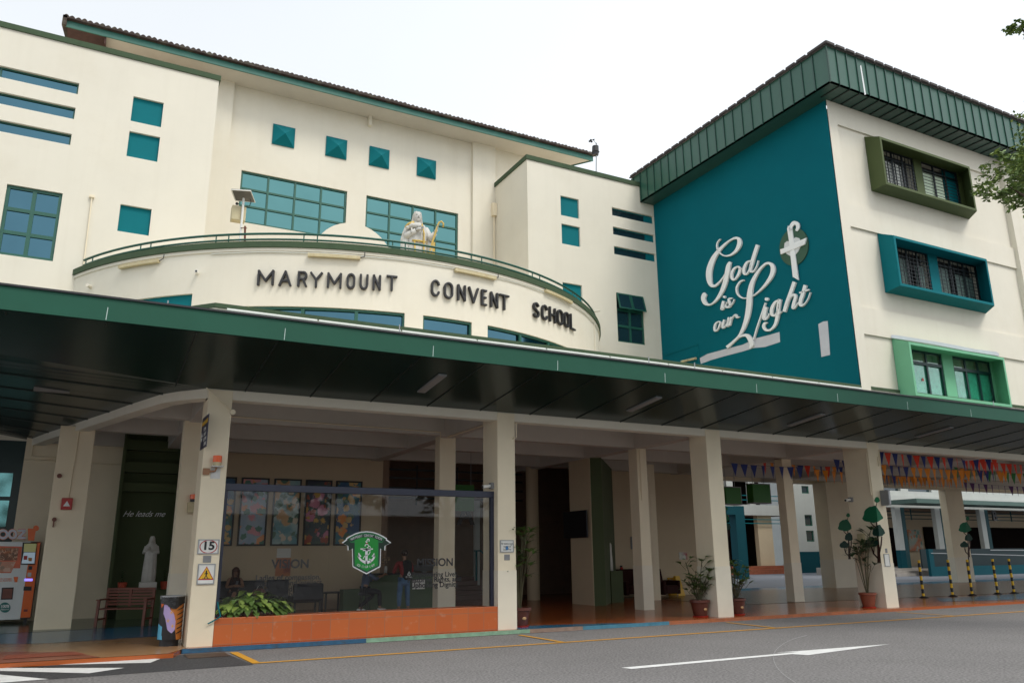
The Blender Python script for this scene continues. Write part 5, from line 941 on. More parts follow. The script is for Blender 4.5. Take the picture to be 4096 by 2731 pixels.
t = thing('drain_grate', 'rusty steel drain grate in the asphalt by the nearest column', 'drain', (2.15, 15.6, RZ))
g_ = gp(zt(1572, 255), zt(1935, 232), zt(1965, 262), zt(1605, 288)); X0, X1 = g_[0].x, g_[1].x-.03; Y0, Y1 = g_[3].y, g_[0].y
put('pit', MB().box(X0, X1, Y0, Y1, RZ+.006, RZ+.009), blackm, t); mb = MB()
for i in range(19): x = X0+(X1-X0)*(i+.5)/19; mb.box(x-.008, x+.008, Y0, Y1, RZ+.01, RZ+.018)
put('bars', mb, mat('rusty_steel', (.14, .09, .06), .7, .3, 9.), t)
# ================================================================ BACKGROUND BUILDINGS ACROSS THE COURT
FA = thing('court_building', 'white school block with teal base and small dark windows across the court', 'building', (47, 48.5, 0)); YA = 48.5
ax = lambda x, y: ony(zq(x, y), YA)
xr = ax(1285, 900).x; xm = ax(905, 900).x; zt0 = ax(1000, 1013).z
hw = []
for p, q in (((957, 592), (1065, 720)), ((975, 772), (1085, 898)), ((922, 262), (1022, 352))): u, v = ax(*p), ax(*q); hw.append(((u.x+.05), v.x-.05, v.z, u.z))
put('wall', wall_y(MB(), xm-1.0, xr, zt0, 20, YA, hw, .2), cwhite, FA); put('base_wall', MB().poly([(xm-1.0, YA-.03, -.1), (xr+.02, YA-.03, -.1), (xr+.02, YA-.03, zt0), (xm-1.0, YA-.03, zt0)]), cteal, FA)
put('side_wall', MB().box(xr-.02, xr+.05, YA+.01, YA+14, -.1, 20), cwhite, FA)
for h in hw: window(FA, *h, YA, 1, 1, glass_dk, w=.09, depth=.12)
xl = 36; zbA, zt1 = ax(500, 600).z, ax(500, 482).z
put('corridor_parapet', MB().box(xl, xm-1.0, YA, YA+.2, zbA, zt1), cwhite, FA)
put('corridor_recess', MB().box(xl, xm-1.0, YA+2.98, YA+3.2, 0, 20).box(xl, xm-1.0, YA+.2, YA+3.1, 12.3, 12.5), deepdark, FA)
put('corridor_floor', MB().box(xl, xm-1.0, YA+.3, YA+3, zbA-.0, zbA+.2).box(xl, xm-1.0, YA+.2, YA+3, -.1, .5).box(xl, xm-1.0, YA+.2, YA+3, 8.1, 8.3), darkint, FA); put('upper_parapet', MB().box(xl, xm-1.0, YA, YA+.2, 11.9, 20), cwhite, FA)
mb = MB()
for p in (370, 120, -60): u = ax(p-36, 400).x; mb.box(u, u+.65, YA, YA+.3, zt1, 9)
put('upper_pillars', mb, cwhite, FA); put('upper_parapet', MB().box(xl, xm-1.0, YA, YA+.2, 8.2, 9.2), cwhite, FA)
u, v = ax(500, 1170), ax(665, 1170); put('lower_pillar', MB().box(u.x, v.x, YA+.3, YA+.7, .2, zbA), incream, FA)
mb = MB()
for z in (zbA-.35, zbA-.65, zt1+.35, zt1+.7): mb.box(xl, xm-1.1, YA+.1, YA+.16, z, z+.06)
put('corridor_rails', mb, teal2, FA)
put('brick_steps', MB().box(xl, ax(830, 1200).x, YA-.6, YA+.2, -.1, .35).box(xl, ax(790, 1200).x, YA-.25, YA+.2, .35, .62), tilemat('brick_red', (.32, .09, .04), (.26, .07, .03), (.15, .08, .05), .4, .15, rough=.8), FA)
q = onz(zq(300, 1215), 0); yq = 40.; u, v = ony(zq(180, 900), yq), ony(zq(285, 900), yq)
t = thing('covered_walkway', 'teal painted walkway post and beam standing in the court', 'walkway', (u.x, yq, 0)); zz1 = ony(zq(200, 492), yq).z; zz0 = ony(zq(150, 592), yq).z
put('post', MB().box(u.x+.15, v.x+.15, yq, yq+.6, 0, zz1), cteal, t); put('beam', MB().box(u.x-8, u.x+.15, yq, yq+.6, zz0, zz1-.02), cteal, t)
put('railing', MB().tube([onz(zq(1245, 1250), 0)+Vector((0, 0, 1.6)), onz(zq(1300, 1250), 0)+Vector((0, 0, 2.2))], .04).tube([onz(zq(1245, 1250), 0), onz(zq(1245, 1250), 0)+Vector((0, 0, 1.6))], .04), mat('railing_green', (.02, .3, .22), .5, .05), FA)
FB = thing('ramp_building', 'white school block with teal based columns, ramp walls and deep dark corridor at the right', 'building', (60, 38, 0)); YB_ = 38.
bx_ = lambda x, y: ony(zz(x, y), YB_)
put('band_wall', MB().box(48.3, 90, YB_, YB_+.3, 4.6, 5.45), cwhite, FB); 
mb = MB()
for p, q in (((545, 510), (605, 960)), ((980, 490), (1055, 930)), ((1465, 450), (1545, 940)), ((1990, 430), (2070, 940))):
    a_, b_ = bx_(*p), bx_(*q); put('column', MB().box(a_.x, a_.x+.55, YB_-.02, YB_+.3, 1.7, 4.6), cwhite, FB)
mb2 = MB()
for p in ((545, 510), (980, 490), (1465, 450), (1990, 430)): a_ = bx_(*p); put('column_base', MB().box(a_.x-.02, a_.x+.55, YB_-.04, YB_+.3, .3, 1.7), cteal, FB)
mb3 = MB()
for p in ((545, 510), (980, 490), (1465, 450), (1990, 430)): a_ = bx_(*p); put('column_side', MB().box(a_.x+.552, a_.x+1.0, YB_+.0, YB_+.28, .3, 4.6), mat('dark_teal', (.004, .05, .06), .7, .05), FB)
pass
put('floor', MB().box(48.6, 90, YB_-.1, YB_+6, -.1, .5).box(48.3, bx_(945, 1200).x, YB_-1.0, YB_-.1, -.1, .17).box(48.3, bx_(945, 1200).x, YB_-.6, YB_-.1, .17, .34), mat('grey_concrete_steps', (.3, .28, .26), .85, .12, 2.), FB)
put('back_wall', MB().box(54.5, 90, YB_+5, YB_+5.2, 0, 4.7), incream, FB); put('painted_dark_opening', MB().box(54.55, bx_(560, 700).x+6., YB_+4.8, YB_+5, .5, 3.4).box(bx_(1380, 700).x+1.5, 86, YB_+4.8, YB_+5, .5, 3.5), deepdark, FB)
put('door', MB().box(bx_(1640, 800).x, bx_(1700, 800).x, YB_+4.7, YB_+4.8, .5, 3.2), beige, FB)
put('ceiling', MB().box(50.5, 90, YB_+.3, YB_+5.2, 4.62, 4.9), darkint, FB)
put('upper_wall', wall_y(MB(), 48.3, 90, 5.45, 20, YB_+.05, [(52.0, 54.6, 5.75, 6.8), (49.2, 51.2, 5.75, 6.8)], .25), cwhite, FB); put('upper_windows', MB().box(49, 55, YB_+.26, YB_+.3, 5.7, 6.9), glass_dk, FB)
mb = MB()
for z in (4.1, 4.35, 3.85): mb.box(48.3, 90, YB_+.8, YB_+.86, z, z+.06)
for x in range(50, 90, 3): mb.box(x, x+.06, YB_+.8, YB_+.87, 3.8, 4.6)
put('louvre_rails', mb, mat('dark_teal', (.004, .05, .06), .7, .05), FB)
a_, b_ = ony(zz(690, 735), YB_+4.7), ony(zz(865, 970), YB_+4.7); put('flower_artwork', MB().box(a_.x, b_.x, YB_+4.72, YB_+4.8, b_.z, a_.z), artmat('flower_art', [(.35, .4, .33), (.5, .15, .06), (.42, .42, .35), (.1, .25, .2), (.55, .22, .1)], 1.4, 2., .6), FB)
text('B', 1.0, letterblk, bx_(1630, 590)+Vector((0, -.1, 0)), (1, 0, 0), (0, 0, 1), .05, FB, 'letter_b', 1., bold=.03)
YR = 35.6; rx = lambda x, y: ony(zz(x, y), YR); a_, b_ = rx(915, 940), rx(945, 1232)
put('ramp_wall', MB().box(a_.x, 62, YR, YR+.2, 0, .62).box(a_.x, a_.x+.45, YR, YR+.2, .62, 1.75).box(rx(1440, 1000).x, 90, YR+1, YR+1.2, 0, 1.7), cteal, FB)
put('ramp_back', MB().box(a_.x+.45, 62, YR+.9, YR+1.0, .5, 1.75), mat('deep_teal', (.001, .014, .018), .7, .05), FB); put('handrail', MB().tube([rx(945, 995), rx(1180, 998), rx(1600, 1010), rx(1990, 1020)], .03, 6).tube([rx(1600, 960), rx(1990, 962)], .03, 6), steel, FB)
cs0, cs1 = ony(zz(790, 440), 35.5), ony(zz(790, 392), 35.5); put('canopy_slab', MB().box(cs0.x, 90, 35.5, YB_-.3, cs0.z, cs1.z), mat('grey_green_slab', (.05, .1, .085), .5, .1), FB)
# ================================================================ INSIDE THE LOBBY
cols_ = {'a': [(.22, .36, .50), (.42, .50, .58), (.80, .34, .12), (.70, .30, .34), (.08, .22, .16)], 'b': [(.12, .30, .34), (.45, .58, .55), (.60, .36, .16), (.08, .18, .12), (.66, .56, .42)], 'c': [(.02, .03, .06), (.07, .12, .08), (.62, .22, .32), (.62, .38, .08), (.35, .07, .03)], 'd': [(.02, .08, .20), (.04, .20, .24), (.80, .28, .05), (.06, .16, .10), (.65, .42, .14)]}
pics = [(180, 250, 'd', 'leftmost flower painting, cut off by the nearest column'), (283, 470, 'a', 'blue and pink flower painting with a striped jar'), (503, 687, 'b', 'pale green and grey plant painting, third from left'), (716, 893, 'c', 'darkest painting with pink flowers and scale pattern'), (920, 1095, 'd', 'rightmost deep blue painting with orange blossoms')]
for i, (p, q, k_, lb) in enumerate(pics):
    a_, b_ = ony(z6(p, 185), 26.75), ony(z6(q, 190), 26.75); zt_, zb_ = 4.08, 1.97; x0 = a_.x if i else 3.75
    t = thing('painting', lb+' on the lobby wall', 'painting', ((x0+b_.x)/2, 26.75, (zt_+zb_)/2), 'paintings on the lobby wall')
    put('frame', MB().box(x0, b_.x, 26.73, 26.8, zb_, zb_+.05).box(x0, b_.x, 26.73, 26.8, zt_-.05, zt_).box(x0, x0+.05, 26.73, 26.8, zb_+.05, zt_-.05).box(b_.x-.05, b_.x, 26.73, 26.8, zb_+.05, zt_-.05), blackm, t)
    put('canvas', MB().box(x0+.05, b_.x-.05, 26.76, 26.8, zb_+.05, zt_-.05), artmat('painting_'+str(i), cols_[k_], 1.9, i*3.1+1), t)
board('poster', 'orange and red poster low on the lobby wall behind the left text', 'poster', [z6(513, 725), z6(607, 845)], artmat('poster_art', [(.45, .13, .07), (.5, .2, .08), (.3, .08, .05), (.55, .35, .2)], 1.6, 5.), .01, v=26.8)
board('notice_sheet', 'white notice sheet with a grey block above the orange poster', 'notice', [z6(520, 660), z6(610, 722)], paper, .01, v=26.8)
seatm = mat('black_vinyl', (.016, .018, .024), .35, .15)
def sofa(label, x0, x1, y, top, back=True, z0=.38, arms=False, grp=None):
    t = thing('lobby_seat', label, 'seat', ((x0+x1)/2, y, 0), grp)
    put('seat', MB().box(x0, x1, y-.35, y+.3, z0-.08, z0+.08), seatm, t, bevel=.03)
    if back: put('backrest', MB().box(x0, x1, y+.2, y+.34, z0+.05, top), seatm, t, bevel=.03)
    for x in (x0+.05, x1-.09):
        for yy in (y-.3, y+.24): put('leg', MB().box(x, x+.04, yy, yy+.04, 0, z0-.08), blackm, t)
    if arms:
        for x in (x0-.04, x1): put('armrest', MB().box(x, x+.06, y-.33, y+.25, z0, top-.2), seatm, t)
lx = lambda x: ony(zl(x, 650), 26.4).x
sofa('black vinyl bench seat the woman sits on, left end of the lobby', lx(60), lx(775), 26.4, .93, grp='black lobby seats'); sofa('black vinyl bench seat in the middle of the lobby wall', lx(820), lx(1130), 26.4, .94, grp='black lobby seats')
lx2 = lambda x: ony(zl(x, 680), 25.0).x
t = thing('armchair', 'bulky black armchair with rounded back seen through the glass', 'armchair', (lx2(1370), 25.0, 0), 'black lobby seats')
put('back', MB().box(lx2(1155), lx2(1590), 24.8, 24.95, .35, .86), seatm, t, bevel=.06); put('seat', MB().box(lx2(1160), lx2(1585), 24.95, 25.5, .3, .5), seatm, t, bevel=.03)
for x in (1180, 1540):
    for yy in (24.85, 25.4): put('leg', MB().box(lx2(x), lx2(x)+.05, yy, yy+.05, 0, .35), blackm, t)
t = thing('side_table', 'small dark side table beside the black armchair', 'table', (lx2(1740), 25.6, 0)); a_, b_ = ony(zl(1590, 810), 25.6), ony(zl(1890, 810), 25.6)
put('tabletop', MB().box(a_.x, b_.x, 25.4, 25.9, .52, .57), blackm, t)
for x in (a_.x+.05, b_.x-.1):
    for yy in (25.42, 25.83): put('leg', MB().box(x, x+.05, yy, yy+.05, 0, .52), blackm, t)
# reception counter
YC = 24.9; cxx = lambda x, y=900: ony(z6(x, y), YC)
t = thing('reception_counter', 'green fronted reception counter with dark top behind the glass', 'counter', (9.8, YC, 0)); x0, x1 = cxx(975).x, cxx(1672).x; zc_ = cxx(1500, 822).z; zl_ = cxx(1000, 938).z
cgm = mat('counter_green', (.055, .10, .045), .6, .06); put('front', MB().box(cxx(1150).x, x1, YC, YC+.5, 0, zc_-.06).box(x0, cxx(1150).x, YC+.1, YC+.5, 0, zl_), cgm, t); put('top', MB().box(cxx(1150).x-.05, x1+.25, YC-.06, YC+.55, zc_-.05, zc_), blackm, t, bevel=.008)
put('side_panel', MB().box(x1, x1+.28, YC+.05, YC+.5, 0, zc_-.06), cream2, t)
th, (a, b, c, d) = board('security_notice', 'white sheet taped to the green counter front', 'notice', [z6(1432, 872), z6(1514, 933)], paper, .01, v=YC); text('SECURITY', .06, letterblk, (a+.16, YC-.015, d-.07), (1, 0, 0), (0, 0, 1), .001, th); text('COUNTER', .06, letterblk, (a+.16, YC-.015, d-.22), (1, 0, 0), (0, 0, 1), .001, th)
a_, b_ = cxx(1470, 800), cxx(1590, 800); t = thing('monitor', 'low dark monitor lying back on the reception counter', 'monitor', (a_.x, YC+.2, zc_)); put('screen', MB().box(a_.x-.1, b_.x, YC+.2, YC+.25, zc_+.03, zc_+.24), blackm, t, bevel=.01); put('stand', MB().box((a_.x+b_.x)/2-.1, (a_.x+b_.x)/2+.05, YC+.15, YC+.3, zc_, zc_+.03), greyp, t)
def vase(label, px, sc, seed):
    rnd = random.Random(seed); q = cxx(px, 800); t = thing('flower_vase', label, 'vase', (q.x, YC+.15, zc_)); x, y = q.x, YC+.15
    put('vase', MB().loft([(x, y, zc_, .05*sc, .05*sc), (x, y, zc_+.12*sc, .06*sc, .06*sc), (x, y, zc_+.24*sc, .04*sc, .04*sc)], 14), mat('vase_grey', (.5, .5, .48), .3, .05), t, smooth=True)
    lf = MB(); 
    for i in range(40): leafblade(lf, (x+rnd.uniform(-.14, .14)*sc, y+rnd.uniform(-.1, .1)*sc, zc_+.25*sc+rnd.random()*.28*sc), (rnd.uniform(-1, 1), rnd.uniform(-1, 1), rnd.uniform(0, 1)), .08*sc, .05*sc)
    put('flowers', lf, mat('dry_flower', (.45, .3, .14), .7, .3, 20.), t); st_ = MB()
    for i in range(6): st_.tube([(x, y, zc_+.2*sc), (x+rnd.uniform(-.12, .12)*sc, y, zc_+.42*sc)], .004, 4)
    put('stems', st_, bark, t)
vase('vase of dried golden flowers at the right end of the counter', 1640, 1.0, 1); vase('small vase of pale flowers left of the standing man', 1262, .9, 2); vase('taller vase of feathery brown flowers beside the inner column', 1688, 1.15, 3)
q = ony(z6(1773, 320), 26.); t = thing('hanging_sign', 'green hanging direction sign seen through the right of the glass', 'sign', q, 'green hanging signs'); put('panel', MB().box(q.x-.42, q.x+.42, 26, 26.05, q.z-.45, q.z+.45), mat('sign_green', (.02, .15, .01), .5, .08), t); put('hanger', MB().tube([(q.x-.3, 26.02, q.z+.45), (q.x-.3, 26.02, 5.4)], .01, 4).tube([(q.x+.3, 26.02, q.z+.45), (q.x+.3, 26.02, 5.4)], .01, 4), steel, t)
q = ony(z6(1790, 442), 26.2); t = thing('block_letter', 'large black letter A beyond the inner column', 'letter', q); text('A', .9, letterblk, q, (1, 0, 0), (0, 0, 1), .02, t, 'letter', 1., bold=.03)
# ================================================================ PEOPLE
skin_m = mat('skin', (.30, .16, .10), .55, .06, 6.); hair_m = mat('dark_hair', (.03, .012, .008), .5, .3, 20.)
def skinned(name, V, E, m, parent, lv=2):
    keys = list(V); idx = {k: i for i, k in enumerate(keys)}; l = parent.location
    me = bpy.data.meshes.new(name); me.from_pydata([tuple(Vector(V[k][0])-l) for k in keys], [(idx[a], idx[b]) for a, b in E], []); o = bpy.data.objects.new(name, me); C.objects.link(o); me.materials.append(m)
    o.modifiers.new('skin', 'SKIN').use_smooth_shade = True; ly = me.skin_vertices[0] if me.skin_vertices else None
    if ly is None: bm = bmesh.new(); bm.from_mesh(me); bm.verts.layers.skin.verify(); bm.to_mesh(me); bm.free(); ly = me.skin_vertices[0]
    for k in keys: r = V[k][1]; ly.data[idx[k]].radius = (r, r) if not isinstance(r, tuple) else r
    for i, d_ in enumerate(ly.data): d_.use_root = (i == 0)
    s = o.modifiers.new('sub', 'SUBSURF'); s.levels = s.render_levels = lv; o.parent = parent; return o
def person(label, loc, J, top_m, leg_m, shoe_m, hair=None, bare_arms=False, skirt=False, hairlen=0):
    t = thing('person', label, 'person', loc); P = {k: Vector(v)+Vector(loc) for k, v in J.items()}
    V = {'pelvis': (P['pelvis'], .105), 'waist': (P['pelvis'].lerp(P['chest'], .5), .10), 'chest': (P['chest'], .115), 'neck0': (P['neck']-Vector((0, 0, .03)), .055), 'neck': (P['neck'], .048), 'head0': (P['head']-(P['head']-P['neck'])*.35, .07), 'head': (P['head'], .088), 'crown': (P['head']+(P['head']-P['neck']).normalized()*.07, .075)}
    Ed = [('pelvis', 'waist'), ('waist', 'chest'), ('chest', 'neck0'), ('neck0', 'neck'), ('neck', 'head0'), ('head0', 'head'), ('head', 'crown')]
    for s in 'lr':
        for a, b, c, r in (('sh', 'el', 'wr', (.058, .042, .028)),):
            V[s+a] = (P[s+a], r[0]); V[s+b] = (P[s+b], r[1]); V[s+c] = (P[s+c], r[2]); h = P[s+c]+(P[s+c]-P[s+b]).normalized()*.08; V[s+'palm'] = (h, .03); Ed += [('chest', s+a), (s+a, s+b), (s+b, s+c), (s+c, s+'palm')]
        V[s+'hip'] = (P[s+'hip'], .09); V[s+'kn'] = (P[s+'kn'], .06); V[s+'an'] = (P[s+'an'], .042); f = P[s+'an']+Vector(J['foot'+s])*.16-Vector((0, 0, .05)); V[s+'toe'] = (f, .035)
        Ed += [('pelvis', s+'hip'), (s+'hip', s+'kn'), (s+'kn', s+'an'), (s+'an', s+'toe')]
    skinned('body', V, Ed, skin_m, t)
    hb = MB()
    for s in 'lr':
        d = (P[s+'wr']-P[s+'el']).normalized(); sd_ = d.cross(Vector((0, 0, 1))); hand(hb, P[s+'wr']+d*.02, d, sd_ if sd_.length > .1 else (1, 0, 0), 1.)
    put('hands', hb, skin_m, t, smooth=True)
    g = 1.17; T_ = {'pelvis': (P['pelvis']-Vector((0, 0, .02)), .125), 'waist': (P['pelvis'].lerp(P['chest'], .5), .122), 'chest': (P['chest'], .135), 'neck0': (P['neck']-Vector((0, 0, .04)), .07)}; TE = [('pelvis', 'waist'), ('waist', 'chest'), ('chest', 'neck0')]
    for s in 'lr':
        T_[s+'sh'] = (P[s+'sh'], .075); TE.append(('chest', s+'sh'))
        if not bare_arms: T_[s+'el'] = (P[s+'el'], .06); TE.append((s+'sh', s+'el')); T_[s+'fa'] = (P[s+'el'].lerp(P[s+'wr'], .35), .052); TE.append((s+'el', s+'fa'))
    skinned('top', T_, TE, top_m, t)
    Lg = {'pelvis': (P['pelvis']-Vector((0, 0, .03)), .132)}; LE = []
    for s in 'lr':
        Lg[s+'hip'] = (P[s+'hip'], .105); Lg[s+'kn'] = (P[s+'kn'], .078); LE += [('pelvis', s+'hip'), (s+'hip', s+'kn')]
        if not skirt: Lg[s+'an'] = (P[s+'an']+Vector((0, 0, .04)), .06); LE.append((s+'kn', s+'an'))
    skinned('skirt' if skirt else 'trousers', Lg, LE, leg_m, t)
    for s in 'lr':
        a = P[s+'an']; f = Vector(J['foot'+s]).normalized(); put('shoe', MB().tube([a-f*.06-Vector((0, 0, .05)), a+f*.04-Vector((0, 0, .045)), a+f*.13-Vector((0, 0, .055)), a+f*.2-Vector((0, 0, .06))], [.04, .05, .045, .025], 10), shoe_m, t, smooth=True)
    hd, fwd = P['head'], Vector(J['face']).normalized(); U_ = Vector((0, 0, 1))
    hh = MB(); c = hd-fwd*.02+U_*.03; hh.ball(c, .105, 14, (1, 1, 1.05))
    if hairlen: 
        sdv = fwd.cross(U_)
        for k in range(9): a = -1.9+3.8*k/8; o_ = hd-fwd*.09*math.cos(a)+sdv*.095*math.sin(a); hh.tube([o_+U_*.06, o_-U_*.05, o_-U_*hairlen+fwd*.02], [.035, .035, .012], 6)
    put('hair', hh, hair or hair_m, t, smooth=True)
    fc_ = MB(); fc_.tube([hd+fwd*.085+U_*.01, hd+fwd*.112-U_*.025, hd+fwd*.09-U_*.03], [.008, .014, .01], 6); sdv = fwd.cross(U_)
    for e in (-1, 1): fc_.ball(hd+sdv*.088*e-fwd*.005, .022, 8, (.5, 1, 1.3))
    put('nose_and_ears', fc_, skin_m, t, smooth=True)
    ey = MB()
    for e in (-1, 1): ey.ball(hd+fwd*.083+sdv*.03*e+U_*.008, .010, 6)
    ey.tube([hd+fwd*.088-sdv*.022-U_*.055, hd+fwd*.092-U_*.057, hd+fwd*.088+sdv*.022-U_*.055], .005, 5); put('eyes_and_mouth', ey, mat('dark_features', (.05, .015, .012), .5, .05), t)
    return t, P
q = ony(zl(345, 485), 26.05); hx = q.x
J = dict(pelvis=(0, .12, .56), chest=(0, .1, .93), neck=(0, .05, 1.08), head=(0, .0, 1.20), face=(0, -1, -.5), lsh=(.17, .08, 1.0), lel=(.24, 0, .76), lwr=(.07, -.2, .80), rsh=(-.17, .08, 1.0), rel=(-.25, 0, .76), rwr=(-.07, -.2, .80), lhip=(.09, .1, .52), lkn=(-.06, -.36, .60), lan=(-.2, -.42, .22), rhip=(-.09, .1, .52), rkn=(-.08, -.38, .52), ran=(-.08, -.4, .09), footl=(-.3, -1, 0), footr=(0, -1, 0))
t, P_ = person('seated woman in a dark sleeveless dress looking down at a phone in the lobby', (hx, 26.1, 0), J, mat('dark_dress', (.03, .012, .014), .8, .1), mat('dark_dress', (.03, .012, .014), .8, .1), blackm, mat('auburn_hair', (.06, .014, .008), .45, .3, 20.), True, True, .28)
q = Vector((hx, 26.1-.28, .84)); ph = thing('mobile_phone', 'small phone held by the seated woman', 'phone', q); put('body', MB().prism([q+Vector(v) for v in ((-.035, 0, 0), (.035, 0, 0), (.035, -.08, .1), (-.035, -.08, .1))], (0, .006, .006)), mat('phone_grey', (.2, .22, .25), .2, .05), ph)
t = thing('handbag', 'pale strapped handbag on the black seat beside the woman', 'bag', (hx+.75, 26.2, .46)); put('body', MB().ball((hx+.75, 26.2, .58), .17, 12, (1.3, .7, .75)), mat('bag_pink_grey', (.22, .13, .12), .5, .4, 12.), t, smooth=True); put('strap', MB().tube([(hx+.65, 26.15, .68), (hx+.7, 26.1, .8), (hx+.82, 26.1, .8), (hx+.86, 26.15, .68)], .01, 6), paper, t)
q = ony(z6(1378, 700), 23.9); mx_ = q.x
J = dict(pelvis=(0, 0, .93), chest=(0, .03, 1.32), neck=(.02, .05, 1.52), head=(.02, .08, 1.67), face=(-.2, 1, -.2), lsh=(-.21, .03, 1.42), lel=(-.3, .1, 1.14), lwr=(-.17, .34, 1.16), rsh=(.21, .03, 1.42), rel=(.3, .1, 1.14), rwr=(.18, .36, 1.18), lhip=(-.1, 0, .88), lkn=(-.13, .02, .48), lan=(-.14, 0, .1), rhip=(.1, 0, .88), rkn=(.13, .02, .48), ran=(.15, 0, .1), footl=(-.15, 1, 0), footr=(.15, 1, 0))
t, P_ = person('man in red shirt, black waistcoat and blue jeans seen from behind at the counter', (mx_, 23.9, 0), J, mat('red_shirt', (.22, .012, .015), .8, .1), mat('blue_jeans', (.07, .15, .27), .85, .35, 4.), blackm)
vm = MB().loft([(mx_+.07, 23.9+.02, z, w, .165) for z, w in ((.92, .17), (1.0, .175), (1.2, .17), (1.38, .18), (1.47, .13), (1.5, .06))], 20); put('waistcoat', vm, mat('black_cloth', (.01, .01, .014), .9, .1), t, smooth=True)
q = (mx_+.1, 23.9-.16, 1.09); lg = MB()
for s_ in (-1, 1): lg.prism([(q[0]+s_*x, q[1], q[2]+z) for x, z in ((.005, .085), (.065, -.03), (.035, -.03), (.003, .04))], (0, -.004, 0))
lg.prism([(q[0]+x, q[1], q[2]+z) for x, z in ((-.05, -.045), (.05, -.045), (0, -.01))], (0, -.004, 0)); put('logo_mark', lg, letterwh, t); text('Reebok', .07, letterwh, (q[0], q[1]-.004, q[2]-.085), (1, 0, 0), (0, 0, 1), .001, t, 'logo_text', 1., bold=.002)
q = ony(z6(1120, 830), 24.35); gx = q.x
J = dict(pelvis=(-.05, 0, .66), chest=(0, 0, 1.02), neck=(.1, 0, 1.2), head=(.19, 0, 1.31), face=(1, .1, -.3), lsh=(.02, -.19, 1.1), lel=(.25, -.22, .95), lwr=(.5, -.1, 1.06), rsh=(.02, .19, 1.1), rel=(.2, .22, .9), rwr=(.42, .15, 1.0), lhip=(-.02, -.1, .62), lkn=(.4, -.12, .58), lan=(.42, -.1, .12), rhip=(-.02, .1, .62), rkn=(.3, .12, .5), ran=(-.2, -.05, .12), footl=(1, -.1, 0), footr=(.9, .1, 0))
t, P_ = person('person in blue-grey shirt and dark trousers seated leaning on the counter behind the crest', (gx, 24.35, 0), J, mat('blue_grey_shirt', (.09, .12, .19), .8, .1), mat('dark_trousers', (.012, .013, .02), .8, .1), letterwh)
t = thing('stool', 'low dark stool under the person leaning on the counter', 'stool', (gx-.05, 24.35, 0)); put('seat', MB().loft([(gx-.05, 24.35, .5, .17, .17), (gx-.05, 24.35, .56, .17, .17)], 18), seatm, t)
for a in range(4): put('leg', MB().tube([(gx-.05+.1*math.cos(a*1.57+.8), 24.35+.1*math.sin(a*1.57+.8), .5), (gx-.05+.17*math.cos(a*1.57+.8), 24.35+.17*math.sin(a*1.57+.8), 0)], .014, 6), blackm, t)
# ================================================================ RIGHT HALL OBJECTS
t = thing('wall_television', 'black flat television on the side of the cream pillar', 'television', (15.0, 23.85, 2.6)); put('screen', MB().box(14.98, 15.03, 23.1, 24.6, 2.16, 3.06), blackm, t, bevel=.01); put('bracket', MB().box(15.03, 15.1, 23.6, 24.0, 2.4, 2.8), steel, t)
q = ony(z7(677, 960), 26.6); t = thing('fire_extinguisher', 'red fire extinguisher on the rear cream wall', 'extinguisher', (q.x, 26.62, q.z)); put('cylinder', MB().loft([(q.x, 26.62, q.z-.3, .085, .085), (q.x, 26.62, q.z+.15, .09, .09), (q.x, 26.62, q.z+.24, .04, .04)], 14), redp, t, smooth=True); put('handle', MB().box(q.x-.06, q.x+.03, 26.6, 26.64, q.z+.24, q.z+.3).tube([(q.x-.05, 26.6, q.z+.25), (q.x-.12, 26.6, q.z+.1)], .012, 6), blackm, t)
def armsofa(label, x, y, rz=0):
    t = thing('leather_armchair', label, 'armchair', (x, y, 0), 'brown leather armchairs', rz); m_ = mat('brown_leather', (.035, .010, .008), .8, .15, 5., spec=.15)
    obj('seat', MB().box(-.4, .4, -.4, .35, .15, .45), m_, t, bevel=.05); obj('backrest', MB().hexa([(-.45, .25, .2), (.45, .25, .2), (.45, .42, .2), (-.45, .42, .2)], [(-.42, .38, 1.05), (.42, .38, 1.05), (.42, .52, 1.05), (-.42, .52, 1.05)]), m_, t, bevel=.04)
    for s in (-1, 1): obj('armrest', MB().box(s*.48-.08, s*.48+.08, -.4, .35, .12, .62), m_, t, bevel=.04)
q = onz(z7(745, 1095), 0); u = onz(z7(735, 1095), 0); armsofa('brown leather armchair left of the slim inner column', u.x, u.y); u = onz(z7(912, 1092), 0); armsofa('brown leather armchair beside the yellow folding sign', u.x, u.y, .3)
t = thing('wet_floor_sign', 'yellow folding floor sign leaning by the brown armchair', 'sign', onz(z7(985, 1082), 0), rz=.2)
for s in (-1, 1): obj('leg_panel', MB().hexa([(-.2, s*.22-.01, 0), (.2, s*.22-.01, 0), (.2, s*.22+.01, 0), (-.2, s*.22+.01, 0)], [(-.13, s*.03-.01, .75), (.13, s*.03-.01, .75), (.13, s*.03+.01, .75), (-.13, s*.03+.01, .75)]), yellowp, t)
u = onz(z7(945, 1080), 0); t = thing('plastic_stool', 'yellow plastic stool between the brown armchair and the folding sign', 'stool', u); put('top', MB().box(u.x-.22, u.x+.22, u.y-.2, u.y+.2, .62, .68), yellowp, t, bevel=.02)
for x in (u.x-.2, u.x+.15):
    for y in (u.y-.18, u.y+.14): put('leg', MB().box(x, x+.05, y, y+.04, 0, .62), yellowp, t)
u = onz(z7(1022, 1076), 0); t = thing('leaning_board', 'narrow orange yellow board leaning on the rear cream wall', 'board', u); put('panel', MB().hexa([(u.x-.22, u.y, 0), (u.x+.22, u.y, 0), (u.x+.22, u.y+.03, 0), (u.x-.22, u.y+.03, 0)], [(u.x-.22, u.y+.25, 1.1), (u.x+.22, u.y+.25, 1.1), (u.x+.22, u.y+.28, 1.1), (u.x-.22, u.y+.28, 1.1)]), mat('board_orange', (.6, .25, .03), .5, .1), t)
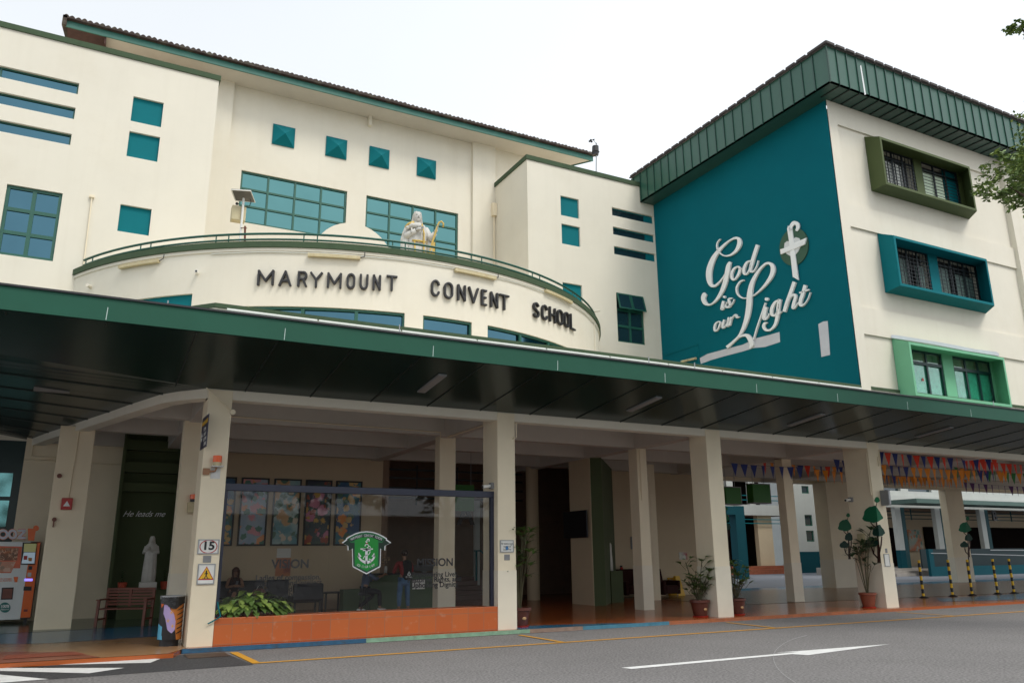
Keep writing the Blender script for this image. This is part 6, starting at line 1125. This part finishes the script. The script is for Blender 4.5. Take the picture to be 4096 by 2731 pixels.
board('child_poster', 'small red, green and white poster on the rear cream wall', 'poster', [z7(992, 842), z7(1040, 882)], artmat('small_poster_art', [(.5, .5, .45), (.45, .03, .03), (.05, .25, .08), (.6, .6, .5)], 3., 8.), .01, v=26.75)
board('panel_box', 'grey metal panel on the rear cream wall beside the slim column', 'panel', [z7(725, 756), z7(752, 825)], greyp, .04, v=26.75)
for (p, q), lb in ((((1250, 482), (1340, 575)), 'green hanging sign left of the bigger green sign'), (((1400, 465), (1503, 568)), 'largest green hanging sign in the right hall')):
    a_, b_ = ony(z7(*p), 24.), ony(z7(*q), 24.); t = thing('hanging_sign', lb, 'sign', ((a_.x+b_.x)/2, 24, a_.z), 'green hanging signs')
    put('panel', MB().box(a_.x, b_.x, 24, 24.35, b_.z, a_.z), mat('sign_green', (.02, .15, .01), .5, .08), t); put('border', MB().box(a_.x-.04, b_.x+.04, 24.005, 24.34, a_.z, a_.z+.04).box(a_.x-.04, b_.x+.04, 24.005, 24.34, b_.z-.04, b_.z).box(b_.x, b_.x+.04, 24.005, 24.34, b_.z, a_.z), greyp, t)
    for x in (a_.x+.15, b_.x-.15): put('hanger', MB().tube([(x, 24.15, a_.z), (x, 24.15, 5.44)], .01, 4), steel, t)
def camera_unit(label, p, plane, v):
    q = onx(p, v) if plane == 'x' else ony(p, v); n = Vector((-1, 0, 0)) if plane == 'x' else Vector((0, -1, 0)); t = thing('security_camera', label, 'camera', q, 'security cameras')
    put('mount', MB().box(q.x-.07, q.x+.07, q.y-.07, q.y+.07, q.z-.07, q.z+.07), greyp, t); put('camera_body', MB().tube([q+n*.06, q+n*.2+Vector((-.06, 0, -.03))], [.035, .045], 10), paper, t); put('lens', MB().tube([q+n*.2+Vector((-.06, 0, -.03)), q+n*.22+Vector((-.068, 0, -.034))], .03, 10), blackm, t)
camera_unit('white camera on the side of the tree painted front column', zz(70, 405), 'x', 21.5); camera_unit('white camera on the upper right of the second column', z6(1972, 240), 'x', 8.55); 
q = onz(zq(245, 540), 0); 
for p, Y_, lb in (((455, 628), RW, 'small white camera at the left of the curved wall'), ):
    a_, z_ = oncyl(dd(*p), RW); q = Vector(cp_(a_, RW+.02, z_)); t = thing('security_camera', lb, 'camera', q, 'security cameras'); put('camera_body', MB().tube([q+Vector((-.02, .02, 0)), q+Vector((-.06, -.16, 0))], .045, 10), paper, t); put('lens', MB().tube([q+Vector((-.06, -.16, 0)), q+Vector((-.065, -.17, 0))], .03, 10), blackm, t)
a_, z_ = oncyl(dd(207, 660), RW); q = Vector(cp_(a_, RW, z_)); t = thing('overflow_spout', 'short white pipe spout low at the left of the curved wall', 'pipe', q); put('pipe', MB().tube([q+Vector((.02, .02, 0)), q+Vector((-.08, -.2, 0))], .05, 10), cream, t)
a_, z_ = oncyl(dd(1365, 715), RW); q = Vector(cp_(a_, RW, z_)); t = thing('overflow_spout', 'thin pipe and spout at the right end of the curved wall', 'pipe', q); put('pipe', MB().tube([q, q+Vector((.16, -.16, 0))], .03, 8).tube([Vector(cp_(a_-.02, RW+.02, 9.9)), Vector(cp_(a_-.02, RW+.02, 8.2))], .016, 6), cream, t)
# meter cabinet, notice frame and boxes on the fourth front column
board('framed_notice', 'framed white notice low on the front of the tree painted column', 'notice', [zz(432, 1010), zz(495, 1132)], paper, frame=steel); board('notice_card', 'small grey card above the framed notice on the tree painted column', 'notice', [zz(442, 942), zz(470, 990)], greyp, .01)
a_, b_ = ony(zz(400, 300), 16.8), ony(zz(468, 470), 16.8); t = thing('wall_speaker', 'grey box loudspeaker on the tree painted front column', 'speaker', (a_+b_)/2); put('body', MB().box(a_.x+.08, b_.x, 16.65, 16.93, b_.z, a_.z), greyp, t, bevel=.01); put('grille', MB().box(a_.x+.11, b_.x-.03, 16.64, 16.65, b_.z+.04, a_.z-.04), steel, t)
a_, b_ = onx(zz(145, 783), 21.49), onx(zz(222, 860), 21.49); t = thing('switch_box', 'plain beige box on the side of the tree painted front column', 'box', (a_+b_)/2); put('body', MB().box(21.42, 21.5, min(a_.y, b_.y), max(a_.y, b_.y), b_.z, a_.z), beige, t, bevel=.008); put('lid', MB().box(21.41, 21.42, min(a_.y, b_.y)+.02, max(a_.y, b_.y)-.02, b_.z+.02, a_.z-.02), beige, t)
# striped posts
ym = mat('post_yellow', (.85, .52, .01), .4, .06)
def post(label, x, y, i):
    t = thing('striped_post', label, 'post', (x, y, 0), 'yellow and black posts', .3*i)
    obj('base', MB().loft([(0, 0, .003, .17, .17), (0, 0, .02, .16, .16), (0, 0, .07, .06, .06)], 16), blackm, t)
    H_ = 1.3; obj('tube', MB().loft([(0, 0, .05, .046, .046), (0, 0, H_, .046, .046)], 12), ym, t)
    for k in range(4): z = .16+k*.3; obj('black_band', MB().loft([(0, 0, z, .0475, .0475), (0, 0, z+.15, .0475, .0475)], 12, False), blackm, t)
for i, (p, lb) in enumerate(zip([z8(994, 1097), z8(1112, 1087), z8(1228, 1082), z8(1344, 1074), z8(1448, 1070)], ('leftmost yellow and black striped post', 'second striped post from the left', 'middle striped post, in front of the rear painted column', 'fourth striped post from the left', 'rightmost yellow and black striped post'))):
    q = onz(p, 0); post(lb, q.x, 19.7, i)
# painted trees on the columns
def clip(P, f, s):
    out = []
    for i in range(len(P)):
        a, b = P[i], P[(i+1) % len(P)]; fa, fb = f(*a)*s, f(*b)*s
        if fa >= 0: out.append(a)
        if fa*fb < 0: k = fa/(fa-fb); out.append((a[0]+(b[0]-a[0])*k, a[1]+(b[1]-a[1])*k))
    return out
def blob(cx, cy, rx, ry, n=26, s=0, flat=.45):
    P = []
    for i in range(n):
        a = 2*math.pi*i/n; r = 1+.06*math.sin(a*5+s)+.03*math.sin(a*9); y = math.sin(a); P.append((cx+rx*r*math.cos(a)*(1-.25*max(0, -y)), cy+ry*r*(y if y < 0 else y*flat)))
    return P
def mural(zf, edgef, XL, YFR, tr, lim=None):
    g1, g2, g3, bk_ = mat('mural_green', (.0, .13, .055), .7, .05), mat('mural_dark_green', (.003, .045, .03), .7, .05), mat('mural_bright_green', (.01, .16, .06), .7, .05), mat('mural_brown', (.045, .014, .008), .7, .05)
    F_ = lambda x, y: x-edgef(y)
    for P, m_, k in tr:
        for s in (1, -1):
            Q = clip(P, F_, s)
            if len(Q) < 3: continue
            if s > 0: pts = [ony(zf(*p), YFR-.004-.003*k) for p in Q]; off = (0, .003, 0)
            else: pts = [onx(zf(*p), XL-.004-.003*k) for p in Q]; off = (.003, 0, 0)
            put('painted_tree', MB().prism(pts, off), {1: g1, 2: g2, 3: g3, 4: bk_}[m_], B)
def trunkP(pts):
    L_, R_ = [], []
    for i, (x, y, w) in enumerate(pts):
        a = pts[max(i-1, 0)]; b = pts[min(i+1, len(pts)-1)]; dx, dy = b[0]-a[0], b[1]-a[1]; h = math.hypot(dx, dy); L_.append((x-dy/h*w/2, y+dx/h*w/2)); R_.append((x+dy/h*w/2, y-dx/h*w/2))
    return L_+R_[::-1]
TR = [(trunkP([(345, 640, 14), (352, 720, 16), (366, 900, 26), (376, 1100, 40), (398, 1300, 50), (432, 1535, 52)]), 4, 0), (trunkP([(280, 655, 10), (310, 690, 14), (350, 715, 12)]), 4, 0), (trunkP([(290, 925, 12), (315, 1000, 16), (372, 1060, 16)]), 4, 0), (trunkP([(320, 925, 8), (316, 1000, 10)]), 4, 0), (trunkP([(405, 810, 14), (398, 900, 18), (380, 985, 16)]), 4, 0), (trunkP([(352, 435, 8), (338, 500, 8)]), 4, 0),
      (blob(302, 600, 112, 128, s=1), 1, 1), (blob(368, 770, 70, 88, s=2), 2, 2), (blob(292, 890, 76, 76, s=3), 2, 1), (blob(353, 410, 31, 36, 16, 0, .8), 3, 1)]
mural(zz, lambda y: 290+(y-0)*.1075, 21.5, 16.95, TR)
sc_ = lambda P, ox, oy, k, cx=353, cy=1535: [(ox+(x-cx)*k, oy+(y-cy)*k) for x, y in P]
mural(zz, lambda y: 1290+(y-240)*.094, 41.6, 28.2, [(sc_(P, 1350, 1310, .62), m_, k) for P, m_, k in TR])
mural(zz, lambda y: -1e5, 0, 27.3, [(sc_(P, 35, 1365, .70), m_, k) for P, m_, k in TR])
mural(zq, lambda y: -1e5, 0, 24.3, [(sc_(P, 72, 1200, .60), m_, k) for P, m_, k in TR])
# bunting
FL = {k: mat('flag_'+k, c, .7, .08) for k, c in dict(red=(.72, .05, .02), blue=(.010, .025, .16), orange=(.80, .27, .02), green=(.03, .22, .05), purple=(.10, .03, .13)).items()}
def bunting(label, x0, x1, y, z0, sag, cols_l, w=.25, h=.47, gap=.44, dy=0.):
    t = thing('bunting', label, 'bunting', ((x0+x1)/2, y, z0), 'strings of triangular flags'); rnd = random.Random(int(x0*10+y)); n = int((x1-x0)/gap)
    f = lambda u: Vector((x0+(x1-x0)*u, y+dy*u, z0-sag*4*u*(1-u)))
    put('cord', MB().tube([f(i/24) for i in range(25)], .006, 4), blackm, t)
    for i in range(n):
        q = f((i+.5)/n); tw = rnd.uniform(-.5, .5); c, s = math.cos(tw), math.sin(tw); bl_ = rnd.uniform(-.06, .06)
        put('flag', MB().prism([(q.x-w/2*c, q.y-w/2*s, q.z), (q.x+w/2*c, q.y+w/2*s, q.z), (q.x+bl_, q.y+bl_, q.z-h)], (.0, .004, 0)), FL[cols_l[(i*len(cols_l))//n] if len(cols_l) > 3 else cols_l[i % len(cols_l)]], t)
bunting('nearest flag string of alternating red and dark blue flags', 22.4, 30.2, 18.2, 4.92, .08, ['red', 'blue'], gap=.36)
bunting('blue and orange flag string below the nearest red and blue one', 23.0, 33.5, 19.6, 4.75, .12, ['blue', 'orange', 'blue', 'orange', 'orange', 'orange', 'blue', 'orange'], gap=.4)
bunting('short blue flag string left of the tree painted column', 18.8, 22.2, 20.2, 4.5, .04, ['blue'], gap=.42, h=.42)
bunting('red, orange and blue flag string behind the tree painted column', 22.6, 27.5, 22.6, 4.95, .05, ['red', 'orange', 'blue'], gap=.36)
bunting('dense orange flag string in the middle of the right hall', 29.5, 37.5, 24.2, 5.1, .15, ['orange'], gap=.27, h=.5)
bunting('red and green flag string at the far right of the hall', 29.2, 36.5, 18.9, 5.0, .10, ['red', 'red', 'green', 'red'], gap=.38)
bunting('green flag string below the red ones at the far right', 30.5, 38, 20.2, 4.85, .10, ['green', 'orange', 'green'], gap=.4)
bunting('dark purple flag string lowest at the far right of the hall', 36, 44, 23.5, 4.7, .08, ['purple'], gap=.5)
bunting('orange and blue flag string low across the right hall', 24, 33, 21.4, 4.62, .1, ['orange', 'blue', 'blue', 'orange', 'orange', 'orange'], gap=.42)
# ================================================================ ROOF-TOP THINGS
Yp = 23.2; bp = lambda x, y: ony(zb(x, y), Yp)
t = thing('solar_box', 'cream metal box with tilted solar panel on a white pole behind the balcony railing', 'solar unit', (bp(570, 1500).x, Yp, 9.95)); a_, b_ = bp(590, 500), bp(560, 1500)
put('pole', MB().tube([(a_.x, Yp, 9.95), (a_.x, Yp, a_.z+.05)], .035, 10), paper, t); c_ = bp(510, 720); put('box', MB().box(c_.x-.22, c_.x+.18, Yp+.06, Yp+.34, bp(0, 900).z, bp(0, 540).z), beige, t, bevel=.01)
P4 = [bp(285, 245), bp(770, 275), bp(880, 560), bp(390, 515)]; P4[2].y -= .0; P4[0].y += .45; P4[1].y += .45; P4 = [ony(zb(285, 245), Yp-.3), ony(zb(770, 275), Yp-.3), ony(zb(880, 560), Yp+.3), ony(zb(390, 515), Yp+.3)]
put('solar_panel', MB().prism(P4, (0, 0, .03)), mat('panel_underside', (.09, .088, .085), .5, .1), t); put('panel_rim', MB().tube(P4+[P4[0]], .018, 6), paper, t); put('vent', MB().tube([ony(zb(425, 595), Yp+.07), ony(zb(428, 597), Yp+.03)], .045, 12), blackm, t)
put('cable', MB().tube([ony(zb(750, 470), Yp+.05), ony(zb(775, 560), Yp+.05), ony(zb(740, 660), Yp+.1), ony(zb(640, 665), Yp+.12)], .012, 6), blackm, t); put('rusty_post', MB().tube([ony(zb(630, 1160), Yp-.05), ony(zb(650, 1500), Yp-.05)+Vector((0, 0, -.5))], .03, 8).tube([ony(zb(520, 1200), Yp-.05), ony(zb(680, 1212), Yp-.05)], .012, 6), mat('rust', (.12, .035, .02), .8, .2), t)
zy = zoomer(2330, 520, 8.71); Yx = 27.4; wp = lambda x, y: ony(zy(x, y), Yx)
t = thing('weather_station', 'small weather station with wind cups on a thin mast at the right roof', 'weather station', (wp(455, 1440).x, Yx, 17.8)); a_ = wp(455, 1450); b_ = wp(490, 460)
put('mast', MB().tube([(a_.x, Yx, 17.7), (b_.x, Yx, b_.z)], .03, 8), steel, t); put('sensor_housing', MB().loft([(wp(470, y).x, Yx+.05, wp(470, y).z, r, r) for y, r in ((870, .14), (770, .16), (760, .19), (740, .16), (560, .15), (550, .08))], 14), blackm, t)
put('wind_arm', MB().tube([wp(470, 490), wp(390, 355), wp(320, 345)], .012, 6).tube([wp(370, 350), wp(435, 325)], [.04, .01], 6), blackm, t); mb = MB()
for p in ((290, 355), (318, 410), (248, 397)): mb.ball(wp(*p), .05, 8)
put('wind_cups', mb, blackm, t)
# ================================================================ TREE REACHING IN FROM THE RIGHT
def tree(label, base, H_, tr, crowns, nleaf, leaf, seed, m1, m2, group=None, kindname='street_tree'):
    rnd = random.Random(seed); t = thing(kindname, label, 'tree', base, group); x, y, z = base
    mb = MB().tube([(x, y, z), (x+.1, y+.05, z+H_*.3), (x-.05, y, z+H_*.6)], [tr, tr*.8, tr*.55], 10); lf = [MB(), MB()]
    for cx, cy, cz, rx_, rz_ in crowns:
        mb.tube([(x, y, z+H_*.35), ((x+cx)/2, (y+cy)/2, (z+H_*.4+cz)/2+.3), (cx, cy, cz)], [tr*.4, tr*.22, .02], 7)
        k = int(nleaf*max(rx_*rx_*rz_, .05)*(2.2 if nleaf > 1000 else 1))
        tw_ = [(rnd.gauss(0, .45), rnd.gauss(0, .45), rnd.gauss(0, .42)) for _ in range(max(6, k//26))]
        for a, b, c in tw_:
            nrm = math.sqrt(a*a+b*b+c*c); 
            if nrm > 1: a, b, c = a/nrm, b/nrm, c/nrm
            o = Vector((cx+a*rx_, cy+b*rx_, cz+c*rz_)); d = Vector((a+rnd.uniform(-.6, .6), b+rnd.uniform(-.6, .6), rnd.uniform(-.5, .3))).normalized()
            for j in range(26):
                u = j/26; p = o+d*u*rx_*.5+Vector((rnd.gauss(0, .035), rnd.gauss(0, .035), -.12*u*u))*rx_
                e = Vector((rnd.uniform(-1, 1), rnd.uniform(-1, 1), rnd.uniform(-.7, .3))).normalized(); s_ = e.cross(Vector((rnd.uniform(-1, 1), rnd.uniform(-1, 1), 1))).normalized()*leaf*.24; L_ = leaf*rnd.uniform(.7, 1.2)
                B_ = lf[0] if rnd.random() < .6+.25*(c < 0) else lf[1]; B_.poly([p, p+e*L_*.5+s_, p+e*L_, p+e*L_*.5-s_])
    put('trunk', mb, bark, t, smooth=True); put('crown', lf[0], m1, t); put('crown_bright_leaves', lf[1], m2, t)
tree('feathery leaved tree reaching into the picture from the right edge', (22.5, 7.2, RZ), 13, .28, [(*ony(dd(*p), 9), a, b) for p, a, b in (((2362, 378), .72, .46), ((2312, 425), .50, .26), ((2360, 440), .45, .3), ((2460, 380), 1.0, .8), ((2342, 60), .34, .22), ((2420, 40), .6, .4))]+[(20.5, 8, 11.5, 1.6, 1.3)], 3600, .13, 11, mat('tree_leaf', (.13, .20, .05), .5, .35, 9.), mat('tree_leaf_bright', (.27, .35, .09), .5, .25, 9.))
# trees behind the camera; an unseen block added to shade hall and lighten glass
for i, (x, y, h) in enumerate([(-22, -9, 11), (-12, -12, 12), (-2, -11, 11), (12, -15, 12), (19, -10, 11), (28, -12, 12), (38, -9, 11), (48, -10, 12)]):
    tree('roadside tree number %s behind the viewpoint' % ('one two three four five six seven eight'.split()[i]), (x, y, RZ), h, .25, [(x, y, 8, 3.6, 3.4), (x-2.4, y+1, 6.5, 2.6, 2.4), (x+2.4, y-1, 6.3, 2.6, 2.4)], 10, .8, 40+i, leafd, leafm, 'roadside trees')
t = thing('added_shade_block', 'added unseen low grey block shaping the light behind the viewpoint', 'building', (10, -22, RZ)); put('wall', MB().box(-70, 90, -24, -22, RZ, 4.2), mat('far_block_wall', (.42, .41, .38), .9, .1), t); put('roof', MB().box(-71, 91, -30, -21.5, 4.2, 4.4), darkint, t)
